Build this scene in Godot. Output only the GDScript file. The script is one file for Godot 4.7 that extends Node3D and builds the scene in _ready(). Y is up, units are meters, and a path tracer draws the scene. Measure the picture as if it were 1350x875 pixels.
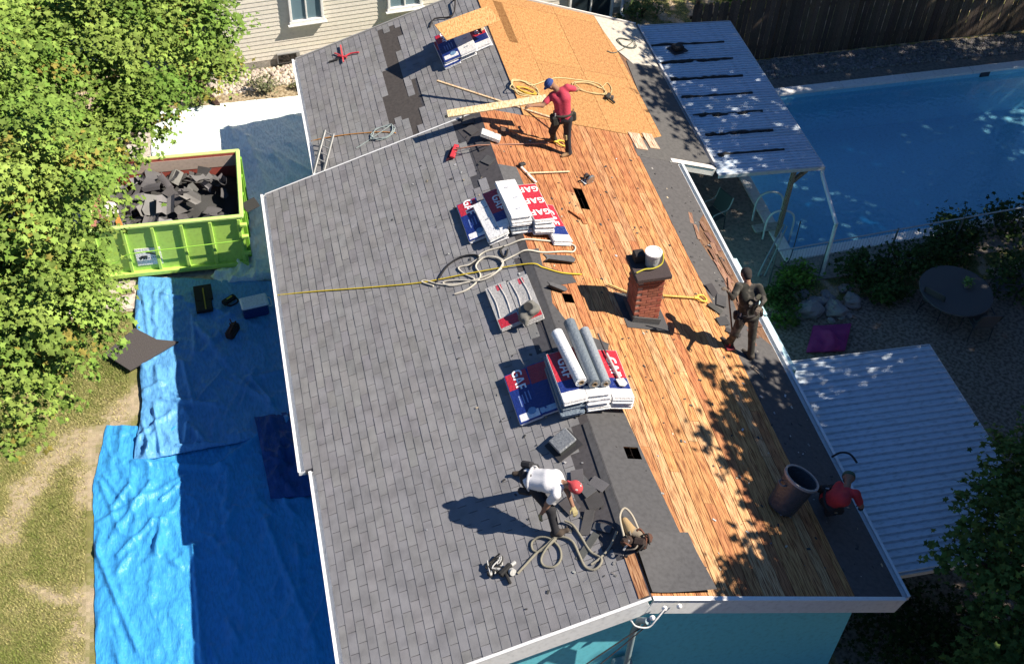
extends Node3D
# A bungalow being re-roofed on a sunny day, seen from a drone. y is up, metres; the ridge runs along z.
const C := 0.94639
const SN := 0.32302
const RY := 4.3
const DX := 1.089
const XL := 4.58
const XR := 4.43
const EXPO := 0.1513
var rg := RandomNumberGenerator.new()
var taken := {}
var ms := {}
var sun_to := Vector3(0.86, 1.0, 0.30).normalized()

# ---------------------------------------------------------------- nodes
func nm(parent: Node, called: String) -> String:
	var k := str(parent.get_instance_id()) + called
	var n: int = taken.get(k, 0)
	taken[k] = n + 1
	return called if n == 0 else "%s_%03d" % [called, n]

func put(o: Node, called: String, parent: Node = self) -> Node:
	o.name = nm(parent, called)
	parent.add_child(o, true)
	return o

func tag(o: Node3D, label: String, category: String, group := "") -> Node3D:
	o.set_meta("label", label)
	o.set_meta("category", category)
	if group != "":
		o.set_meta("group", group)
	return o

func thing(called: String, label: String, category: String, xf := Transform3D.IDENTITY, group := "") -> Node3D:
	var o := Node3D.new()
	put(o, called)
	o.transform = xf
	return tag(o, label, category, group)

func at(x: float, y: float, z: float, yaw := 0.0) -> Transform3D:
	return Transform3D(Basis(Vector3.UP, yaw), Vector3(x, y, z))

func structure(o: Node3D) -> Node3D:
	o.set_meta("kind", "structure")
	return o

func stuff(o: Node3D) -> Node3D:
	o.set_meta("kind", "stuff")
	return o

func nb() -> SurfaceTool:
	var st := SurfaceTool.new()
	st.begin(Mesh.PRIMITIVE_TRIANGLES)
	st.set_smooth_group(-1)
	return st

func mk(st: SurfaceTool, called: String, m: Material, parent: Node = self, xf := Transform3D.IDENTITY) -> MeshInstance3D:
	st.generate_normals()
	return mi(st.commit(), called, m, parent, xf)

func mi(mesh: Mesh, called: String, m: Material, parent: Node = self, xf := Transform3D.IDENTITY) -> MeshInstance3D:
	var o := MeshInstance3D.new()
	o.mesh = mesh
	o.material_override = m
	put(o, called, parent)
	o.transform = xf
	return o

# a mesh whose points are world points, hung under any parent
func mkw(st: SurfaceTool, called: String, m: Material, parent: Node3D) -> MeshInstance3D:
	return mk(st, called, m, parent, parent.global_transform.affine_inverse())

func multi(called: String, mesh: Mesh, m: Material, xs: Array, cols: Array, parent: Node = self) -> MultiMeshInstance3D:
	var mm := MultiMesh.new()
	mm.transform_format = MultiMesh.TRANSFORM_3D
	mm.use_colors = cols.size() > 0
	mm.mesh = mesh
	mm.instance_count = xs.size()
	for i in xs.size():
		mm.set_instance_transform(i, xs[i])
		if cols.size() > 0:
			mm.set_instance_color(i, cols[i])
	var o := MultiMeshInstance3D.new()
	o.multimesh = mm
	o.material_override = m
	put(o, called, parent)
	return o

# ---------------------------------------------------------------- shapes
func tri(st: SurfaceTool, a: Vector3, b: Vector3, c: Vector3, mid: Vector3, col: Color) -> void:
	var n := (c - a).cross(b - a)
	if n.dot((a + b + c) / 3.0 - mid) < 0.0:
		var t := b
		b = c
		c = t
	st.set_color(col)
	st.add_vertex(a)
	st.set_color(col)
	st.add_vertex(b)
	st.set_color(col)
	st.add_vertex(c)

func quad(st: SurfaceTool, a: Vector3, b: Vector3, c: Vector3, d: Vector3, mid: Vector3, col := Color.WHITE) -> void:
	tri(st, a, b, c, mid, col)
	tri(st, a, c, d, mid, col)

func box(st: SurfaceTool, xf: Transform3D, s: Vector3, col := Color.WHITE, ch := 0.0) -> void:
	var h := s * 0.5
	var mid := xf.origin
	ch = minf(ch, minf(h.x, minf(h.y, h.z)) * 0.9)
	for a in 3:
		var b := (a + 1) % 3
		var c := (a + 2) % 3
		for sg in [-1.0, 1.0]:
			var ps := []
			for k in [[-1, -1], [1, -1], [1, 1], [-1, 1]]:
				var v := Vector3.ZERO
				v[a] = sg * h[a]
				v[b] = k[0] * (h[b] - ch)
				v[c] = k[1] * (h[c] - ch)
				ps.append(xf * v)
			quad(st, ps[0], ps[1], ps[2], ps[3], mid, col)
			if ch > 0.0:
				for sb in [-1.0, 1.0]:
					var e := []
					for k in [[0, -1.0], [0, 1.0], [1, 1.0], [1, -1.0]]:
						var v := Vector3.ZERO
						v[a] = sg * (h[a] - (ch if k[0] == 1 else 0.0))
						v[b] = sb * (h[b] - (0.0 if k[0] == 1 else ch))
						v[c] = k[1] * (h[c] - ch)
						e.append(xf * v)
					quad(st, e[0], e[1], e[2], e[3], mid, col)
	if ch > 0.0:
		for i in 8:
			var g := Vector3(1 if i & 1 else -1, 1 if i & 2 else -1, 1 if i & 4 else -1)
			var p := Vector3(h.x - ch, h.y - ch, h.z - ch)
			tri(st, xf * (g * (p + Vector3(ch, 0, 0))), xf * (g * (p + Vector3(0, ch, 0))), xf * (g * (p + Vector3(0, 0, ch))), mid, col)

func bar(st: SurfaceTool, a: Vector3, b: Vector3, w: float, t: float, col := Color.WHITE, up := Vector3.UP, ch := 0.0) -> void:
	var z := (b - a).normalized()
	if absf(z.dot(up)) > 0.99:
		up = Vector3.RIGHT
	var x := up.cross(z).normalized()
	box(st, Transform3D(Basis(x, z.cross(x), z), (a + b) * 0.5), Vector3(w, t, a.distance_to(b)), col, ch)

func smooth(p: Array, n := 6) -> Array:
	var o := []
	for i in p.size() - 1:
		var a: Vector3 = p[maxi(i - 1, 0)]
		var b: Vector3 = p[i]
		var c: Vector3 = p[i + 1]
		var d: Vector3 = p[mini(i + 2, p.size() - 1)]
		for k in n:
			o.append(b.cubic_interpolate(c, a, d, float(k) / n))
	o.append(p[-1])
	return o

func tube(st: SurfaceTool, p: Array, r, sides := 7, col := Color.WHITE, caps := true) -> void:
	st.set_smooth_group(1)
	var ref := Vector3.UP
	var rings := []
	for i in p.size():
		var d: Vector3 = (p[mini(i + 1, p.size() - 1)] - p[maxi(i - 1, 0)]).normalized()
		if absf(d.dot(ref)) > 0.95:
			ref = Vector3.RIGHT if absf(d.x) < 0.8 else Vector3.BACK
		var x := ref.cross(d).normalized()
		var y := d.cross(x)
		ref = y
		var rr: float = r[i] if r is Array else r
		var ring := []
		for k in sides:
			var an := TAU * k / sides
			ring.append(p[i] + (x * cos(an) + y * sin(an)) * rr)
		rings.append(ring)
	for i in p.size() - 1:
		var mid: Vector3 = (p[i] + p[i + 1]) * 0.5
		for k in sides:
			var k2 := (k + 1) % sides
			quad(st, rings[i][k], rings[i][k2], rings[i + 1][k2], rings[i + 1][k], mid, col)
	st.set_smooth_group(-1)
	if caps:
		for e in [0, p.size() - 1]:
			var inner: Vector3 = p[1] if e == 0 else p[p.size() - 2]
			for k in sides:
				tri(st, p[e], rings[e][k], rings[e][(k + 1) % sides], inner, col)

func lathe(st: SurfaceTool, xf: Transform3D, prof: Array, n := 16, col := Color.WHITE, soft := true) -> void:
	var mid_y := 0.0
	for q in prof:
		mid_y += q.y / prof.size()
	for i in prof.size() - 1:
		st.set_smooth_group((1 + i) if soft else -1)
		var a: Vector2 = prof[i]
		var b: Vector2 = prof[i + 1]
		for k in n:
			var t0 := TAU * k / n
			var t1 := TAU * (k + 1) / n
			var u0 := Vector3(cos(t0), 0, sin(t0))
			var u1 := Vector3(cos(t1), 0, sin(t1))
			var p0 := xf * (u0 * a.x + Vector3(0, a.y, 0))
			var p1 := xf * (u1 * a.x + Vector3(0, a.y, 0))
			var p2 := xf * (u1 * b.x + Vector3(0, b.y, 0))
			var p3 := xf * (u0 * b.x + Vector3(0, b.y, 0))
			var nn := (u0 + u1) * (b.y - a.y) - Vector3(0, 2.0 * (b.x - a.x), 0)
			var mid := (p0 + p1 + p2 + p3) * 0.25 - xf.basis * (nn.normalized() * 0.05)
			if a.x > 1e-5:
				tri(st, p0, p1, p2, mid, col)
			if b.x > 1e-5:
				tri(st, p0, p2, p3, mid, col)
	st.set_smooth_group(-1)

func prism(st: SurfaceTool, xf: Transform3D, poly: PackedVector2Array, y0: float, y1: float, col := Color.WHITE) -> void:
	var idx := Geometry2D.triangulate_polygon(poly)
	for i in range(0, idx.size(), 3):
		var t := []
		for k in 3:
			t.append(poly[idx[i + k]])
		for y in [y0, y1]:
			tri(st, xf * Vector3(t[0].x, y, t[0].y), xf * Vector3(t[1].x, y, t[1].y), xf * Vector3(t[2].x, y, t[2].y), xf * Vector3((t[0].x + t[1].x + t[2].x) / 3.0, (y0 + y1) * 0.5, (t[0].y + t[1].y + t[2].y) / 3.0), col)
	var cw := Geometry2D.is_polygon_clockwise(poly)
	for i in poly.size():
		var a := poly[i]
		var b := poly[(i + 1) % poly.size()]
		var o := Vector2(b.y - a.y, a.x - b.x).normalized() * (1.0 if not cw else -1.0) * -0.01
		var m := (a + b) * 0.5
		# inside point: step both ways and keep the one in the polygon
		if not Geometry2D.is_point_in_polygon(m + o, poly):
			o = -o
		quad(st, xf * Vector3(a.x, y0, a.y), xf * Vector3(b.x, y0, b.y), xf * Vector3(b.x, y1, b.y), xf * Vector3(a.x, y1, a.y), xf * Vector3(m.x + o.x, (y0 + y1) * 0.5, m.y + o.y), col)

# a frame on a roof plane: L left, R right, F the lower left plane of the far wing; s metres down the slope from its ridge
func roof(side: String, s: float, z: float, h := 0.0, yaw := 0.0) -> Transform3D:
	var b: Basis
	var o: Vector3
	if side == "R":
		b = Basis(Vector3(C, -SN, 0), Vector3(SN, C, 0), Vector3(0, 0, 1))
		o = Vector3(s * C, RY - s * SN, z)
	else:
		b = Basis(Vector3(C, SN, 0), Vector3(-SN, C, 0), Vector3(0, 0, 1))
		o = Vector3(-s * C, RY - s * SN, z)
		if side == "F":
			o += Vector3(DX, -DX * SN / C, 0)
	return Transform3D(b * Basis(Vector3.UP, yaw), o + b.y * h)

# a flat plate on a roof plane, outline in (s, z)
func plate(st: SurfaceTool, side: String, pts: Array, h0: float, h1: float, col := Color.WHITE) -> void:
	var poly := PackedVector2Array()
	for q in pts:
		poly.append(Vector2(q.x * (1.0 if side == "R" else -1.0), q.y))
	prism(st, roof(side, 0, 0), poly, h0, h1, col)

func rect(s0: float, s1: float, z0: float, z1: float) -> Array:
	return [Vector2(s0, z0), Vector2(s1, z0), Vector2(s1, z1), Vector2(s0, z1)]

# ---------------------------------------------------------------- materials
func lin(r: float, g: float, b: float) -> Color:
	return Color(r, g, b).linear_to_srgb()

func mat(r: float, g: float, b: float, rough := 0.8, metal := 0.0) -> StandardMaterial3D:
	var key := "%f %f %f %f %f" % [r, g, b, rough, metal]
	if ms.has(key):
		return ms[key]
	var m := StandardMaterial3D.new()
	m.albedo_color = lin(r, g, b)
	m.roughness = rough
	m.metallic = metal
	m.vertex_color_use_as_albedo = true
	ms[key] = m
	return m

func noise_tex(freq: float, oct: int, stops: Array, seed_ := 1, size := 512, kind := FastNoiseLite.TYPE_SIMPLEX_SMOOTH, normal := false, bump := 4.0) -> NoiseTexture2D:
	var n := FastNoiseLite.new()
	n.noise_type = kind
	n.frequency = freq
	n.fractal_octaves = oct
	n.seed = seed_
	var t := NoiseTexture2D.new()
	t.width = size
	t.height = size
	t.seamless = true
	t.noise = n
	if normal:
		t.as_normal_map = true
		t.bump_strength = bump
	else:
		var g := Gradient.new()
		g.offsets = PackedFloat32Array(stops.map(func(q): return q[0]))
		g.colors = PackedColorArray(stops.map(func(q): return q[1]))
		t.color_ramp = g
	return t

# a material with a noise-coloured, world-anchored texture; scale in repeats per metre along each axis
func tmat(key: String, tex: Texture2D, scale: Vector3, rough := 0.85, ntex: Texture2D = null, nscale := 1.0, metal := 0.0) -> StandardMaterial3D:
	var m := StandardMaterial3D.new()
	m.albedo_texture = tex
	m.uv1_triplanar = true
	m.uv1_world_triplanar = true
	m.uv1_scale = scale
	m.roughness = rough
	m.metallic = metal
	m.vertex_color_use_as_albedo = true
	if ntex:
		m.normal_enabled = true
		m.normal_texture = ntex
		m.normal_scale = nscale
	ms[key] = m
	return m

func over(m: StandardMaterial3D, tex: Texture2D, scale: Vector3) -> void:
	m.detail_enabled = true
	m.detail_albedo = tex
	m.detail_blend_mode = BaseMaterial3D.BLEND_MODE_MUL
	m.detail_uv_layer = BaseMaterial3D.DETAIL_UV_2
	m.uv2_triplanar = true
	m.uv2_world_triplanar = true
	m.uv2_scale = scale

func grey(a: float) -> Color:
	return lin(a, a, a)

func vary(c: Color, d: float) -> Color:
	var f := 1.0 + rg.randf_range(-d, d)
	return Color(c.r * f, c.g * f * (1.0 + rg.randf_range(-d, d) * 0.15), c.b * f * (1.0 + rg.randf_range(-d, d) * 0.25))

func make_materials() -> void:
	var fine := noise_tex(0.25, 3, [[0.0, grey(0.55)], [0.5, grey(0.85)], [1.0, grey(1.0)]], 3)
	var cloud := noise_tex(0.02, 4, [[0.2, grey(0.72)], [0.5, grey(0.9)], [0.8, grey(1.0)]], 5)
	var bumpy := noise_tex(0.12, 4, [], 7, 512, FastNoiseLite.TYPE_SIMPLEX_SMOOTH, true, 6.0)
	var wrinkle := noise_tex(0.016, 5, [], 9, 512, FastNoiseLite.TYPE_SIMPLEX_SMOOTH, true, 9.0)
	ms["wrinkle"] = wrinkle
	var m := tmat("shingle", fine, Vector3(6, 6, 6), 0.93, bumpy, 0.5)
	over(m, cloud, Vector3(0.22, 0.22, 0.22))
	var grain := noise_tex(0.03, 5, [[0.12, lin(0.32, 0.2, 0.12)], [0.30, lin(0.68, 0.54, 0.42)], [0.45, lin(0.92, 0.87, 0.8)], [0.8, lin(1, 1, 1)]], 11, 1024)
	var stain := noise_tex(0.035, 4, [[0.24, lin(0.26, 0.14, 0.09)], [0.40, lin(0.74, 0.62, 0.52)], [0.52, lin(1, 1, 1)]], 13)
	m = tmat("plank", grain, Vector3(2.4, 2.4, 0.07), 0.75)
	over(m, stain, Vector3(2.2, 2.2, 0.13))
	var ply := noise_tex(0.022, 5, [[0.2, lin(0.62, 0.45, 0.32)], [0.45, lin(0.9, 0.84, 0.74)], [0.55, lin(0.8, 0.68, 0.54)], [0.7, lin(1, 0.98, 0.95)]], 17, 1024)
	m = tmat("ply", ply, Vector3(1.1, 1.1, 0.35), 0.7)
	over(m, noise_tex(0.05, 4, [[0.25, lin(0.72, 0.6, 0.5)], [0.5, lin(1, 1, 1)]], 19), Vector3(0.8, 0.8, 0.4))
	m = tmat("underlay", cloud, Vector3(0.9, 0.9, 0.9), 0.8, wrinkle, 0.25)
	m = tmat("granite", cloud, Vector3(5, 5, 5), 0.9, bumpy, 0.8)
	m = tmat("concrete", noise_tex(0.03, 5, [[0.2, grey(0.6)], [0.5, grey(0.86)], [0.8, grey(1)]], 23), Vector3(0.5, 0.5, 0.5), 0.9, bumpy, 0.4)
	m = tmat("tarp", noise_tex(0.02, 4, [[0.2, grey(0.8)], [0.6, grey(1)]], 29), Vector3(1.5, 1.5, 0.5), 0.42, wrinkle, 1.0)
	m.metallic_specular = 0.35
	m = tmat("paint", noise_tex(0.02, 5, [[0.1, grey(0.82)], [0.35, grey(0.95)], [0.7, grey(1)]], 31), Vector3(0.8, 0.8, 0.8), 0.55)
	m = tmat("metal_sheet", noise_tex(0.025, 4, [[0.15, grey(0.72)], [0.4, grey(0.95)], [0.7, grey(1)]], 37), Vector3(0.35, 0.5, 0.9), 0.5)
	m = tmat("rubber", cloud, Vector3(3, 3, 3), 0.85, wrinkle, 0.5)
	m = tmat("cloth", fine, Vector3(5, 5, 5), 0.9, wrinkle, 1.0)
	m = tmat("brick", noise_tex(0.08, 4, [[0.2, grey(0.6)], [0.6, grey(1)]], 41), Vector3(4, 4, 4), 0.9, bumpy, 0.6)
	m = tmat("soil", noise_tex(0.03, 5, [[0.2, lin(0.4, 0.36, 0.3)], [0.5, lin(0.8, 0.76, 0.7)], [0.75, lin(1, 1, 1)]], 43), Vector3(0.6, 0.6, 0.6), 0.95, bumpy, 0.8)
	m = tmat("lawn", noise_tex(0.02, 4, [[0.3, lin(0.13, 0.15, 0.04)], [0.46, lin(0.22, 0.2, 0.07)], [0.58, lin(0.42, 0.32, 0.19)], [0.75, lin(0.52, 0.42, 0.29)]], 47), Vector3(0.21, 0.21, 0.13), 0.95, bumpy, 1.0)
	over(m, noise_tex(0.12, 4, [[0.2, grey(0.45)], [0.6, grey(1)]], 53), Vector3(1.2, 1.2, 1.2))
	m = tmat("turf", noise_tex(0.1, 4, [[0.2, grey(0.5)], [0.6, grey(1)]], 53), Vector3(1.2, 1.2, 1.2), 0.95, bumpy, 1.0)
	m = tmat("bark", noise_tex(0.05, 4, [[0.2, grey(0.4)], [0.7, grey(1)]], 59), Vector3(5, 1.0, 5), 0.95, bumpy, 1.0)
	m = tmat("wrap", noise_tex(0.015, 4, [[0.2, grey(0.82)], [0.6, grey(1)]], 61), Vector3(2, 2, 2), 0.35, wrinkle, 1.2)
	var lf := StandardMaterial3D.new()
	lf.vertex_color_use_as_albedo = true
	lf.roughness = 0.7
	lf.metallic_specular = 0.25
	lf.backlight_enabled = true
	lf.backlight = lin(0.07, 0.11, 0.012)
	lf.cull_mode = BaseMaterial3D.CULL_DISABLED
	ms["leaf"] = lf

# ---------------------------------------------------------------- cloth lying on the ground
func along(p: Array, t: float) -> Vector2:
	var f := t * (p.size() - 1)
	var i := mini(int(f), p.size() - 2)
	return (p[i] as Vector2).lerp(p[i + 1], f - i)

# left and right edges as lists of (x, z); folds: [x0, z0, x1, z1, width, height]
func cloth(st: SurfaceTool, left: Array, right: Array, nu: int, nv: int, base: float, amp: float, seed_: int, folds: Array, col := Color.WHITE, wob := 0.03) -> void:
	var n := FastNoiseLite.new()
	n.seed = seed_
	n.frequency = 0.55
	n.fractal_octaves = 4
	var e := FastNoiseLite.new()
	e.seed = seed_ + 5
	e.frequency = 1.4
	folds = folds.duplicate()
	var fr := RandomNumberGenerator.new()
	fr.seed = seed_
	for k in int(amp * 700.0):
		var q := along(left, fr.randf()).lerp(along(right, fr.randf()), fr.randf())
		var an := fr.randfn(1.5, 0.5) if fr.randf() < 0.65 else fr.randf() * PI
		var ln := fr.randf_range(0.25, 1.3)
		folds.append([q.x, q.y, q.x + cos(an) * ln, q.y + sin(an) * ln, fr.randf_range(0.035, 0.075), fr.randf_range(0.025, 0.085)])
	var pts := []
	for j in nv + 1:
		var a := along(left, float(j) / nv)
		var b := along(right, float(j) / nv)
		var row := []
		for i in nu + 1:
			var q := a.lerp(b, float(i) / nu)
			q += Vector2(e.get_noise_2d(q.x, q.y + 40.0), e.get_noise_2d(q.x + 70.0, q.y)) * wob
			var w := n.get_noise_2d(q.x * 1.0, q.y * 0.55)
			var w2 := n.get_noise_2d(q.x * 2.3 + 30.0, q.y * 1.3 + 9.0)
			var h := amp * pow(1.0 - absf(w), 7.0) + amp * 0.55 * pow(1.0 - absf(w2), 5.0) + amp * 0.35 * w
			for f in folds:
				var c := Geometry2D.get_closest_point_to_segment(q, Vector2(f[0], f[1]), Vector2(f[2], f[3]))
				var d := q.distance_to(c) / float(f[4])
				h += float(f[5]) * exp(-d * d)
			var edge := minf(minf(i, nu - i) / 2.0, minf(j, nv - j) / 2.0)
			h = base + maxf(h, 0.0) * clampf(0.25 + edge, 0.0, 1.0)
			row.append(Vector3(q.x, h, q.y))
		pts.append(row)
	st.set_smooth_group(1)
	for j in nv:
		for i in nu:
			quad(st, pts[j][i], pts[j][i + 1], pts[j + 1][i + 1], pts[j + 1][i], pts[j][i] - Vector3(0, 1, 0), col)
	st.set_smooth_group(-1)
	# the hem hangs to the ground
	for j in nv:
		for i in [0, nu]:
			var a: Vector3 = pts[j][i]
			var b: Vector3 = pts[j + 1][i]
			quad(st, a, b, Vector3(b.x, base - 0.012, b.z), Vector3(a.x, base - 0.012, a.z), pts[j][nu / 2], col)
	for i in nu:
		for j in [0, nv]:
			var a: Vector3 = pts[j][i]
			var b: Vector3 = pts[j][i + 1]
			quad(st, a, b, Vector3(b.x, base - 0.012, b.z), Vector3(a.x, base - 0.012, a.z), pts[nv / 2][i], col)

# ---------------------------------------------------------------- people: one skin over tapered bones
func skin(bones: Array, cell: float, blend: float, st: SurfaceTool, off := Vector3.ZERO) -> void:
	var lo := Vector3.INF
	var hi := -Vector3.INF
	for b in bones:
		var r: float = maxf(b[2], b[3]) + cell * 3.0
		for p in [b[0], b[1]]:
			lo = lo.min(p - Vector3.ONE * r)
			hi = hi.max(p + Vector3.ONE * r)
	var nx := int((hi.x - lo.x) / cell) + 2
	var ny := int((hi.y - lo.y) / cell) + 2
	var nz := int((hi.z - lo.z) / cell) + 2
	var f := PackedFloat32Array()
	f.resize(nx * ny * nz)
	f.fill(1.0)
	var best := f.duplicate()
	var ci := PackedInt32Array()
	ci.resize(nx * ny * nz)
	for bi in bones.size():
		var bn: Array = bones[bi]
		var a: Vector3 = bn[0]
		var d: Vector3 = bn[1] - a
		var ra: float = bn[2]
		var rb: float = bn[3]
		var dd := maxf(d.length_squared(), 1e-8)
		var m := maxf(ra, rb) + blend + cell * 2.0
		var p0: Vector3 = (a.min(bn[1]) - Vector3.ONE * m - lo) / cell
		var p1: Vector3 = (a.max(bn[1]) + Vector3.ONE * m - lo) / cell
		for k in range(maxi(0, int(p0.z)), mini(nz, int(p1.z) + 2)):
			for j in range(maxi(0, int(p0.y)), mini(ny, int(p1.y) + 2)):
				var ix := (k * ny + j) * nx
				for i in range(maxi(0, int(p0.x)), mini(nx, int(p1.x) + 2)):
					var v := lo + Vector3(i, j, k) * cell - a
					var t := clampf(v.dot(d) / dd, 0.0, 1.0)
					var q := (v - d * t).length() - (ra + (rb - ra) * t)
					var o := f[ix + i]
					if q < best[ix + i]:
						best[ix + i] = q
						ci[ix + i] = bi
					var h := maxf(blend - absf(o - q), 0.0)
					f[ix + i] = minf(o, q) - h * h * 0.25 / blend
	var camo := FastNoiseLite.new()
	camo.frequency = 5.0
	camo.seed = 6
	var id := {}
	var vs := PackedVector3Array()
	var vc := []
	var sx := 1
	var sy := nx
	var sz := nx * ny
	for k in nz - 1:
		for j in ny - 1:
			for i in nx - 1:
				var o := k * sz + j * sy + i
				if absf(f[o]) > cell * 2.5:
					continue
				var c := [f[o], f[o + sx], f[o + sy], f[o + sx + sy], f[o + sz], f[o + sx + sz], f[o + sy + sz], f[o + sx + sy + sz]]
				var neg := 0
				for q in c:
					if q < 0.0:
						neg += 1
				if neg == 0 or neg == 8:
					continue
				var sum := Vector3.ZERO
				var cnt := 0
				for e in [[0, 1], [2, 3], [4, 5], [6, 7], [0, 2], [1, 3], [4, 6], [5, 7], [0, 4], [1, 5], [2, 6], [3, 7]]:
					var fa: float = c[e[0]]
					var fb: float = c[e[1]]
					if (fa < 0.0) != (fb < 0.0):
						var t := fa / (fa - fb)
						var pa := Vector3(e[0] & 1, (e[0] >> 1) & 1, e[0] >> 2)
						var pb := Vector3(e[1] & 1, (e[1] >> 1) & 1, e[1] >> 2)
						sum += pa.lerp(pb, t)
						cnt += 1
				id[o] = vs.size()
				vs.append(lo + (Vector3(i, j, k) + sum / cnt) * cell + off)
				var bc: Color = bones[ci[o]][4]
				if bc.a < 0.95:
					var mv := camo.get_noise_3dv(vs[-1])
					bc = Color(bc.r, bc.g, bc.b).lerp(Color(0.10, 0.092, 0.075), clampf(mv * 3.0, 0.0, 1.0))
				vc.append(bc)
	st.set_smooth_group(1)
	for o in id:
		for ax in 3:
			var s: int = [sx, sy, sz][ax]
			var u: int = [sy, sz, sx][ax]
			var w: int = [sz, sx, sy][ax]
			var fa := f[o]
			var fb := f[o + s]
			if (fa < 0.0) == (fb < 0.0):
				continue
			if not (id.has(o - u) and id.has(o - w) and id.has(o - u - w)):
				continue
			var q := [id[o], id[o - u], id[o - u - w], id[o - w]]
			if fa >= 0.0:
				q.reverse()
			for t in [[0, 2, 1], [0, 3, 2]]:
				for z in t:
					st.set_color(vc[q[z]])
					st.add_vertex(vs[q[z]])
	st.set_smooth_group(-1)

# a hand: palm, four bent fingers of different lengths and a thumb from the side of the palm
func hand_bones(wrist: Vector3, dir: Vector3, palm_out: Vector3, right: bool, curl: float, col: Color) -> Array:
	dir = dir.normalized()
	var nrm := (palm_out - dir * palm_out.dot(dir)).normalized()
	var side := dir.cross(nrm) * (1.0 if right else -1.0)
	var o := []
	var kn := wrist + dir * 0.095
	for k in 4:
		var off := side * (0.031 - 0.021 * k)
		o.append([wrist + off * 0.5 + dir * 0.01, kn + off, 0.017, 0.0135, col])
		var ln: float = [0.038, 0.044, 0.041, 0.031][k]
		var p := kn + off
		var d := dir
		for s in 3:
			d = (d * cos(curl * (0.6 + 0.25 * s)) + nrm * sin(curl * (0.6 + 0.25 * s))).normalized()
			var p2: Vector3 = p + d * ln * [1.0, 0.7, 0.55][s]
			o.append([p, p2, 0.0105 - 0.001 * s, 0.0098 - 0.001 * s, col])
			p = p2
	var tb := wrist + dir * 0.03 + side * 0.03
	var t1 := tb + (dir * 0.6 + side * 0.75 + nrm * 0.25).normalized() * 0.045
	var t2 := t1 + (dir * 0.9 + side * 0.2 + nrm * 0.5).normalized() * 0.033
	o.append([wrist + dir * 0.015, tb, 0.018, 0.015, col])
	o.append([tb, t1, 0.014, 0.012, col])
	o.append([t1, t2, 0.012, 0.01, col])
	return o

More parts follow.
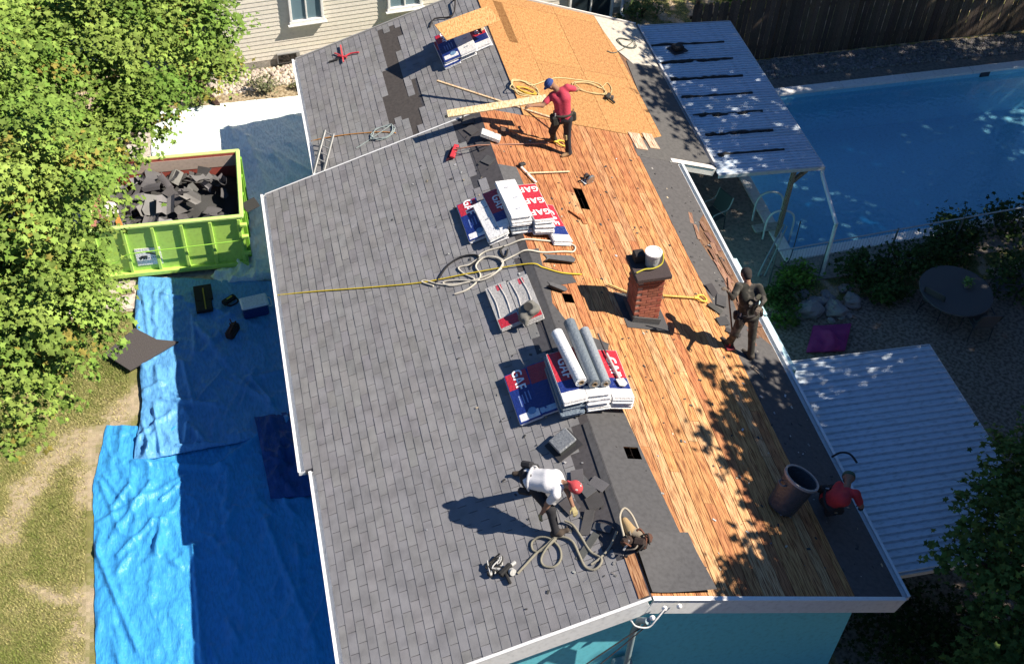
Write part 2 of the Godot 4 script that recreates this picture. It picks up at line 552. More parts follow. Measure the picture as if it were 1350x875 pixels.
# joints in world metres; look: where the face points
func person(label: String, j: Dictionary, cols: Dictionary, look: Vector3, base: Vector3, hair: Color, curl := 0.7) -> Node3D:
	var o := thing("person", label, "person", Transform3D(Basis(), base))
	var q := {}
	for k in j:
		q[k] = j[k] - base
	var S: Color = cols.skin
	var T: Color = cols.shirt
	var P: Color = cols.pants
	var B: Color = cols.boots
	var st := nb()
	var down := -Vector3.UP
	var b := []
	var up: Vector3 = (q.neck - q.pelvis).normalized()
	var acr: Vector3 = (q.rsh - q.lsh).normalized()
	for sd in ["l", "r"]:
		var sg := -1.0 if sd == "l" else 1.0
		b.append([q[sd + "hip"], q[sd + "knee"], 0.102, 0.074, P])
		b.append([q[sd + "knee"], q[sd + "ank"], 0.074, 0.06, P])
		var toe: Vector3 = (j.get(sd + "toe", j[sd + "ank"] + look * 0.2) - base)
		var heel: Vector3 = q[sd + "ank"] - (toe - q[sd + "ank"]).normalized() * 0.05 + down * 0.02
		b.append([q[sd + "ank"], q[sd + "ank"] + up * 0.07, 0.054, 0.056, B])
		b.append([heel, toe, 0.045, 0.038, B])
		b.append([q[sd + "sh"], q[sd + "sh"].lerp(q[sd + "elb"], 0.62), 0.07, 0.064, T])
		b.append([q[sd + "sh"].lerp(q[sd + "elb"], 0.6), q[sd + "elb"], 0.044, 0.04, cols.get("sleeve", S)])
		b.append([q[sd + "elb"], q[sd + "wr"], 0.041, 0.029, cols.get("sleeve", S)])
		b.append([q.neck - up * 0.05, q[sd + "sh"], 0.06, 0.062, T])
		b.append([q.chest + acr * sg * 0.075, q.neck - up * 0.1 + acr * sg * 0.09, 0.108, 0.1, T])
		b.append([q.pelvis + acr * sg * 0.06, q.chest + acr * sg * 0.06, 0.112, 0.122, T])
		b.append([q.pelvis + acr * sg * 0.07 - up * 0.02, q[sd + "hip"], 0.1, 0.1, P])
	b.append([q.pelvis - up * 0.03, q.pelvis + up * 0.03, 0.12, 0.12, P])
	var hup: Vector3 = (q.head - q.neck).normalized()
	b.append([q.neck - up * 0.02, q.head - hup * 0.05, 0.055, 0.052, S])
	skin(b, 0.016, 0.035, st)
	# head on a finer grid
	var f := (look - hup * look.dot(hup)).normalized()
	var sdv := hup.cross(f)
	var h := []
	var hc: Vector3 = q.head
	h.append([hc + hup * 0.03 - f * 0.015, hc + hup * 0.035 + f * 0.01, 0.088, 0.084, S])
	h.append([hc - hup * 0.03 + f * 0.03, hc - hup * 0.075 + f * 0.05, 0.06, 0.036, S])
	h.append([hc + hup * 0.0 + f * 0.088, hc - hup * 0.025 + f * 0.1, 0.01, 0.015, S])
	h.append([hc - hup * 0.05 + f * 0.078 - sdv * 0.02, hc - hup * 0.05 + f * 0.078 + sdv * 0.02, 0.009, 0.009, Color(S.r * 0.7, S.g * 0.5, S.b * 0.5)])
	for e in [-1.0, 1.0]:
		h.append([hc + sdv * e * 0.083 - hup * 0.02, hc + sdv * e * 0.087 + hup * 0.025 - f * 0.01, 0.012, 0.016, S])
		h.append([hc + f * 0.083 + sdv * e * 0.032 + hup * 0.008, hc + f * 0.084 + sdv * e * 0.032 + hup * 0.008, 0.011, 0.011, Color(0.02, 0.015, 0.012)])
	h.append([q.neck, hc - hup * 0.05 - f * 0.01, 0.054, 0.056, S])
	skin(h, 0.008, 0.02, st)
	for sd in ["l", "r"]:
		var dr: Vector3 = (q[sd + "wr"] - q[sd + "elb"]).normalized()
		var po: Vector3 = j.get(sd + "palm", Vector3.DOWN)
		skin(hand_bones(q[sd + "wr"], dr, po, sd == "r", curl, cols.get("glove", S)), 0.006, 0.006, st)
	mk(st, "body", ms["cloth"], o)
	if hair.a > 0.5:
		var hs := nb()
		var hb := []
		hb.append([hc + hup * 0.045 - f * 0.03, hc + hup * 0.05, 0.09, 0.086, hair])
		hb.append([hc - hup * 0.03 - f * 0.045, hc + hup * 0.03 - f * 0.035, 0.07, 0.085, hair])
		skin(hb, 0.009, 0.02, hs)
		mk(hs, "hair", ms["cloth"], o)
	return o

func _ready() -> void:
	rg.seed = 20240611
	# camera
	var cam := Camera3D.new()
	var fwd := Vector3(0.18384, -0.72170, -0.66734)
	var rt := Vector3(0.97319, 0.03820, 0.22679)
	cam.transform = Transform3D(Basis(rt, rt.cross(fwd), -fwd).orthonormalized(), Vector3(-4.5457, 19.1566, 8.2215))
	cam.fov = 31.18
	cam.near = 0.1
	cam.far = 900.0
	put(cam, "camera")
	cam.current = true
	# sky, exposure
	var sky := ProceduralSkyMaterial.new()
	sky.sky_top_color = lin(0.10, 0.25, 0.62)
	sky.sky_horizon_color = lin(0.50, 0.62, 0.78)
	sky.sky_curve = 0.12
	sky.ground_bottom_color = lin(0.09, 0.10, 0.07)
	sky.ground_horizon_color = lin(0.35, 0.42, 0.45)
	sky.sun_angle_max = 1.0
	sky.energy_multiplier = 0.34
	var env := Environment.new()
	env.background_mode = Environment.BG_SKY
	env.sky = Sky.new()
	env.sky.sky_material = sky
	env.tonemap_mode = Environment.TONE_MAPPER_LINEAR
	env.tonemap_exposure = 2.0
	env.sdfgi_enabled = true
	env.ssao_enabled = true
	env.ssil_enabled = true
	var we := WorldEnvironment.new()
	we.environment = env
	put(we, "environment")
	# sun
	var sun := DirectionalLight3D.new()
	sun.light_energy = 1.6
	sun.light_color = Color(1.0, 0.955, 0.89)
	sun.light_angular_distance = 0.5
	sun.shadow_enabled = true
	sun.directional_shadow_max_distance = 120.0
	put(sun, "sun")
	sun.look_at_from_position(Vector3.ZERO, -sun_to, Vector3.UP)
	make_materials()
	build_ground()
	build_house()
	build_neighbour()
	build_pool_yard()
	build_awnings()
	build_dumpster()
	build_tarps()
	build_roof_things()
	build_people()
	build_yard_things()
	build_trees()

# ---------------------------------------------------------------- ground
func sheet(called: String, pts: Array, y: float, m: Material, kind := "structure", col := Color.WHITE, depth := 0.3) -> MeshInstance3D:
	var st := nb()
	var poly := PackedVector2Array()
	for q in pts:
		poly.append(q)
	prism(st, Transform3D.IDENTITY, poly, y - depth, y, col)
	var o := mk(st, called, m)
	o.set_meta("kind", kind)
	return o

func build_ground() -> void:
	# the ground, with the pool left out of it
	var st := nb()
	var R := 260.0
	var px0 := 7.55
	var px1 := 26.0
	var pz0 := -17.05
	var pz1 := -10.75
	for q in [[-R, px0, -R, R], [px1, R, -R, R], [px0, px1, -R, pz0], [px0, px1, pz1, R]]:
		quad(st, Vector3(q[0], 0, q[2]), Vector3(q[1], 0, q[2]), Vector3(q[1], 0, q[3]), Vector3(q[0], 0, q[3]), Vector3(0, -5, 0))
	structure(mk(st, "ground", ms["lawn"]))
	sheet("driveway", [Vector2(-16, -19.5), Vector2(-4.9, -19.5), Vector2(-4.9, -11.75), Vector2(-16, -11.75)], 0.008, ms["concrete"], "structure", Color(0.50, 0.44, 0.37))
	sheet("pavement", [Vector2(-16, -12.36), Vector2(-7.7, -12.36), Vector2(-7.7, -11.78), Vector2(-16, -11.78)], 0.05, ms["concrete"], "structure", Color(0.55, 0.49, 0.42))
	sheet("pool_deck", [Vector2(5.0, -17.4), Vector2(7.3, -17.4), Vector2(7.3, -10.45), Vector2(19.2, -11.0), Vector2(19.2, -10.1), Vector2(9.5, -9.75), Vector2(5.0, -9.75)], 0.03, ms["concrete"], "structure", Color(0.30, 0.265, 0.22))
	sheet("patio", [Vector2(4.2, -9.0), Vector2(20, -9.0), Vector2(20, 3.0), Vector2(4.2, 3.0)], 0.012, ms["soil"], "structure", Color(0.24, 0.20, 0.175))
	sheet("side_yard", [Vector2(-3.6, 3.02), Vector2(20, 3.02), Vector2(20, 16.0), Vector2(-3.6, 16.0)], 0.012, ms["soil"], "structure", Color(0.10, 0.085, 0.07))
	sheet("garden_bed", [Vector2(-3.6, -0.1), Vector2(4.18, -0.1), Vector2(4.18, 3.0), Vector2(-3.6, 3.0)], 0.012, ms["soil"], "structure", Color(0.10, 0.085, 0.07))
	sheet("path", [Vector2(-9.5, -19.55), Vector2(-2.0, -19.9), Vector2(-2.0, -19.2), Vector2(-9.5, -19.1)], 0.03, ms["soil"], "structure", Color(0.40, 0.33, 0.22))
	# blades of grass on the lawn by the tarps
	var g := nb()
	for k in 3:
		var a := TAU * k / 3.0
		var d := Vector3(cos(a), 0, sin(a))
		var s := Vector3(-d.z, 0, d.x) * 0.007
		var p := d * 0.012
		var e := p + d * 0.028 + Vector3(0, 0.045, 0)
		for v in [p - s, p + s, e]:
			g.add_vertex(v)
	g.generate_normals()
	var gm := g.commit()
	var n := FastNoiseLite.new()
	n.seed = 4
	n.frequency = 0.7
	n.fractal_octaves = 4
	# worn bare earth runs across the lawn
	var worn := [[Vector2(-7.674, -9.206), Vector2(-8.704, -8.177), 0.40], [Vector2(-8.704, -8.177), Vector2(-9.566, -7.669), 0.50], [Vector2(-9.566, -7.669), Vector2(-10.272, -6.262), 0.45], [Vector2(-8.730, -7.789), Vector2(-8.804, -6.674), 0.3], [Vector2(-8.869, -4.470), Vector2(-9.012, -3.125), 0.34], [Vector2(-9.874, -5.001), Vector2(-8.866, -4.311), 0.14]]
	var bare := func(x: float, z: float) -> float:
		var q := Vector2(x, z)
		var v := 0.0
		for w in worn:
			var d: float = q.distance_to(Geometry2D.get_closest_point_to_segment(q, w[0], w[1])) / float(w[2])
			v = maxf(v, exp(-d * d))
		return v + 0.75 * n.get_noise_2d(x * 1.3, z) + 0.35 * n.get_noise_2d(x * 4.0, z * 4.0 + 20.0)
	var lw := nb()
	lw.set_smooth_group(1)
	var gx := 84
	var gz := 170
	var gp := []
	for jz in gz + 1:
		var row := []
		for ix in gx + 1:
			row.append(Vector3(-12.4 + ix * 0.07, 0.006, -11.74 + jz * 0.07))
		gp.append(row)
	for jz in gz:
		for ix in gx:
			var c0: Vector3 = gp[jz][ix]
			var t := clampf(bare.call(c0.x, c0.z) * 1.1 - 0.2 + rg.randf_range(-0.25, 0.25), 0.0, 0.9)
			var col := Color(0.21, 0.205, 0.065).lerp(Color(0.47, 0.38, 0.26), t)
			quad(lw, gp[jz][ix], gp[jz][ix + 1], gp[jz + 1][ix + 1], gp[jz + 1][ix], c0 - Vector3(0, 1, 0), vary(col, 0.12))
	structure(mk(lw, "lawn", ms["turf"]))
	var xs := []
	var cs := []
	for i in 130000:
		var x := rg.randf_range(-12.2, -6.9)
		var z := rg.randf_range(-11.7, -0.2)
		if (x > -8.78 and z > -8.55) or (x > -7.95 and z > -11.9):
			continue
		var v: float = bare.call(x, z) + rg.randf_range(-0.3, 0.3)
		if v > 0.5 and rg.randf() < 0.8:
			continue
		var sc := rg.randf_range(0.5, 1.3)
		xs.append(Transform3D(Basis(Vector3.UP, rg.randf() * TAU).scaled(Vector3(sc, sc * rg.randf_range(0.5, 1.2), sc)), Vector3(x, 0.006, z)))
		var dry := clampf(0.4 + v * 0.9 + rg.randf_range(-0.3, 0.3), 0.0, 1.0)
		cs.append(vary(Color(0.17, 0.21, 0.05).lerp(Color(0.42, 0.37, 0.17), dry), 0.22))
	stuff(multi("grass", gm, ms["leaf"], xs, cs))

# ---------------------------------------------------------------- the house
func eave_wall(st: SurfaceTool, pts: Array, n: Vector3, t: float, col: Color) -> void:
	# a wall of thickness t whose outer face is the outline pts (world), n outward
	var mid := Vector3.ZERO
	for q in pts:
		mid += q / pts.size()
	var k: int = pts.size()
	for i in range(1, k - 1):
		tri(st, pts[0], pts[i], pts[i + 1], mid - n, col)
		tri(st, pts[0] - n * t, pts[i] - n * t, pts[i + 1] - n * t, mid + n, col)
	for i in k:
		var a: Vector3 = pts[i]
		var b: Vector3 = pts[(i + 1) % k]
		quad(st, a, b, b - n * t, a - n * t, mid - n * t * 0.5, col)

func rh(x: float) -> float:
	return RY - 0.16 - absf(x) * SN / C

func build_house() -> void:
	var house := thing("bungalow", "turquoise bungalow with half stripped roof of grey shingles and bare wooden boards", "house", at(0, 0, -8.7))
	var wallm: Material = ms["paint"]
	var tq := Color(0.17, 0.64, 0.76)
	var parts := []
	# walls
	var wx0 := -4.05
	var wx1 := 3.85
	var fy := RY - DX * SN / C
	var st := nb()
	eave_wall(st, [Vector3(wx0, 0, -0.28), Vector3(wx1, 0, -0.28), Vector3(wx1, rh(wx1), -0.28), Vector3(0, rh(0), -0.28), Vector3(wx0, rh(wx0), -0.28)], Vector3(0, 0, 1), 0.15, tq)
	mkw(st, "wall", wallm, house)
	st = nb()
	eave_wall(st, [Vector3(wx0, 0, -0.43), Vector3(wx0, 0, -11.6), Vector3(wx0, rh(wx0), -11.6), Vector3(wx0, rh(wx0), -0.43)], Vector3(-1, 0, 0), 0.15, tq)
	mkw(st, "wall", wallm, house)
	st = nb()
	eave_wall(st, [Vector3(wx1, 0, -0.43), Vector3(wx1, 0, -11.45), Vector3(wx1, rh(wx1), -11.45), Vector3(wx1, rh(wx1), -0.43)], Vector3(1, 0, 0), 0.15, tq)
	mkw(st, "wall", wallm, house)
	st = nb()
	eave_wall(st, [Vector3(wx1 - 0.2, 0, -11.45), Vector3(4.75, 0, -11.45), Vector3(4.75, rh(4.75), -11.45), Vector3(wx1 - 0.2, rh(wx1), -11.45)], Vector3(0, 0, 1), 0.12, tq)
	mkw(st, "wall", wallm, house)
	st = nb()
	eave_wall(st, [Vector3(4.75, 0, -11.58), Vector3(4.75, 0, -17.1), Vector3(4.75, rh(4.75), -17.1), Vector3(4.75, rh(4.75), -11.58)], Vector3(1, 0, 0), 0.15, tq)
	mkw(st, "wall", wallm, house)
	st = nb()
	var fx0 := -2.95
	var lo := fy - (DX - fx0) * SN / C - 0.16
	eave_wall(st, [Vector3(fx0, 0, -11.6), Vector3(fx0, 0, -17.1), Vector3(fx0, lo, -17.1), Vector3(fx0, lo, -11.6)], Vector3(-1, 0, 0), 0.15, tq)
	mkw(st, "wall", wallm, house)
	st = nb()
	eave_wall(st, [Vector3(fx0 + 0.16, 0, -17.1), Vector3(4.59, 0, -17.1), Vector3(4.59, rh(4.7), -17.1), Vector3(DX, fy - 0.17, -17.1), Vector3(fx0 + 0.16, lo, -17.1)], Vector3(0, 0, -1), 0.15, tq)
	mkw(st, "wall", wallm, house)
	# the gable end of the near wing behind the far wing's lower left plane
	st = nb()
	eave_wall(st, [Vector3(wx0 + 0.16, 0, -11.5), Vector3(3.6, 0, -11.5), Vector3(3.6, rh(3.7), -11.5), Vector3(0, rh(0), -11.5), Vector3(wx0 + 0.16, rh(wx0), -11.5)], Vector3(0, 0, -1), 0.12, tq)
	mkw(st, "wall", wallm, house)
	# ceiling under the roof, it keeps the loft dark
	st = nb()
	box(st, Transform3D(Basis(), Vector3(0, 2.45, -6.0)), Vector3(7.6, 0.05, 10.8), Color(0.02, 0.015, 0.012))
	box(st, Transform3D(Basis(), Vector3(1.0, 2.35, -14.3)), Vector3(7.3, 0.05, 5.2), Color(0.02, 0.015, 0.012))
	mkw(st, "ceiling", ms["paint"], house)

	# left slope of the near wing
	var left := nb()
	plate(left, "L", [Vector2(-0.02, -0.0), Vector2(4.655, -0.0), Vector2(4.655, -4.39), Vector2(4.84, -4.39), Vector2(4.84, -11.91), Vector2(-0.02, -11.91)], -0.05, 0.0, Color(0.05, 0.05, 0.055))
	var slope := mkw(left, "roof_slope", ms["underlay"], house)
	var far := nb()
	plate(far, "F", rect(0.0, 4.735, -17.37, -11.62), -0.05, 0.0, Color(0.05, 0.05, 0.055))
	var fslope := mkw(far, "roof_slope", ms["underlay"], house)
	shingles(slope, fslope)
	# bare strip of old felt where shingles are off
	var felt := nb()
	var fc := Color(0.055, 0.053, 0.056)
	plate(felt, "L", [Vector2(0.0, -11.85), Vector2(0.62, -11.85), Vector2(0.40, -11.0), Vector2(0.36, -8.6), Vector2(0.34, -7.6), Vector2(0.2, -5.4), Vector2(0.2, -4.6), Vector2(0.0, -4.6)], 0.001, 0.005, fc)
	plate(felt, "L", [Vector2(0.0, -3.5), Vector2(0.34, -3.5), Vector2(0.5, -2.6), Vector2(0.72, -2.2), Vector2(0.62, -1.1), Vector2(0.1, -0.9), Vector2(0.0, -0.9)], 0.001, 0.005, fc)
	mkw(felt, "old_felt", ms["underlay"], slope)
	felt = nb()
	plate(felt, "F", [Vector2(2.05, -17.2), Vector2(2.95, -17.2), Vector2(3.05, -13.2), Vector2(2.75, -12.3), Vector2(2.1, -12.3)], 0.001, 0.005, Color(0.06, 0.052, 0.048))
	plate(felt, "F", rect(0.0, 0.16, -17.3, -12.0), 0.001, 0.005, Color(0.05, 0.048, 0.05))
	mkw(felt, "old_felt", ms["underlay"], fslope)

	# right slope: bare boards, plywood, underlay
	boards(house)
	# gutters, fascias
	var white := Color(0.72, 0.73, 0.74)
	var gt := nb()
	gutter(gt, -XL - 0.055, RY - 4.84 * SN - 0.02, -4.42, -11.9, -1.0, white)
	mkw(gt, "gutter", ms["paint"], house)
	gt = nb()
	gutter(gt, -4.405 - 0.055, RY - 4.655 * SN - 0.02, 0.0, -4.36, -1.0, white)
	mkw(gt, "gutter", ms["paint"], house)
	gt = nb()
	gutter(gt, DX - 4.735 * C - 0.055, fy - 4.735 * SN - 0.02, -11.95, -17.37, -1.0, white)
	mkw(gt, "gutter", ms["paint"], house)
	gt = nb()
	gutter(gt, 4.43 + 0.055, RY - 4.68 * SN - 0.03, 0.0, -11.25, 1.0, Color(0.62, 0.66, 0.68))
	mkw(gt, "gutter", ms["paint"], house)
	gt = nb()
	gutter(gt, 5.36 + 0.045, RY - 5.66 * SN - 0.03, -11.35, -17.37, 1.0, Color(0.5, 0.5, 0.5))
	mkw(gt, "gutter", ms["paint"], house)
	# rake fascia boards
	st = nb()
	bar(st, Vector3(-4.42, RY - 4.67 * SN - 0.19, 0.015), Vector3(0.0, RY - 0.19, 0.015), 0.03, 0.37, white, Vector3(0, 0, 1).cross(Vector3(C, SN, 0)) * -1.0, 0.004)
	mkw(st, "fascia", ms["paint"], house)
	st = nb()
	bar(st, Vector3(0.0, RY - 0.19, 0.018), Vector3(4.42, RY - 4.67 * SN - 0.19, 0.018), 0.03, 0.37, white, Vector3(SN, C, 0), 0.004)
	mkw(st, "fascia", ms["paint"], house)
	st = nb()
	bar(st, Vector3(0.03, RY + 0.005, 0.02), Vector3(4.45, RY - 4.67 * SN + 0.004, 0.02), 0.07, 0.012, Color(0.78, 0.78, 0.77), Vector3(SN, C, 0))
	bar(st, Vector3(-4.42, RY - 4.67 * SN + 0.018, 0.02), Vector3(0.0, RY + 0.018, 0.02), 0.05, 0.012, Color(0.74, 0.74, 0.73), Vector3(-SN, C, 0))
	mkw(st, "drip_edge", ms["paint"], house)
	# the near wing's far rake, standing over the lower roof
	st = nb()
	bar(st, Vector3(-XL, RY - 4.84 * SN - 0.1, -11.925), Vector3(0.0, RY - 0.1, -11.925), 0.03, 0.2, white, Vector3(-SN, C, 0))
	mkw(st, "fascia", ms["paint"], house)
	# the return where the far wing's eave juts out
	st = nb()
	bar(st, Vector3(4.30, RY - 4.55 * SN - 0.09, -11.31), Vector3(5.38, RY - 5.68 * SN - 0.09, -11.31), 0.035, 0.2, Color(0.74, 0.70, 0.66), Vector3(SN, C, 0))
	bar(st, Vector3(4.30, RY - 4.55 * SN + 0.012, -11.34), Vector3(5.38, RY - 5.68 * SN + 0.012, -11.34), 0.13, 0.012, Color(0.74, 0.68, 0.62), Vector3(SN, C, 0))
	mkw(st, "fascia", ms["paint"], house)
	# far rake
	st = nb()
	bar(st, Vector3(DX - 4.735 * C, fy - 4.735 * SN - 0.07, -17.39), Vector3(DX, fy - 0.07, -17.39), 0.03, 0.2, Color(0.3, 0.3, 0.3), Vector3(-SN, C, 0))
	bar(st, Vector3(DX, fy - 0.06, -17.392), Vector3(5.36, RY - 5.66 * SN - 0.06, -17.392), 0.03, 0.2, Color(0.7, 0.68, 0.64), Vector3(SN, C, 0))
	mkw(st, "fascia", ms["paint"], house)
	# side door in the recess
	st = nb()
	box(st, at(4.772, 1.02, -12.4), Vector3(0.04, 2.0, 0.9), Color(0.02, 0.12, 0.11), 0.005)
	var door := mkw(st, "door", ms["paint"], house)
	st = nb()
	box(st, at(4.80, 1.05, -12.05), Vector3(0.03, 0.05, 0.12), Color(0.4, 0.4, 0.4), 0.008)
	mkw(st, "handle", mat(0.5, 0.5, 0.5, 0.3, 1.0), door)
	# light blue flashing turned down below the right eave
	st = nb()
	for q in [[-8.3, -6.6], [-6.58, -5.1]]:
		bar(st, Vector3(4.62, 2.58, q[0]), Vector3(4.62, 2.62, q[1]), 0.26, 0.02, Color(0.42, 0.62, 0.68), Vector3(0.35, 1, 0))
		bar(st, Vector3(4.75, 2.43, q[0]), Vector3(4.75, 2.47, q[1]), 0.02, 0.24, Color(0.45, 0.64, 0.7))
	mkw(st, "flashing", ms["paint"], house)
	chimney(house)
	# service mast on the gable
	st = nb()
	tube(st, [Vector3(-0.17, 1.2, 0.02), Vector3(-0.17, 3.45, 0.02), Vector3(-0.15, 3.9, 0.10), Vector3(-0.08, 4.05, 0.22)], 0.05, 8, Color(0.22, 0.30, 0.33))
	box(st, at(-0.17, 2.1, -0.13), Vector3(0.3, 0.42, 0.16), Color(0.25, 0.34, 0.37), 0.02)
	var mast := mkw(st, "service_mast", ms["paint"], house)
	st = nb()
	for q in [Vector3(0.18, 4.18, 0.14), Vector3(0.42, 4.12, 0.12), Vector3(-0.02, 4.12, 0.22)]:
		lathe(st, Transform3D(Basis(Vector3.RIGHT, 0.5), q), [Vector2(0, -0.06), Vector2(0.035, -0.05), Vector2(0.022, -0.02), Vector2(0.04, 0.0), Vector2(0.02, 0.03), Vector2(0, 0.05)], 10, Color(0.8, 0.8, 0.8))
	mkw(st, "insulator", ms["wrap"], mast)

func gutter(st: SurfaceTool, x: float, y: float, z0: float, z1: float, sg: float, col: Color) -> void:
	var zm := (z0 + z1) * 0.5
	var ln := absf(z1 - z0)
	box(st, at(x, y - 0.055, zm), Vector3(0.1, 0.008, ln), col)
	box(st, at(x + sg * 0.052, y - 0.012, zm), Vector3(0.008, 0.095, ln), col)
	box(st, at(x - sg * 0.049, y - 0.02, zm), Vector3(0.008, 0.08, ln), col)
	box(st, at(x + sg * 0.045, y + 0.037, zm), Vector3(0.05, 0.006, ln), col)
	for z in [z0 - signf(z0 - z1) * 0.004, z1 + signf(z0 - z1) * 0.004]:
		box(st, at(x, y - 0.02, z), Vector3(0.096, 0.07, 0.006), col)

func tab(st: SurfaceTool, side: String, s_butt: float, s_top: float, z0: float, z1: float, col: Color, lift := 0.0) -> void:
	var sg := 1.0 if side == "R" else -1.0
	var f := roof(side, 0, 0)
	var a := [f * Vector3(sg * s_butt, 0.0145 + lift, z0), f * Vector3(sg * s_butt, 0.0145 + lift, z1), f * Vector3(sg * s_top, 0.0075, z1), f * Vector3(sg * s_top, 0.0075, z0)]
	var b := [f * Vector3(sg * s_butt, 0.003, z0), f * Vector3(sg * s_butt, 0.003, z1), f * Vector3(sg * s_top, 0.002, z1), f * Vector3(sg * s_top, 0.002, z0)]
	var mid: Vector3 = (b[0] + b[2]) * 0.5
	quad(st, a[0], a[1], a[2], a[3], mid, col)
	quad(st, a[0], a[1], b[1], b[0], mid, col)
	quad(st, a[1], a[2], b[2], b[1], mid, col)
	quad(st, a[3], a[0], b[0], b[3], mid, col)

func shingle_col() -> Color:
	var f := rg.randf_range(0.93, 1.05)
	if rg.randf() < 0.1:
		f *= 0.9
	return Color(0.247 * f, 0.246 * f * rg.randf_range(0.99, 1.01), 0.256 * f * rg.randf_range(0.97, 1.03))

func shingles(near: Node3D, far: Node3D) -> void:
	# six shared single tabs for the 300 nearest, the others in one mesh for each slope
	var W := 0.37
	var variants := []
	for k in 8:
		var s := nb()
		var c := shingle_col()
		var a := [Vector3(-EXPO * 0.5, 0.0145, -W * 0.5 + 0.0045), Vector3(-EXPO * 0.5, 0.0145, W * 0.5 - 0.0045), Vector3(EXPO * 0.5 + 0.01, 0.0075, W * 0.5 - 0.006), Vector3(EXPO * 0.5 + 0.01, 0.0075, -W * 0.5 + 0.006)]
		var b := []
		for q in a:
			b.append(Vector3(q.x, 0.002, q.z))
		var mid := Vector3(0, 0.005, 0)
		quad(s, a[0], a[1], a[2], a[3], mid, c)
		for i in 4:
			quad(s, a[i], a[(i + 1) % 4], b[(i + 1) % 4], b[i], mid, c)
		s.generate_normals()
		variants.append(s.commit())
	var rest := nb()
	var made := 0
	var rows := int(4.84 / EXPO)
	for r in rows:
		var sb := 4.845 - r * EXPO
		var off := fposmod(r * W * 0.5 + (r % 3) * 0.02, W)
		var z := W - off
		while z > -11.95:
			var z1 := minf(z, -0.004)
			var z0 := maxf(z - W, -11.9)
			z -= W
			if z1 - z0 < 0.03:
				continue
			var zm := (z0 + z1) * 0.5
			var st := sb - EXPO - 0.01
			var s0 := sb
			if zm > -4.39:
				if sb - EXPO > 4.66:
					continue
				s0 = minf(sb, 4.665)
			# the ridge side has been stripped, raggedly
			var lim := 0.1
			if zm < -4.7:
				lim = 0.17 + 0.16 * sin(zm * 2.1) * sin(zm * 0.9) + (0.28 if zm < -9.8 else 0.06)
			elif zm > -3.5 and zm < -0.9:
				lim = 0.36 + 0.3 * exp(-pow((zm + 1.9) / 0.55, 2.0))
			if sb - EXPO * 0.6 < lim:
				continue
			st = maxf(st, 0.0)
			if made < 300 and z1 > -3.6 and z1 - z0 > W - 0.01 and s0 == sb and st > 0.0:
				mi(variants[rg.randi() % 8], "shingle", ms["shingle"], near, near.global_transform.affine_inverse() * roof("L", sb - EXPO * 0.5, zm, 0.0, rg.randf_range(-0.006, 0.006)))
				made += 1
			else:
				tab(rest, "L", s0, st, z0 + 0.0045, z1 - 0.0045, shingle_col(), rg.randf_range(-0.002, 0.004))
	stuff(mkw(rest, "shingle_courses", ms["shingle"], near))
	rest = nb()
	for r in 32:
		var sb := 4.74 - r * EXPO
		if sb < 0.2:
			break
		var off := fposmod(r * W * 0.5 + (r % 3) * 0.02, W)
		var z := -11.62 - off + W
		while z > -17.4:
			var z1 := minf(z, -11.62)
			var z0 := maxf(z - W, -17.36)
			z -= W
			if z1 - z0 < 0.03:
				continue
			var zm := (z0 + z1) * 0.5
			var l0 := 2.14 + 0.12 * sin(zm * 2.3)
			var l1 := 2.74 + 0.14 * sin(zm * 1.3 + 1.0)
			var loose := (sb > 2.3 and sb < 2.46 and zm < -14.4 and zm > -15.9) or (sb > 2.6 and zm > -13.6) or (sb > 2.75 and zm < -16.2)
			if sb - EXPO * 0.5 > l0 and sb - EXPO * 0.5 < l1 and zm < -12.4 and zm > -17.1 and not loose:
				continue
			tab(rest, "F", sb, sb - EXPO - 0.01, z0 + 0.0045, z1 - 0.0045, shingle_col(), rg.randf_range(-0.002, 0.004))
	stuff(mkw(rest, "shingle_courses", ms["shingle"], far))

func wood_col() -> Color:
	var t := rg.randf()
	var c := Color(0.53, 0.295, 0.118).lerp(Color(0.43, 0.185, 0.077), t * t)
	if rg.randf() < 0.2:
		c = Color(0.57, 0.37, 0.19)
	return vary(c, 0.14)

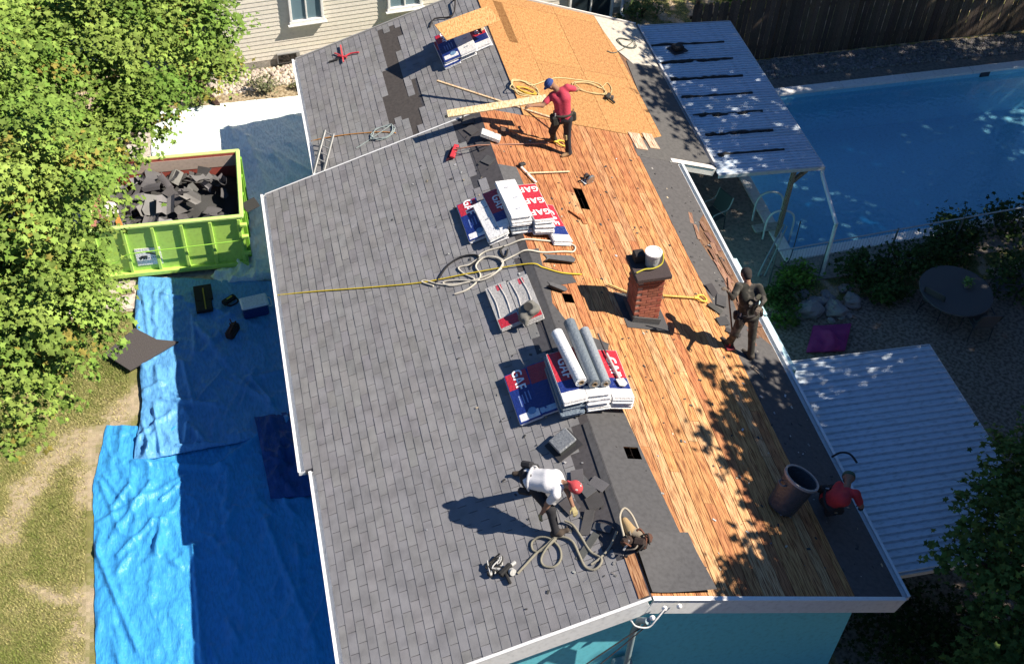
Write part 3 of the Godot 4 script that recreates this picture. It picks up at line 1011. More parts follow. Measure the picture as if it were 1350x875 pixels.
func boards(house: Node3D) -> void:
	var holes := [[0.42, 0.58, -6.42, -6.18], [1.63, 1.78, -9.72, -9.05], [0.48, 0.75, -2.83, -2.58]]
	var st := nb()
	plate(st, "R", rect(0.0, 4.66, -11.3, -0.01), -0.075, -0.05, Color(0.05, 0.035, 0.025))
	# joists rather than a sheet below the boards
	st = nb()
	var zj := -0.3
	while zj > -17.3:
		var skip := false
		for hz in [[-6.45, -6.15], [-9.75, -9.02], [-2.86, -2.55], [-15.14, -14.79]]:
			skip = skip or (zj > hz[0] and zj < hz[1])
		if skip:
			zj -= 0.61
			continue
		plate(st, "R", rect(0.03 if zj > -11.9 else 1.13, 4.6 if zj > -11.4 else 5.55, zj - 0.02, zj + 0.02), -0.16, -0.021, Color(0.3, 0.2, 0.11))
		zj -= 0.61
	mkw(st, "rafters", ms["plank"], house)
	var deck := Node3D.new()
	put(deck, "board_deck", house)
	var w := 0.2
	for r in 19:
		var s0 := r * w + 0.002
		var s1 := s0 + w - 0.011
		if r == 18:
			s1 = 3.76
		var z := -0.015
		var first := true
		while z > -12.0:
			var ln := rg.randf_range(2.6, 4.9)
			if first:
				ln = rg.randf_range(0.9, 4.9)
				first = false
			var z0 := maxf(z - ln, -12.07)
			if z0 < -11.2:
				z0 = -12.07
			var segs := [[z0, z]]
			for h in holes:
				if s0 < h[1] - 0.03 and s1 > h[0] + 0.03:
					var nsegs := []
					for q in segs:
						if h[2] < q[1] and h[3] > q[0]:
							if h[2] - q[0] > 0.05:
								nsegs.append([q[0], h[2]])
							if q[1] - h[3] > 0.05:
								nsegs.append([h[3], q[1]])
						else:
							nsegs.append(q)
					segs = nsegs
			for q in segs:
				var b := nb()
				var zm: float = (q[0] + q[1]) * 0.5
				var hl: float = (q[1] - q[0]) * 0.5 - 0.003
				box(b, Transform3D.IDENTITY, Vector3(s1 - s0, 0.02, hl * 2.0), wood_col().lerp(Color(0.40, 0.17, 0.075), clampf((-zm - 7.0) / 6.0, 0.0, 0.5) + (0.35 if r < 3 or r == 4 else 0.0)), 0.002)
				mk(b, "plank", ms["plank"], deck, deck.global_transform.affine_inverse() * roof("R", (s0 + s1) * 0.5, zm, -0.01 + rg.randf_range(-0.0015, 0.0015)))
			z = z0
	# plywood on the far wing
	var rows := [[1.10, 2.02], [2.025, 3.24], [3.245, 4.46], [4.465, 4.62]]
	var zs := [[-12.08, -14.51], [-14.515, -16.95], [-16.955, -17.36]]
	for ri in rows.size():
		for zi in zs.size():
			var q: Array = rows[ri]
			var zz: Array = zs[zi]
			if ri == 3 and zi > 1:
				continue
			var b := nb()
			var c := vary(Color(0.45, 0.262, 0.105), 0.07)
			var hs := [1.51, 1.75, -15.11, -14.82]
			if q[0] < hs[0] and q[1] > hs[1] and zz[1] < hs[2]:
				plate(b, "R", rect(q[0], hs[0], zz[1], zz[0]), -0.012, 0.004, c)
				plate(b, "R", rect(hs[1], q[1], zz[1], zz[0]), -0.012, 0.004, c)
				plate(b, "R", rect(hs[0], hs[1], zz[1], hs[2]), -0.012, 0.004, c)
				plate(b, "R", rect(hs[0], hs[1], hs[3], zz[0]), -0.012, 0.004, c)
			else:
				plate(b, "R", rect(q[0], q[1] - 0.003, zz[1], zz[0] - 0.003), -0.012, 0.004, c)
			mkw(b, "plywood_sheet", ms["ply"], house)
	# underlay
	var und := Color(0.08, 0.076, 0.076)
	var base := nb()
	plate(base, "R", rect(3.77, 4.685, -11.3, -0.01), -0.05, -0.012, Color(0.2, 0.12, 0.07))
	plate(base, "R", rect(4.63, 5.67, -17.36, -11.32), -0.05, -0.012, Color(0.2, 0.12, 0.07))
	plate(base, "R", rect(3.77, 4.62, -12.07, -11.32), -0.05, -0.012, Color(0.2, 0.12, 0.07))
	mkw(base, "eave_deck", ms["plank"], house)
	var lay := func(pts: Array, called: String, c: Color, h0: float, h1: float) -> void:
		var s := nb()
		plate(s, "R", pts, h0, h1, c)
		mkw(s, called, ms["underlay"], house)
	lay.call([Vector2(3.72, -0.03), Vector2(4.66, -0.03), Vector2(4.66, -5.6), Vector2(4.2, -6.2), Vector2(4.34, -7.4), Vector2(4.18, -8.6), Vector2(4.5, -9.3), Vector2(4.66, -9.5), Vector2(4.66, -11.28), Vector2(4.5, -11.3), Vector2(3.7, -11.62), Vector2(3.70, -8.0), Vector2(3.76, -6.0), Vector2(3.72, -4.0)], "underlay_sheet", und, -0.011, 0.004)
	lay.call([Vector2(3.66, -11.28), Vector2(4.5, -11.28), Vector2(5.66, -11.28), Vector2(5.66, -15.5), Vector2(4.75, -15.4), Vector2(4.62, -14.0), Vector2(4.62, -12.25), Vector2(3.68, -11.75)], "underlay_sheet", Color(0.088, 0.083, 0.08), -0.01, 0.007)
	lay.call([Vector2(4.44, -17.34), Vector2(5.67, -17.34), Vector2(5.67, -15.42), Vector2(4.9, -15.3), Vector2(4.62, -15.8), Vector2(4.5, -16.6)], "pale_underlay_sheet", Color(0.47, 0.43, 0.36), -0.004, 0.010)
	# sheet over the near ridge, with its vent hole
	var s := nb()
	var uc := Color(0.062, 0.062, 0.066)
	plate(s, "R", [Vector2(0.0, -3.55), Vector2(0.74, -3.68), Vector2(0.80, -2.83), Vector2(0.0, -2.83)], 0.001, 0.007, uc)
	plate(s, "R", [Vector2(0.0, -2.83), Vector2(0.48, -2.83), Vector2(0.48, -2.58), Vector2(0.0, -2.58)], 0.001, 0.007, uc)
	plate(s, "R", [Vector2(0.75, -2.83), Vector2(0.80, -2.83), Vector2(0.815, -2.58), Vector2(0.75, -2.58)], 0.001, 0.007, uc)
	plate(s, "R", [Vector2(0.0, -2.58), Vector2(0.815, -2.58), Vector2(0.94, -0.98), Vector2(0.0, -0.98)], 0.001, 0.007, uc)
	plate(s, "L", [Vector2(0.0, -3.3), Vector2(0.1, -3.3), Vector2(0.13, -0.98), Vector2(0.0, -0.98)], 0.021, 0.026, uc)
	mkw(s, "underlay_sheet", ms["underlay"], house)
	# the last piece, curling up at the gable
	var st2 := nb()
	var prev := []
	st2.set_smooth_group(1)
	for i in 13:
		var t := i / 12.0
		var row := []
		for k in 9:
			var u := k / 8.0
			var lift := 0.03 + 0.05 * pow(absf(u - 0.35), 2.0) * 3.0 * (0.3 + t) + 0.02 * (1.0 + sin(t * 5.0 + u * 4.0)) * t + (0.05 * pow(1.0 - t, 3.0))
			row.append(roof("R", lerpf(0.025, 1.0 + 0.08 * t, u), lerpf(-1.10, -0.06, t), lift).origin)
		if i > 0:
			for k in 8:
				quad(st2, prev[k], prev[k + 1], row[k + 1], row[k], prev[k] - Vector3(0, 1, 0), Color(0.066, 0.066, 0.07))
		prev = row
	mkw(st2, "underlay_flap", ms["underlay"], house)
	# fresh wood at the ridge end
	var rb := nb()
	box(rb, roof("L", 0.09, -0.4, 0.012), Vector3(0.16, 0.02, 0.72), Color(0.52, 0.30, 0.16), 0.003)
	mkw(rb, "plank", ms["plank"], deck)
	# felt rolled back along the middle of the ridge
	var cu := nb()
	plate(cu, "R", [Vector2(0.0, -7.5), Vector2(0.25, -7.6), Vector2(0.2, -7.1), Vector2(0.75, -6.95), Vector2(0.8, -6.75), Vector2(0.2, -6.55), Vector2(0.12, -6.1), Vector2(0.3, -5.62), Vector2(0.62, -5.35), Vector2(0.98, -5.2), Vector2(0.72, -4.6), Vector2(0.0, -4.6)], 0.002, 0.008, Color(0.058, 0.058, 0.062))
	plate(cu, "L", [Vector2(0.0, -7.5), Vector2(0.16, -7.5), Vector2(0.16, -4.6), Vector2(0.0, -4.6)], 0.021, 0.026, Color(0.058, 0.058, 0.062))
	mkw(cu, "underlay_sheet", ms["underlay"], house)
	cu = nb()
	plate(cu, "R", [Vector2(0.02, -10.1), Vector2(0.42, -10.1), Vector2(0.5, -8.5), Vector2(0.02, -8.4)], 0.002, 0.008, Color(0.085, 0.085, 0.09))
	mkw(cu, "underlay_sheet", ms["underlay"], house)
	# loose edge boards by the step, and the torn redwood boards at the eave
	for q in [[3.85, -11.85, 0.30, 0.6, 0.03], [4.22, -11.95, 0.26, 0.55, 0.06]]:
		var b := nb()
		box(b, roof("R", q[0], q[1], 0.018, q[4]), Vector3(q[2], 0.02, q[3]), Color(0.62, 0.5, 0.4), 0.003)
		mkw(b, "trim_board", ms["plank"], house)
	for i in 16:
		var z := -9.3 + i * 0.235
		var b := nb()
		var ln := rg.randf_range(0.25, 0.8)
		box(b, roof("R", rg.randf_range(4.22, 4.6), z, 0.002 + (i % 3) * 0.006, rg.randf_range(-0.25, 0.25)), Vector3(rg.randf_range(0.06, 0.15), 0.012, ln), vary(Color(0.26, 0.16, 0.12), 0.35), 0.002)
		mkw(b, "torn_board", ms["plank"], house)

func chimney(house: Node3D) -> void:
	var x0 := 1.60
	var x1 := 2.10
	var z1 := -5.85
	var z0 := -6.37
	var top := 4.80
	var bot := 3.45
	var st := nb()
	box(st, at((x0 + x1) * 0.5, (top + bot) * 0.5, (z0 + z1) * 0.5), Vector3(x1 - x0 - 0.024, top - bot, z1 - z0 - 0.024), Color(0.30, 0.24, 0.21))
	var ch := mkw(st, "chimney", ms["granite"], house)
	var variants := []
	for k in 5:
		var b := nb()
		box(b, Transform3D.IDENTITY, Vector3(0.19, 0.058, 0.09), vary(Color(0.31, 0.105, 0.065), 0.22), 0.004)
		b.generate_normals()
		variants.append(b.commit())
	var half := nb()
	box(half, Transform3D.IDENTITY, Vector3(0.09, 0.058, 0.09), Color(0.34, 0.09, 0.055), 0.004)
	half.generate_normals()
	var hm := half.commit()
	var inv := ch.global_transform.affine_inverse()
	var rows := int((top - bot) / 0.068)
	for r in rows:
		var y := top - 0.036 - r * 0.068
		for f in 4:
			var w := (x1 - x0) if f % 2 == 0 else (z1 - z0)
			var o := Vector3((x0 + x1) * 0.5, y, z1 - 0.045) if f == 0 else Vector3((x0 + x1) * 0.5, y, z0 + 0.045) if f == 2 else Vector3(x1 - 0.045, y, (z0 + z1) * 0.5) if f == 1 else Vector3(x0 + 0.045, y, (z0 + z1) * 0.5)
			if o.y < RY - o.x * SN / C - 0.02 and f != 1:
				continue
			if f == 2 and r > 8:
				continue
			var dirv := Vector3(1, 0, 0) if f % 2 == 0 else Vector3(0, 0, 1)
			var p := -w * 0.5 + (0.0 if (r + f) % 2 == 0 else 0.095)
			if f % 2 == 1:
				p = -w * 0.5 + 0.095
				w -= 0.095
			var e := w * 0.5
			while p < e - 0.03:
				var full := p + 0.192 <= e + 0.02
				var wd := 0.19 if full else 0.09
				var c := o + dirv * (p + wd * 0.5)
				var yaw := 0.0 if f % 2 == 0 else PI * 0.5
				mi(variants[rg.randi() % 5] if full else hm, "brick", ms["brick"], ch, inv * at(c.x + rg.randf_range(-0.0012, 0.0012), c.y, c.z + rg.randf_range(-0.0012, 0.0012), yaw))
				p += wd + 0.01
	st = nb()
	box(st, at((x0 + x1) * 0.5, top + 0.035, (z0 + z1) * 0.5), Vector3(0.66, 0.09, 0.68), Color(0.055, 0.04, 0.042), 0.015)
	mkw(st, "cap", ms["granite"], ch)
	# dark metal flashing round the foot
	st = nb()
	var fc := Color(0.085, 0.088, 0.092)
	plate(st, "R", rect(1.52, 2.42, -6.6, -5.68), 0.006, 0.012, Color(0.06, 0.062, 0.066))
	bar(st, Vector3(x0 - 0.02, RY - x0 * SN / C + 0.06, z1 + 0.014), Vector3(x1 + 0.02, RY - x1 * SN / C + 0.06, z1 + 0.014), 0.022, 0.17, fc, Vector3(SN, C, 0))
	for x in [x0 - 0.014, x1 + 0.014]:
		box(st, at(x, RY - x * SN / C + 0.06, (z0 + z1) * 0.5), Vector3(0.012, 0.17, 0.56), fc)
	mkw(st, "flashing", ms["granite"], ch)

# ---------------------------------------------------------------- the neighbour's house
func build_neighbour() -> void:
	var xf := at(-5.15, 0, -20.6, 0.10)
	var h := thing("neighbour_house", "beige vinyl sided house with white framed windows beyond the roof", "house", xf)
	var st := nb()
	box(st, at(6.0, 3.0, -2.6), Vector3(12.0, 6.0, 5.0), Color(0.40, 0.36, 0.29))
	mk(st, "wall", ms["paint"], h)
	# clapboards, one by one
	for i in 30:
		var y := 0.30 + i * 0.13
		var b := nb()
		var bx := Basis(Vector3.RIGHT, -0.11)
		box(b, Transform3D(bx, Vector3(5.9, y, -0.085)), Vector3(12.05, 0.136, 0.014), vary(Color(0.66, 0.62, 0.54), 0.03), 0.002)
		mk(b, "siding_board", ms["paint"], h)
	st = nb()
	box(st, at(6.0, 0.12, -0.11), Vector3(12.0, 0.24, 0.06), Color(0.36, 0.33, 0.29))
	mk(st, "foundation", ms["concrete"], h)
	st = nb()
	for x in [-0.08, 11.98]:
		box(st, at(x, 2.2, -0.06), Vector3(0.12, 4.2, 0.12), Color(0.6, 0.57, 0.5), 0.01)
	mk(st, "corner_trim", ms["paint"], h)
	var wins := [[Vector2(1.844, 1.364), Vector2(2.785, 1.305), 1.15], [Vector2(4.587, 1.278), Vector2(5.574, 1.313), 1.15], [Vector2(10.052, 0.636), Vector2(11.480, -0.076), 1.5]]
	for w in wins:
		var a: Vector2 = w[0]
		var b: Vector2 = w[1]
		var x0 := a.x
		var x1 := b.x
		var y0 := minf(a.y, b.y)
		var y1: float = y0 + w[2]
		var f := nb()
		var cx := (x0 + x1) * 0.5
		var fc := Color(0.78, 0.78, 0.76)
		for q in [[cx, y0 + 0.04, x1 - x0, 0.09], [cx, y1 - 0.04, x1 - x0, 0.09]]:
			box(f, at(q[0], q[1], 0.01), Vector3(q[2] + 0.04, q[3], 0.09), fc, 0.008)
		for q in [x0 + 0.035, x1 - 0.035]:
			box(f, at(q, (y0 + y1) * 0.5, 0.01), Vector3(0.07, y1 - y0 - 0.172, 0.088), fc, 0.008)
		box(f, at(cx, (y0 + y1) * 0.5, 0.0), Vector3(0.04, y1 - y0 - 0.18, 0.06), fc, 0.006)
		box(f, at(cx, y0 - 0.03, 0.04), Vector3(x1 - x0 + 0.14, 0.04, 0.14), fc, 0.008)
		var wn := mk(f, "window", ms["paint"], h)
		for sd in [-1.0, 1.0]:
			var g := nb()
			box(g, at(cx + sd * (x1 - x0) * 0.23, (y0 + y1) * 0.5, -0.02), Vector3((x1 - x0) * 0.42, y1 - y0 - 0.19, 0.012), Color(0.16, 0.23, 0.26) if w[0].x < 6.0 else Color(0.03, 0.04, 0.05))
			mk(g, "pane", mat(0.9, 0.95, 1.0, 0.08), wn)
	# basement window
	var bw := nb()
	var p0 := Vector2(1.380, -0.311)
	var p1 := Vector2(2.024, -0.353)
	box(bw, at((p0.x + p1.x) * 0.5, 0.26, -0.02), Vector3(p1.x - p0.x, 0.32, 0.07), Color(0.25, 0.25, 0.24), 0.01)
	var bo := mk(bw, "basement_window", ms["paint"], h)
	bw = nb()
	box(bw, at((p0.x + p1.x) * 0.5 - 0.03, 0.26, 0.02), Vector3(p1.x - p0.x - 0.14, 0.24, 0.01), Color(0.02, 0.02, 0.02))
	mk(bw, "pane", mat(0.5, 0.5, 0.5, 0.1), bo)
	st = nb()
	tube(st, [Vector3(11.75, 4.3, 0.06), Vector3(11.75, 0.15, 0.06), Vector3(11.75, 0.08, 0.25)], 0.045, 8, Color(0.6, 0.6, 0.58))
	mk(st, "downspout", ms["paint"], h)
	# low roof eave out of frame
	st = nb()
	box(st, at(6.0, 6.1, -2.4), Vector3(12.6, 0.25, 6.2), Color(0.12, 0.11, 0.11))
	mk(st, "roof", ms["granite"], h)
	# front bed with pale stones
	var sm := nb()
	box(sm, Transform3D(Basis(Vector3(1, 1, 0).normalized(), 0.6), Vector3.ZERO), Vector3(0.1, 0.07, 0.085), Color.WHITE, 0.024)
	sm.generate_normals()
	var smesh := sm.commit()
	var xs := []
	var cs := []
	for i in 900:
		var q := xf * Vector3(rg.randf_range(-0.6, 3.0), 0.02, rg.randf_range(0.02, 0.95))
		var s := rg.randf_range(0.5, 1.5)
		xs.append(Transform3D(Basis.from_euler(Vector3(rg.randf() * TAU, rg.randf() * TAU, 0)).scaled(Vector3.ONE * s), q))
		cs.append(vary(Color(0.52, 0.45, 0.37), 0.3))
	stuff(multi("pebbles", smesh, ms["granite"], xs, cs))
	# timber edging of the bed
	st = nb()
	bar(st, Vector3(-6.130, 0.060, -20.630), Vector3(-5.526, 0.060, -19.089), 0.14, 0.16, Color(0.06, 0.035, 0.02), Vector3.UP, 0.01)
	tag(mk(st, "garden_edging", ms["plank"]), "dark timber edging beam beside the pale stones at the neighbour wall", "garden edging")

# ---------------------------------------------------------------- pool and back yard
func build_pool_yard() -> void:
	var pool := thing("swimming_pool", "rectangular swimming pool with pale coping and blue liner", "swimming pool", at(13.0, 0, -13.9))
	var a := Vector3(7.55, 0, -10.75)
	var b := Vector3(26.0, 0, -11.55)
	var c := Vector3(26.0, 0, -17.1)
	var d := Vector3(7.62, 0, -16.95)
	var st := nb()
	var bl := Color(0.24, 0.66, 0.86)
	var dn := Vector3(0, -1.5, 0)
	var mid := Vector3(16, -0.7, -13.9)
	for q in [[a, b], [b, c], [c, d], [d, a]]:
		quad(st, q[0], q[1], q[1] + dn, q[0] + dn, q[0] + ((q[0] + q[1]) * 0.5 - mid) * 2.0, bl)
	quad(st, a + dn, b + dn, c + dn, d + dn, mid - Vector3(0, 5, 0), bl)
	mkw(st, "liner", ms["paint"], pool)
	# coping slabs, one by one
	for q in [[a, b, 9], [b, c, 4], [d, c, 9], [a, d, 4]]:
		var n: int = q[2]
		for i in n:
			var p0: Vector3 = q[0].lerp(q[1], float(i) / n)
			var p1: Vector3 = q[0].lerp(q[1], float(i + 1) / n)
			var dr := (p1 - p0).normalized()
			var o := nb()
			var out := dr.cross(Vector3.UP)
			var m := (p0 + p1) * 0.5
			if out.dot(m - Vector3(16, 0, -13.9)) < 0.0:
				out = -out
			bar(o, p0 + out * 0.12 + dr * (0.006 if i > 0 else -0.25) + Vector3(0, 0.035, 0), p1 + out * 0.12 - dr * (0.006 if i < n - 1 else -0.25) + Vector3(0, 0.035 if q[2] == 9 else 0.033, 0), 0.3, 0.08, vary(Color(0.78, 0.78, 0.76), 0.05), Vector3.UP, 0.012)
			mkw(o, "coping_slab", ms["paint"], pool)
	st = nb()
	box(st, at(16.2, -0.06, -17.0), Vector3(0.3, 0.16, 0.04), Color(0.02, 0.03, 0.05), 0.01)
	mkw(st, "skimmer", ms["paint"], pool)
	# the water
	var wm := StandardMaterial3D.new()
	wm.albedo_color = Color(0.06, 0.42, 0.68, 0.2)
	wm.transparency = BaseMaterial3D.TRANSPARENCY_ALPHA
	wm.roughness = 0.04
	wm.normal_enabled = true
	wm.normal_texture = noise_tex(0.02, 3, [], 71, 512, FastNoiseLite.TYPE_SIMPLEX_SMOOTH, true, 1.5)
	wm.normal_scale = 0.7
	wm.uv1_triplanar = true
	wm.uv1_world_triplanar = true
	wm.uv1_scale = Vector3(0.4, 0.4, 0.4)
	st = nb()
	var lv := Vector3(0, -0.13, 0)
	quad(st, a + lv + Vector3(0.01, 0, -0.01), b + lv + Vector3(-0.01, 0, -0.01), c + lv + Vector3(-0.01, 0, 0.01), d + lv + Vector3(0.01, 0, 0.01), Vector3(13, -5, -14))
	structure(mk(st, "water", wm))
	# ladder rails at the pool's left edge
	var lad := thing("pool_ladder", "white curved grab rails of the pool ladder at the deck edge", "pool ladder", at(7.5, 0, -11.8))
	for z in [-11.35, -12.05]:
		st = nb()
		tube(st, smooth([Vector3(7.05, 0.03, z), Vector3(7.05, 0.62, z), Vector3(7.2, 0.86, z), Vector3(7.5, 0.86, z), Vector3(7.75, 0.6, z), Vector3(7.78, -0.1, z), Vector3(7.78, -1.0, z)], 5), 0.026, 8, Color(0.62, 0.68, 0.68))
		mkw(st, "rail", ms["paint"], lad)
	for y in [-0.3, -0.6, -0.9]:
		st = nb()
		box(st, at(7.78, y, -11.7), Vector3(0.09, 0.03, 0.66), Color(0.6, 0.65, 0.66), 0.008)
		mkw(st, "step", ms["paint"], lad)
	# low metal fence on the near side of the pool
	var fn := thing("pool_fence", "low black metal pool fence with a thin top rail", "fence", at(11.0, 0, -10.2))
	var px := [6.62, 7.95, 9.74, 11.5, 13.2, 15.0, 16.8]
	for i in px.size():
		st = nb()
		var z: float = -9.95 - (px[i] - 8.0) * 0.055
		tube(st, [Vector3(px[i], 0.0, z), Vector3(px[i], 1.06, z)], 0.024, 7, Color(0.11, 0.13, 0.14))
		mkw(st, "post", ms["paint"], fn)
	st = nb()
	tube(st, [Vector3(6.62, 1.03, -9.87), Vector3(16.8, 1.03, -10.43)], 0.02, 6, Color(0.34, 0.40, 0.44))
	mkw(st, "rail", ms["paint"], fn)
	st = nb()
	for i in 130:
		var x := 6.7 + i * 0.078
		var z := -9.95 - (x - 8.0) * 0.055
		tube(st, [Vector3(x, 0.08, z), Vector3(x, 1.02, z)], 0.0028, 3, Color(0.08, 0.09, 0.1), false)
	stuff(mkw(st, "mesh_wires", ms["paint"], fn))
	# gate at the house end: two upright tubes and a curved brace
	var gt := thing("pool_gate", "narrow metal gate frame standing between the eave and the pool corner", "gate", at(6.5, 0, -10.2))
	st = nb()
	tube(st, smooth([Vector3(6.551, 0.030, -10.160), Vector3(6.278, 0.500, -9.709) + Vector3(0, 0, -0.1), Vector3(7.153, 1.000, -10.741)], 5), 0.022, 7, Color(0.25, 0.31, 0.32))
	tube(st, [Vector3(6.603, 0.030, -10.098), Vector3(7.203, 1.000, -10.676)], 0.018, 7, Color(0.25, 0.31, 0.32))
	mkw(st, "post", ms["paint"], gt)
	st = nb()
	tube(st, smooth([Vector3(7.631, 0.950, -10.847), Vector3(7.405, 0.250, -10.482), Vector3(7.221, 0.100, -10.330), Vector3(6.989, 0.060, -10.311), Vector3(6.733, 0.400, -10.523)], 5), 0.012, 6, Color(0.05, 0.055, 0.06))
	mkw(st, "brace", ms["paint"], gt)
	# wooden fence at the back, picket by picket
	var bf := thing("board_fence", "dark weathered wooden board fence behind the pool gravel", "fence", at(14, 0, -18.9))
	var x := 7.6
	while x < 20.5:
		st = nb()
		var hgt := 2.0 + rg.randf_range(-0.03, 0.03)
		var w := 0.135
		var tn := rg.randf_range(-0.012, 0.012)
		var zf := -18.75 - (x - 9.0) * 0.012
		var poly := PackedVector2Array([Vector2(-w / 2, 0), Vector2(w / 2, 0), Vector2(w / 2, hgt - 0.05), Vector2(w / 4, hgt), Vector2(-w / 4, hgt), Vector2(-w / 2, hgt - 0.05)])
		prism(st, Transform3D(Basis(Vector3(1, tn, 0).normalized(), Vector3(0, 0, 1), Vector3(tn, -1, 0).normalized() * -1.0), Vector3(x, 0.03, zf)), poly, 0.0, 0.02, vary(Color(0.11, 0.098, 0.085), 0.4))
		mkw(st, "picket", ms["plank"], bf)
		x += 0.155
	for y in [0.4, 1.6]:
		st = nb()
		bar(st, Vector3(7.5, y, -18.80), Vector3(20.6, y, -18.96), 0.05, 0.09, Color(0.13, 0.1, 0.065))
		mkw(st, "rail", ms["plank"], bf)
	for i in 6:
		st = nb()
		box(st, at(7.7 + i * 2.5, 1.05, -18.86 - i * 0.03), Vector3(0.1, 2.1, 0.09), Color(0.14, 0.1, 0.065), 0.006)
		mkw(st, "post", ms["plank"], bf)
	# gravel behind the pool with its kerb
	var gs := nb()
	box(gs, Transform3D(Basis(Vector3(1, 1, 0).normalized(), 0.6), Vector3.ZERO), Vector3(0.09, 0.06, 0.075), Color.WHITE, 0.02)
	gs.generate_normals()
	var gm := gs.commit()
	var xs := []
	var cs := []
	for i in 9000:
		xs.append(Transform3D(Basis.from_euler(Vector3(rg.randf() * TAU, rg.randf() * TAU, 0)).scaled(Vector3.ONE * rg.randf_range(0.4, 1.25)), Vector3(rg.randf_range(8.6, 19.5), rg.randf_range(0.01, 0.05), rg.randf_range(-18.65, -17.75))))
		cs.append(vary(Color(0.24, 0.225, 0.21), 0.4))
	stuff(multi("gravel", gm, ms["granite"], xs, cs))
	sheet("pool_surround", [Vector2(7.4, -18.7), Vector2(19.5, -18.7), Vector2(19.5, -17.3), Vector2(7.4, -17.25)], 0.02, ms["concrete"], "structure", Color(0.22, 0.2, 0.175))

# ---------------------------------------------------------------- awnings
func awning(called: String, label: String, hx0: float, hx1: float, y0: float, y1: float, z0: float, z1: float, panel: float, ribs: int, rib_h: float, rust: bool) -> Node3D:
	var o := thing(called, label, "awning", at((hx0 + hx1) * 0.5, 0, (z0 + z1) * 0.5))
	var n := int(round((z1 - z0) / panel))
	var white := Color(0.52, 0.60, 0.68)
	var ud := Vector3(hx1 - hx0, y1 - y0, 0).normalized()
	var un := Vector3(-ud.y, ud.x, 0)
	for i in n:
		var st := nb()
		var za := z0 + (z1 - z0) * i / n
		var zb := z0 + (z1 - z0) * (i + 1) / n - 0.004
		var col := vary(white, 0.05)
		# a corrugated profile: flat pan with raised ribs
		var prof := []
		for r in ribs:
			var u0 := float(r) / ribs
			var w := 1.0 / ribs
			prof.append(Vector2(u0, 0.0))
			prof.append(Vector2(u0 + w * 0.62, 0.0))
			prof.append(Vector2(u0 + w * 0.72, rib_h))
			prof.append(Vector2(u0 + w * 0.88, rib_h))
			prof.append(Vector2(u0 + w * 0.98, 0.0))
		prof.append(Vector2(1.0, 0.0))
		for k in prof.size() - 1:
			var p: Vector2 = prof[k]
			var q: Vector2 = prof[k + 1]
			var v0 := Vector3(hx0, y0, lerpf(za, zb, p.x)) + un * p.y
			var v1 := Vector3(hx0, y0, lerpf(za, zb, q.x)) + un * q.y
			var e := Vector3(hx1 - hx0, y1 - y0, 0)
			quad(st, v0, v1, v1 + e, v0 + e, v0 - Vector3(0, 1, 0), col)
			quad(st, v0 - un * 0.012, v1 - un * 0.012, v1 + e - un * 0.012, v0 + e - un * 0.012, v0 + Vector3(0, 1, 0), col)
			quad(st, v0 + e, v1 + e, v1 + e - un * 0.012, v0 + e - un * 0.012, v0, col)
		mkw(st, "roof_panel", ms["metal_sheet"], o)
	var fr := nb()
	var fc := Color(0.45, 0.48, 0.5)
	bar(fr, Vector3(hx1 + 0.015, y1 - 0.045, z0 - 0.03), Vector3(hx1 + 0.015, y1 - 0.045, z1 + 0.03), 0.035, 0.12, fc, Vector3.UP, 0.004)
	for z in [z0 - 0.02, z1 + 0.02]:
		bar(fr, Vector3(hx0, y0 - 0.03, z), Vector3(hx1, y1 - 0.03, z), 0.03, 0.1, fc, Vector3.UP, 0.004)
	for i in 3:
		var z := lerpf(z0, z1, (i + 0.5) / 3.0)
		bar(fr, Vector3(hx0, y0 - 0.09, z), Vector3(hx1, y1 - 0.09, z), 0.06, 0.1, fc)
	mkw(fr, "frame", ms["paint"], o)
	if rust:
		# black sealant smeared along the seams
		for i in 7:
			var z := lerpf(z0, z1, 0.155 + i * 0.122)
			var s := nb()
			var p := []
			var r := []
			for k in 18:
				var t := k / 17.0
				var u := lerpf(0.02 + 0.012 * i, 0.80 - 0.012 * i, t)
				p.append(Vector3(lerpf(hx0, hx1, u), lerpf(y0, y1, u) + 0.016, z + rg.randf_range(-0.025, 0.025) * (1.2 - t)))
				r.append(rg.randf_range(0.022, 0.06) if t < 0.6 else rg.randf_range(0.03, 0.045))
			tube(s, p, r, 6, Color(0.025, 0.025, 0.027))
			mkw(s, "sealant", ms["rubber"], o)
	return o

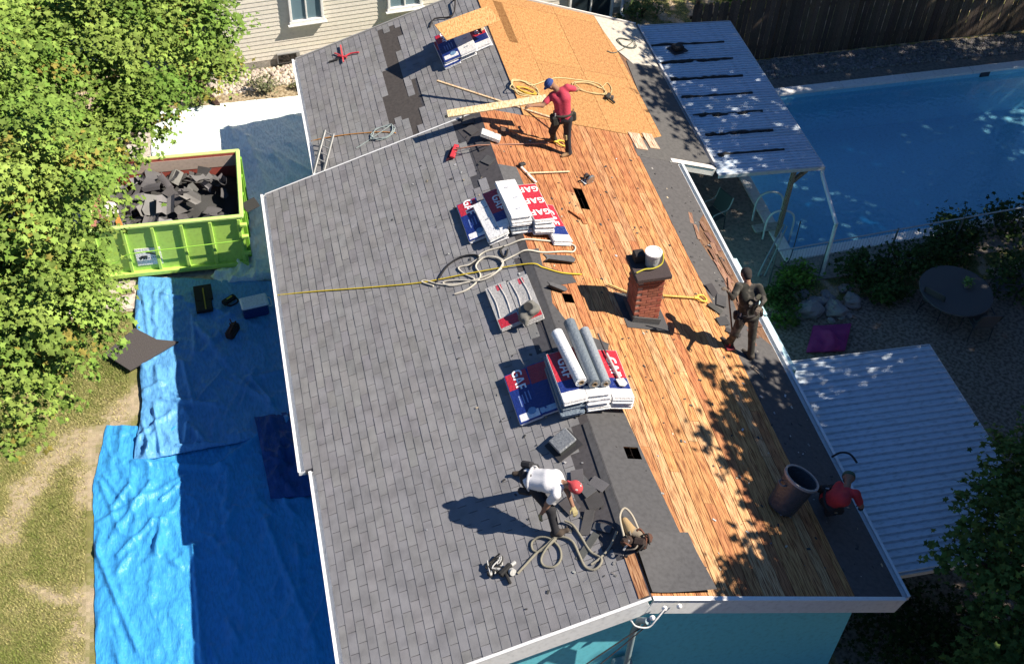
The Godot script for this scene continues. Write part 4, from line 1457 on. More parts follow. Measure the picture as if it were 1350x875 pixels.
func build_awnings() -> void:
	var a := awning("patio_awning", "white metal awning beside the pool, streaked with black sealant along its seams", 5.46, 8.08, 2.33, 2.2, -17.5, -11.24, 0.313, 3, 0.028, true)
	var st := nb()
	box(st, at(7.40, 1.07, -11.32), Vector3(0.1, 2.14, 0.1), Color(0.35, 0.31, 0.26), 0.01)
	mkw(st, "post", ms["plank"], a)
	st = nb()
	box(st, at(7.40, 1.07, -17.3), Vector3(0.1, 2.14, 0.1), Color(0.35, 0.31, 0.26), 0.01)
	mkw(st, "post", ms["plank"], a)
	st = nb()
	bar(st, Vector3(7.4, 1.75, -11.33), Vector3(7.72, 2.08, -11.33), 0.08, 0.08, Color(0.3, 0.26, 0.2))
	mkw(st, "bracket", ms["plank"], a)
	st = nb()
	tube(st, smooth([Vector3(8.06, 2.1, -11.2), Vector3(8.06, 1.98, -11.1), Vector3(7.97, 1.62, -10.0), Vector3(7.97, 1.5, -9.93), Vector3(7.99, 0.02, -9.9)], 4), 0.045, 9, Color(0.7, 0.72, 0.72))
	mkw(st, "downspout", ms["paint"], a)
	# a dark vent box left lying on the awning
	var v := thing("roof_vent", "small black roof vent box lying on the sealed white awning", "roof vent", Transform3D(Basis(Vector3.UP, 0.3), Vector3(6.170, 2.330, -16.257)))
	st = nb()
	box(st, at(0, 0.02, 0), Vector3(0.42, 0.02, 0.38), Color(0.03, 0.03, 0.032), 0.004)
	mk(st, "flange", ms["rubber"], v)
	st = nb()
	box(st, at(0, 0.09, 0), Vector3(0.26, 0.12, 0.24), Color(0.02, 0.02, 0.022), 0.02)
	mk(st, "hood", ms["rubber"], v)
	awning("carport_awning", "large ribbed white metal awning shading the patio at the lower right", 4.70, 7.85, 2.33, 2.2, -5.5, -0.66, 0.61, 4, 0.045, false)

# ---------------------------------------------------------------- the green skip
func build_dumpster() -> void:
	var xf := at(-6.80, 0.0, -13.95, -0.035)
	var d := thing("dumpster", "lime green roll-off dumpster full of torn shingles on the driveway", "dumpster", xf)
	var L := 3.3
	var W := 2.38
	var H := 1.55
	var b := 0.16
	var gc := Color(0.43, 0.68, 0.13)
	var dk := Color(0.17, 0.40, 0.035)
	var st := nb()
	box(st, at(0, (H + b) * 0.5, W * 0.5 - 0.03), Vector3(L, H - b, 0.05), gc)
	mk(st, "side_wall", ms["paint"], d)
	st = nb()
	box(st, at(0, (H + b) * 0.5, -W * 0.5 + 0.03), Vector3(L, H - b, 0.05), Color(0.42, 0.10, 0.075))
	mk(st, "side_wall", ms["paint"], d)
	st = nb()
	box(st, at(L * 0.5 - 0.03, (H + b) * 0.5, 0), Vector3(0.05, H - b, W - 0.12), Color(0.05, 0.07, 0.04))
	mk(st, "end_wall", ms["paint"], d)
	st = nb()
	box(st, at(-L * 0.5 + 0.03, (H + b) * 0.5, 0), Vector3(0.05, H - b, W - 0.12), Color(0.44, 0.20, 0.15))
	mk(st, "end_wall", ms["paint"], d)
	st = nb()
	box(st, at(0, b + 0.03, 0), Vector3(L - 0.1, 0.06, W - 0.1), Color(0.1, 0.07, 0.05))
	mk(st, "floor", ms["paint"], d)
	st = nb()
	box(st, at(0, H - 0.22, -W * 0.5 + 0.058), Vector3(L - 0.14, 0.3, 0.006), Color(0.52, 0.42, 0.36))
	mk(st, "worn_band", ms["paint"], d)
	# top rails
	for q in [[0.0, W * 0.5, L + 0.08, 0.1], [0.0, -W * 0.5, L + 0.08, 0.1], [L * 0.5, 0.0, 0.1, W + 0.04], [-L * 0.5, 0.0, 0.1, W + 0.04]]:
		st = nb()
		box(st, at(q[0], H + (0.002 if q[3] > 1.0 else 0.0), q[1]), Vector3(q[2], 0.075, q[3]), Color(0.46, 0.66, 0.2) if q[1] > -1.0 else Color(0.52, 0.66, 0.22), 0.018)
		mk(st, "top_rail", ms["paint"], d)
	# ribs
	for i in 6:
		var x := -L * 0.5 + 0.08 + i * (L - 0.16) / 5.0
		for s in [-1.0, 1.0]:
			st = nb()
			box(st, at(x, (H + b) * 0.5 - 0.02, s * (W * 0.5 + 0.022)), Vector3(0.08, H - b - 0.06, 0.06), gc, 0.012)
			mk(st, "rib", ms["paint"], d)
	for i in 4:
		st = nb()
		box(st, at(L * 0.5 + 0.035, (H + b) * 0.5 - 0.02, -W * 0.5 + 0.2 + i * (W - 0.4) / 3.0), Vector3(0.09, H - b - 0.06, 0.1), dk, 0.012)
		mk(st, "rib", ms["paint"], d)
	st = nb()
	box(st, at(0, b + 0.02, W * 0.5 + 0.03), Vector3(L, 0.12, 0.12), gc, 0.015)
	mk(st, "bottom_rail", ms["paint"], d)
	st = nb()
	tube(st, smooth([Vector3(-1.5, 0.62, W * 0.5 + 0.12), Vector3(-1.2, 0.66, W * 0.5 + 0.12), Vector3(-0.9, 0.86, W * 0.5 + 0.12), Vector3(0.2, 0.9, W * 0.5 + 0.12), Vector3(1.6, 0.94, W * 0.5 + 0.12)], 5), 0.014, 6, Color(0.25, 0.5, 0.06))
	mk(st, "tie_rail", ms["paint"], d)
	st = nb()
	for s in [-0.7, 0.7]:
		box(st, at(0, 0.08, s), Vector3(L, 0.15, 0.14), Color(0.05, 0.07, 0.03))
	mk(st, "skid", ms["paint"], d)
	# latch hardware at the right end
	st = nb()
	for y in [0.5, 1.0, 1.35]:
		box(st, at(L * 0.5 + 0.01, y, W * 0.5 + 0.06), Vector3(0.16, 0.07, 0.09), gc, 0.012)
	mk(st, "hinge", ms["paint"], d)
	# the sign with a little truck that tips rounds of stone
	var sg := nb()
	box(sg, at(-0.52, 0.64, W * 0.5 + 0.004), Vector3(0.56, 0.5, 0.012), Color(0.80, 0.80, 0.80), 0.003)
	var sign := mk(sg, "sign_plate", ms["wrap"], d)
	var z := W * 0.5 + 0.0115
	sg = nb()
	var ink := Color(0.02, 0.02, 0.022)
	box(sg, at(-0.62, 0.64, z), Vector3(0.14, 0.07, 0.004), ink)
	box(sg, at(-0.70, 0.62, z), Vector3(0.07, 0.05, 0.004), ink)
	for q in [[-0.70, 0.585], [-0.63, 0.585], [-0.58, 0.585]]:
		lathe(sg, Transform3D(Basis(Vector3.RIGHT, PI * 0.5), Vector3(q[0], q[1], z)), [Vector2(0, -0.003), Vector2(0.022, -0.003), Vector2(0.022, 0.003), Vector2(0, 0.003)], 10, ink)
	box(sg, Transform3D(Basis(Vector3.BACK, -0.42), Vector3(-0.46, 0.725, z)), Vector3(0.22, 0.035, 0.004), ink)
	for q in [[-0.52, 0.60], [-0.47, 0.585], [-0.42, 0.61], [-0.375, 0.60], [-0.33, 0.625]]:
		box(sg, at(q[0], q[1], z), Vector3(0.025, 0.02, 0.004), ink)
	mk(sg, "logo", ms["wrap"], sign)
	sg = nb()
	box(sg, Transform3D(Basis(Vector3.BACK, -0.42), Vector3(-0.44, 0.755, z)), Vector3(0.24, 0.02, 0.004), Color(0.55, 0.5, 0.02))
	mk(sg, "logo", ms["wrap"], sign)
	# rubbish inside, piece by piece
	var core := nb()
	var pts := []
	core.set_smooth_group(1)
	var n := FastNoiseLite.new()
	n.seed = 8
	n.frequency = 1.1
	for j in 13:
		var row := []
		for i in 17:
			var x := lerpf(-1.57, 1.57, i / 16.0)
			var zz := lerpf(-1.1, 1.1, j / 12.0)
			row.append(Vector3(x, 0.84 + 0.16 * n.get_noise_2d(x * 2.0, zz * 2.0) + 0.22 * exp(-pow((x - 0.2) / 0.9, 2.0)), zz))
		pts.append(row)
	for j in 12:
		for i in 16:
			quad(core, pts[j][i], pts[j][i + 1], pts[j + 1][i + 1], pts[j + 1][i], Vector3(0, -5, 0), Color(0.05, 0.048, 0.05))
	var heap := mk(core, "rubble", ms["granite"], self, xf)
	stuff(heap)
	tag(heap, "dark heap of shingle rubble filling the bottom of the green dumpster", "rubble")
	for i in 74:
		var x := rg.randf_range(-1.35, 1.3)
		var zz := rg.randf_range(-0.95, 0.95)
		var y := 0.92 + 0.22 * exp(-pow((x - 0.2) / 0.9, 2.0)) + rg.randf_range(0.0, 0.22)
		var s := nb()
		var w := rg.randf_range(0.12, 0.62)
		var ln := rg.randf_range(0.1, 0.45)
		# a bent torn sheet
		var bend := rg.randf_range(-0.1, 0.14)
		var col := vary(Color(0.13, 0.126, 0.13) if rg.randf() < 0.7 else Color(0.24, 0.235, 0.235), 0.2)
		var rows := []
		for k in 5:
			var u := k / 4.0 - 0.5
			var jag := rg.randf_range(-0.06, 0.06)
			rows.append([Vector3(u * w, bend * u * u * 4.0, -ln * 0.5 + jag), Vector3(u * w, bend * u * u * 4.0, ln * 0.5 + rg.randf_range(-0.05, 0.05))])
		for k in 4:
			quad(s, rows[k][0], rows[k + 1][0], rows[k + 1][1], rows[k][1], Vector3(0, -1, 0), col)
			quad(s, rows[k][0] - Vector3(0, 0.012, 0), rows[k + 1][0] - Vector3(0, 0.012, 0), rows[k + 1][1] - Vector3(0, 0.012, 0), rows[k][1] - Vector3(0, 0.012, 0), Vector3(0, 1, 0), col)
			quad(s, rows[k][1], rows[k + 1][1], rows[k + 1][1] - Vector3(0, 0.012, 0), rows[k][1] - Vector3(0, 0.012, 0), Vector3(0, 0, -1), col)
			quad(s, rows[k][0], rows[k + 1][0], rows[k + 1][0] - Vector3(0, 0.012, 0), rows[k][0] - Vector3(0, 0.012, 0), Vector3(0, 0, 1), col)
		var o := mk(s, "torn_shingle", ms["shingle"], self, xf * Transform3D(Basis.from_euler(Vector3(rg.randf_range(-0.5, 0.5), rg.randf() * TAU, rg.randf_range(-0.45, 0.45))), Vector3(x, y, zz)))
		tag(o, "%s %s torn shingle %s the heap in the green dumpster" % ["large" if w * ln > 0.1 else "small", "pale grey" if col.r > 0.18 else "charcoal" if col.r < 0.125 else "mid grey", "at the left end of" if x < -0.6 else "at the right end of" if x > 0.6 else "near the rim of" if zz > 0.3 else "at the back of" if zz < -0.3 else "on top of"], "shingle scrap", "shingle scraps in the dumpster")
	var bag := nb()
	lathe(bag, Transform3D(Basis.from_euler(Vector3(0.4, 0.3, 0.5)), Vector3.ZERO), [Vector2(0, -0.1), Vector2(0.2, -0.08), Vector2(0.27, 0.05), Vector2(0.2, 0.2), Vector2(0.07, 0.3), Vector2(0.0, 0.32)], 11, Color(0.62, 0.58, 0.56), false)
	tag(mk(bag, "rubbish_sack", ms["wrap"], self, xf * at(-1.33, 1.1, 0.1)), "white rubbish sack slumped at the left end of the green dumpster", "rubbish sack")
	var pl := nb()
	box(pl, Transform3D.IDENTITY, Vector3(0.4, 0.03, 0.55), Color(0.62, 0.30, 0.09), 0.004)
	tag(mk(pl, "plywood_scrap", ms["ply"], self, xf * Transform3D(Basis.from_euler(Vector3(0.3, 0.3, 0.25)), Vector3(-1.2, 1.16, 0.68))), "orange plywood offcut lying beside the white sack in the dumpster", "plywood scrap")
	var fl := nb()
	box(fl, Transform3D.IDENTITY, Vector3(0.34, 0.02, 0.26), Color(0.02, 0.022, 0.022), 0.004)
	tag(mk(fl, "felt_scrap", ms["rubber"], self, Transform3D(Basis.from_euler(Vector3(0.4, 0.5, 0.1)), Vector3(-4.965, 1.450, -13.175))), "black felt scrap caught on the dumpster rim nearest the house", "felt scrap")

# ---------------------------------------------------------------- tarps on the ground
func build_tarps() -> void:
	var blue := Color(0.030, 0.27, 0.60)
	var st := nb()
	cloth(st, [Vector2(-7.2, -19.2), Vector2(-7.3, -17.5), Vector2(-7.2, -15.2)], [Vector2(-3.2, -19.25), Vector2(-3.15, -16.5), Vector2(-3.3, -14.0)], 44, 44, 0.03, 0.045, 3, [[-4.9, -17.6, -4.4, -14.5, 0.10, 0.10], [-4.3, -17.0, -3.3, -15.7, 0.08, 0.05], [-5.6, -19.1, -5.2, -17.6, 0.06, 0.06]], Color(0.82, 0.90, 0.84))
	tag(mk(st, "ground_sheet", ms["tarp"]), "white plastic ground sheet spread beyond the dumpster, half in the roof's shade", "ground sheet")
	st = nb()
	cloth(st, [Vector2(-5.6, -15.3), Vector2(-5.5, -13.2), Vector2(-6.1, -12.5), Vector2(-5.9, -12.15)], [Vector2(-3.6, -15.4), Vector2(-4.0, -13.2), Vector2(-4.4, -12.4), Vector2(-4.5, -12.1)], 40, 60, 0.045, 0.08, 12, [], Color(0.78, 0.86, 0.81))
	tag(mk(st, "plastic_film", ms["tarp"]), "crumpled translucent pale green plastic film between dumpster and house", "plastic film")
	st = nb()
	cloth(st, [Vector2(-8.409, -8.479), Vector2(-8.665, -7.014), Vector2(-8.626, -5.577), Vector2(-8.582, -3.108), Vector2(-8.3, -0.6)], [Vector2(-4.1, -7.6), Vector2(-4.05, -6.3), Vector2(-4.0, -5.0), Vector2(-4.0, -3.2), Vector2(-4.0, -0.6)], 130, 230, 0.02, 0.06, 21, [[-8.570, -5.395, -7.866, -3.179, 0.05, 0.07], [-6.822, -5.204, -6.771, -2.724, 0.05, 0.08], [-8.546, -6.083, -6.892, -6.841, 0.07, 0.05], [-7.855, -7.380, -6.225, -6.934, 0.08, 0.07], [-6.225, -6.934, -5.349, -7.602, 0.08, 0.09], [-5.461, -5.449, -4.791, -2.529, 0.07, 0.08]], Color(0.045, 0.29, 0.62))
	tag(mk(st, "tarpaulin", ms["tarp"]), "big bright blue tarpaulin on the lawn at the lower left", "tarpaulin", "blue tarps")
	st = nb()
	cloth(st, [Vector2(-7.691, -12.758), Vector2(-7.794, -11.491), Vector2(-7.697, -9.642), Vector2(-7.682, -8.786), Vector2(-7.884, -7.366)], [Vector2(-4.2, -11.9), Vector2(-4.1, -10.4), Vector2(-4.1, -9.0), Vector2(-4.1, -7.9), Vector2(-5.357, -7.504)], 100, 140, 0.085, 0.055, 27, [[-6.447, -10.754, -5.828, -9.493, 0.06, 0.06], [-7.427, -8.631, -7.329, -7.312, 0.04, 0.07], [-5.765, -9.260, -4.792, -7.795, 0.06, 0.05], [-7.690, -8.376, -7.529, -7.546, 0.04, 0.06]], Color(0.105, 0.31, 0.60))
	tag(mk(st, "tarpaulin", ms["tarp"]), "mid blue tarpaulin lying between the dumpster and the bigger blue tarp", "tarpaulin", "blue tarps")
	st = nb()
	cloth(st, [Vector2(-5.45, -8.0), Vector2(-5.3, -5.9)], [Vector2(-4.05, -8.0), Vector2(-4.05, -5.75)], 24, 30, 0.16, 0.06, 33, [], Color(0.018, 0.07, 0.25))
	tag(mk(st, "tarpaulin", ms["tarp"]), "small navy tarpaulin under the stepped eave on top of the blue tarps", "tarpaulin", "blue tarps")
	# dark board on the lawn edge
	st = nb()
	var poly := PackedVector2Array([Vector2(-8.426, -10.391), Vector2(-7.787, -11.047), Vector2(-7.332, -10.609), Vector2(-6.873, -10.451), Vector2(-7.899, -9.799)])
	prism(st, Transform3D(Basis(), Vector3(0, 0.13, 0)), poly, 0.0, 0.03, Color(0.068, 0.06, 0.062))
	tag(mk(st, "felt_board", ms["rubber"]), "charcoal board lying half on the lawn and half on the blue tarp", "board")
	# things on the tarp in the shade
	var tc := thing("tool_case", "open black tool case with a yellow line on the shaded blue tarp", "tool case", Transform3D(Basis(Vector3.UP, 0.05), Vector3(-6.277, 0.130, -11.453)))
	st = nb()
	box(st, at(0, 0.05, 0.05), Vector3(0.36, 0.09, 0.34), Color(0.012, 0.012, 0.013), 0.015)
	mk(st, "case", ms["rubber"], tc)
	st = nb()
	box(st, Transform3D(Basis(Vector3.RIGHT, 0.12), Vector3(0.02, 0.07, -0.36)), Vector3(0.40, 0.05, 0.46), Color(0.016, 0.016, 0.017), 0.012)
	mk(st, "lid", ms["rubber"], tc)
	st = nb()
	box(st, at(0.03, 0.105, -0.15), Vector3(0.03, 0.012, 0.7), Color(0.35, 0.26, 0.03), 0.004)
	mk(st, "latch_strip", ms["rubber"], tc)
	var pc := thing("power_tool", "small black power tool with a yellow mark left of the cooler", "power tool", Transform3D(Basis(Vector3.UP, 0.6), Vector3(-5.725, 0.130, -11.493)))
	st = nb()
	box(st, at(0, 0.07, 0), Vector3(0.34, 0.12, 0.14), Color(0.012, 0.012, 0.014), 0.03)
	mk(st, "housing", ms["rubber"], pc)
	st = nb()
	tube(st, smooth([Vector3(-0.15, 0.08, 0.05), Vector3(-0.1, 0.09, 0.2), Vector3(0.1, 0.09, 0.2), Vector3(0.15, 0.08, 0.05)], 5), 0.02, 7, Color(0.012, 0.012, 0.014))
	mk(st, "handle", ms["rubber"], pc)
	st = nb()
	box(st, at(0.02, 0.132, 0.0), Vector3(0.14, 0.006, 0.04), Color(0.5, 0.4, 0.05))
	mk(st, "sticker", ms["rubber"], pc)
	var co := thing("cooler", "blue cooler box with white lid on the tarp under the eave", "cooler", Transform3D(Basis(Vector3.UP, 0.13), Vector3(-5.174, 0.130, -11.045)))
	st = nb()
	box(st, at(0, 0.16, 0), Vector3(0.56, 0.32, 0.34), Color(0.015, 0.035, 0.15), 0.03)
	mk(st, "body", ms["wrap"], co)
	st = nb()
	box(st, at(0, 0.345, 0), Vector3(0.6, 0.07, 0.38), Color(0.70, 0.72, 0.74), 0.028)
	mk(st, "lid", ms["wrap"], co)
	st = nb()
	tube(st, smooth([Vector3(0.29, 0.25, -0.13), Vector3(0.36, 0.24, -0.12), Vector3(0.36, 0.24, 0.12), Vector3(0.29, 0.25, 0.13)], 4), 0.014, 6, Color(0.6, 0.62, 0.64))
	mk(st, "handle", ms["wrap"], co)
	var tb := thing("tool_bag", "brown leather tool bag on the blue tarp below the cooler", "tool bag", Transform3D(Basis(Vector3.UP, -0.5), Vector3(-5.711, 0.130, -10.484)))
	st = nb()
	box(st, at(0, 0.1, 0), Vector3(0.2, 0.2, 0.42), Color(0.05, 0.022, 0.016), 0.05)
	mk(st, "bag", ms["cloth"], tb)
	st = nb()
	tube(st, smooth([Vector3(0, 0.18, -0.16), Vector3(0.05, 0.30, -0.1), Vector3(0.05, 0.30, 0.1), Vector3(0, 0.18, 0.16)], 5), 0.018, 7, Color(0.10, 0.04, 0.025))
	mk(st, "handle", ms["cloth"], tb)
	st = nb()
	for k in 3:
		tube(st, [Vector3(-0.04 + k * 0.03, 0.16, -0.1 + k * 0.09), Vector3(-0.1 + k * 0.05, 0.3, -0.14 + k * 0.12)], 0.013, 6, Color(0.12, 0.03, 0.02))
	mk(st, "tool", ms["cloth"], tb)
	var ls := nb()
	box(ls, Transform3D.IDENTITY, Vector3(0.9, 0.07, 0.09), Color(0.3, 0.27, 0.23), 0.006)
	tag(mk(ls, "timber_offcut", ms["plank"], self, Transform3D(Basis(Vector3.UP, 0.08), Vector3(-8.237, 0.050, -12.257))), "grey timber offcut lying on the pale concrete beside the dumpster", "timber")

# ---------------------------------------------------------------- things on the roof
const RED := Color(0.42, 0.025, 0.04)
const NAVY := Color(0.012, 0.03, 0.16)

func letters(txt: String, size: float, xf: Transform3D, parent: Node3D, col: Color) -> void:
	var f := SystemFont.new()
	f.font_names = PackedStringArray(["Droid Sans"])
	f.font_weight = 800
	var t := TextMesh.new()
	t.text = txt
	t.font = f
	t.font_size = 64
	t.pixel_size = size / 46.0
	t.depth = 0.003
	mi(t, "lettering", mat(col.r, col.g, col.b, 0.5), parent, xf)

# a wrapped bundle of shingles: long axis z (+z end nearest the drone), base at its origin
func bundle(label: String, xf: Transform3D, style: String, group: String, bend := 0.0) -> Node3D:
	var o := thing("shingle_bundle", label, "shingle bundle", xf, group)
	var L := 1.08
	var W := 0.40
	var H := 0.095
	var st := nb()
	var wc := Color(0.70, 0.70, 0.70)
	if style == "grey":
		wc = Color(0.38, 0.37, 0.36)
	elif style == "slate":
		wc = Color(0.16, 0.20, 0.25)
	# the stack inside shows as uneven layers at the ends
	for k in 3:
		box(st, at(rg.randf_range(-0.012, 0.012), H * (k + 0.5) / 3.0 - 0.004, rg.randf_range(-0.02, 0.02)), Vector3(W, H / 3.0 - 0.002, L), vary(wc if not style.begins_with("navy") else Color(0.62, 0.63, 0.66) if k < 2 else NAVY * 1.3, 0.08), 0.012)
	var sag := FastNoiseLite.new()
	sag.seed = rg.randi() % 1000
	sag.frequency = 3.2
	var patch := func(s: SurfaceTool, x0: float, x1: float, z0: float, z1: float, y: float, col: Color) -> void:
		var nx := maxi(2, int((x1 - x0) / 0.045))
		var nz := maxi(2, int((z1 - z0) / 0.05))
		var g := []
		for i in nz + 1:
			var row := []
			for q in nx + 1:
				var px := lerpf(x0, x1, float(q) / nx)
				var pz := lerpf(z0, z1, float(i) / nz)
				row.append(Vector3(px, y + 0.016 * absf(sag.get_noise_2d(px, pz * 0.6)), pz))
			g.append(row)
		s.set_smooth_group(1)
		for i in nz:
			for q in nx:
				quad(s, g[i][q], g[i][q + 1], g[i + 1][q + 1], g[i + 1][q], g[i][q] - Vector3(0, 1, 0), col)
		s.set_smooth_group(-1)
		for i in nz:
			for q in [0, nx]:
				quad(s, g[i][q], g[i + 1][q], g[i + 1][q] - Vector3(0, 0.022, 0), g[i][q] - Vector3(0, 0.022, 0), Vector3(0, y, g[i][q].z), col)
		for q in nx:
			for i in [0, nz]:
				quad(s, g[i][q], g[i][q + 1], g[i][q + 1] - Vector3(0, 0.022, 0), g[i][q] - Vector3(0, 0.022, 0), Vector3(g[i][q].x, y, 0), col)
	patch.call(st, -W * 0.5 + 0.004, W * 0.5 - 0.004, -L * 0.5 + 0.004, L * 0.5 - 0.004, H, wc if not style.begins_with("navy") else NAVY * 1.3)
	mk(st, "wrapper", ms["wrap"], o)
	var top := H + 0.0
	var panel := func(x0: float, x1: float, z0: float, z1: float, col: Color, called: String) -> MeshInstance3D:
		var s := nb()
		patch.call(s, x0, x1, z0, z1, top + 0.0025, col)
		return mk(s, called, ms["wrap"], o)
	var down := Basis(Vector3(0, 0, 1), Vector3(1, 0, 0), Vector3(0, 1, 0))
	if style == "navy":
		panel.call(-0.185, 0.185, -0.52, -0.17, RED, "red_panel")
		panel.call(-0.185, 0.185, -0.168, 0.36, NAVY, "navy_panel")
		panel.call(-0.17, 0.17, 0.37, 0.52, Color(0.72, 0.72, 0.74), "white_panel")
		letters("GAF", 0.17, Transform3D(down, Vector3(0.02, top + 0.011, -0.34)), o, Color(0.78, 0.78, 0.8))
		for k in 4:
			var s := nb()
			box(s, at(0.11 - k * 0.06, top + 0.009, 0.05 + 0.02 * k), Vector3(0.02, 0.002, 0.2 + 0.04 * (k % 2)), Color(0.18, 0.26, 0.5))
			mk(s, "print_line", ms["wrap"], o)
		var s2 := nb()
		lathe(s2, at(0.06, top + 0.009, 0.38), [Vector2(0.075, 0.0), Vector2(0.075, 0.002), Vector2(0, 0.002)], 9, Color(0.16, 0.28, 0.45), false)
		mk(s2, "seal", ms["wrap"], o)
	elif style == "navy_plain":
		panel.call(-0.185, 0.185, -0.52, -0.13, RED * 0.8, "red_panel")
		panel.call(-0.185, 0.185, -0.128, 0.40, NAVY, "navy_panel")
		panel.call(-0.17, 0.17, 0.41, 0.52, Color(0.3, 0.42, 0.55), "blue_panel")
	elif style == "red":
		panel.call(-0.19, 0.19, -0.53, 0.10, RED, "red_panel")
		panel.call(-0.19, 0.19, 0.102, 0.34, NAVY, "navy_panel")
		letters("GAF", 0.17, Transform3D(down, Vector3(0.02, top + 0.011, -0.15)), o, Color(0.78, 0.78, 0.8))
	elif style == "red3":
		panel.call(-0.19, 0.19, -0.53, 0.50, RED, "red_panel")
		for k in 3:
			letters("GAF", 0.15, Transform3D(Basis(Vector3(-1, 0, 0), Vector3(0, 0, 1), Vector3(0, 1, 0)), Vector3(0.0, top + 0.011, -0.38 + k * 0.34)), o, Color(0.78, 0.76, 0.72))
	elif style == "white":
		for k in 3:
			var s := nb()
			box(s, at(rg.randf_range(-0.05, 0.05), top + 0.009, -0.32 + k * 0.32), Vector3(0.09, 0.002, 0.03), Color(0.30, 0.32, 0.38))
			mk(s, "print_line", ms["wrap"], o)
	elif style == "grey" or style == "slate":
		if style == "grey":
			panel.call(-0.18, 0.18, 0.30, 0.52, RED, "red_panel")
			panel.call(0.0, 0.1, -0.5, -0.36, Color(0.42, 0.06, 0.08), "red_panel")
		for k in 2:
			var s := nb()
			tube(s, smooth([Vector3(-0.14 + k * 0.2, top + 0.006, -0.5), Vector3(-0.10 + k * 0.2, top + 0.012, -0.1), Vector3(-0.13 + k * 0.21, top + 0.008, 0.28)], 5), 0.012, 6, Color(wc.r * 1.25, wc.g * 1.25, wc.b * 1.25))
			mk(s, "crease", ms["wrap"], o)
	return o

func roll(label: String, a: Vector3, b: Vector3, r: float, col: Color, group: String) -> void:
	var o := thing("underlay_roll", label, "underlay roll", Transform3D(Basis(), a), group)
	var d := (b - a).normalized()
	var x := Vector3.UP.cross(d).normalized()
	var xf := Transform3D(Basis(x, d, x.cross(d)), Vector3.ZERO)
	var L := a.distance_to(b)
	var st := nb()
	lathe(st, xf, [Vector2(r * 0.5, 0.0), Vector2(r, 0.004), Vector2(r, L - 0.004), Vector2(r * 0.5, L)], 22, col)
	mk(st, "sheet", ms["wrap"], o)
	st = nb()
	lathe(st, xf, [Vector2(r * 0.34, -0.01), Vector2(r * 0.5, -0.01), Vector2(r * 0.5, L + 0.01), Vector2(r * 0.34, L + 0.01), Vector2(r * 0.34, -0.01)], 14, Color(0.30, 0.22, 0.14))
	mk(st, "core", ms["cloth"], o)
	st = nb()
	var pa := []
	for k in 5:
		var an := 0.4 + k * 0.12
		pa.append(xf.basis * Vector3(cos(an) * r * 1.02, 0, sin(an) * r * 1.02))
	for k in 4:
		quad(st, pa[k] + d * 0.02, pa[k + 1] + d * 0.02, pa[k + 1] + d * (L - 0.02), pa[k] + d * (L - 0.02), d * L * 0.5, Color(col.r * 0.8, col.g * 0.8, col.b * 0.8))
	mk(st, "loose_edge", ms["wrap"], o)

func rope(called: String, label: String, cat: String, pts: Array, r: float, col: Color, n := 7) -> void:
	var st := nb()
	tube(st, smooth(pts, n), r, 6, col)
	tag(mk(st, called, ms["cloth"]), label, cat)

# loops of line lying about a point on a roof frame
func coil(xf: Transform3D, rx: float, rz: float, turns: int, wob: float, y := 0.02) -> Array:
	var p := []
	for i in turns * 9:
		var a := TAU * i / 9.0
		var k := 1.0 + rg.randf_range(-wob, wob)
		p.append(xf * Vector3(cos(a) * rx * k + rg.randf_range(-0.03, 0.03), y + rg.randf() * 0.03, sin(a) * rz * k))
	return p

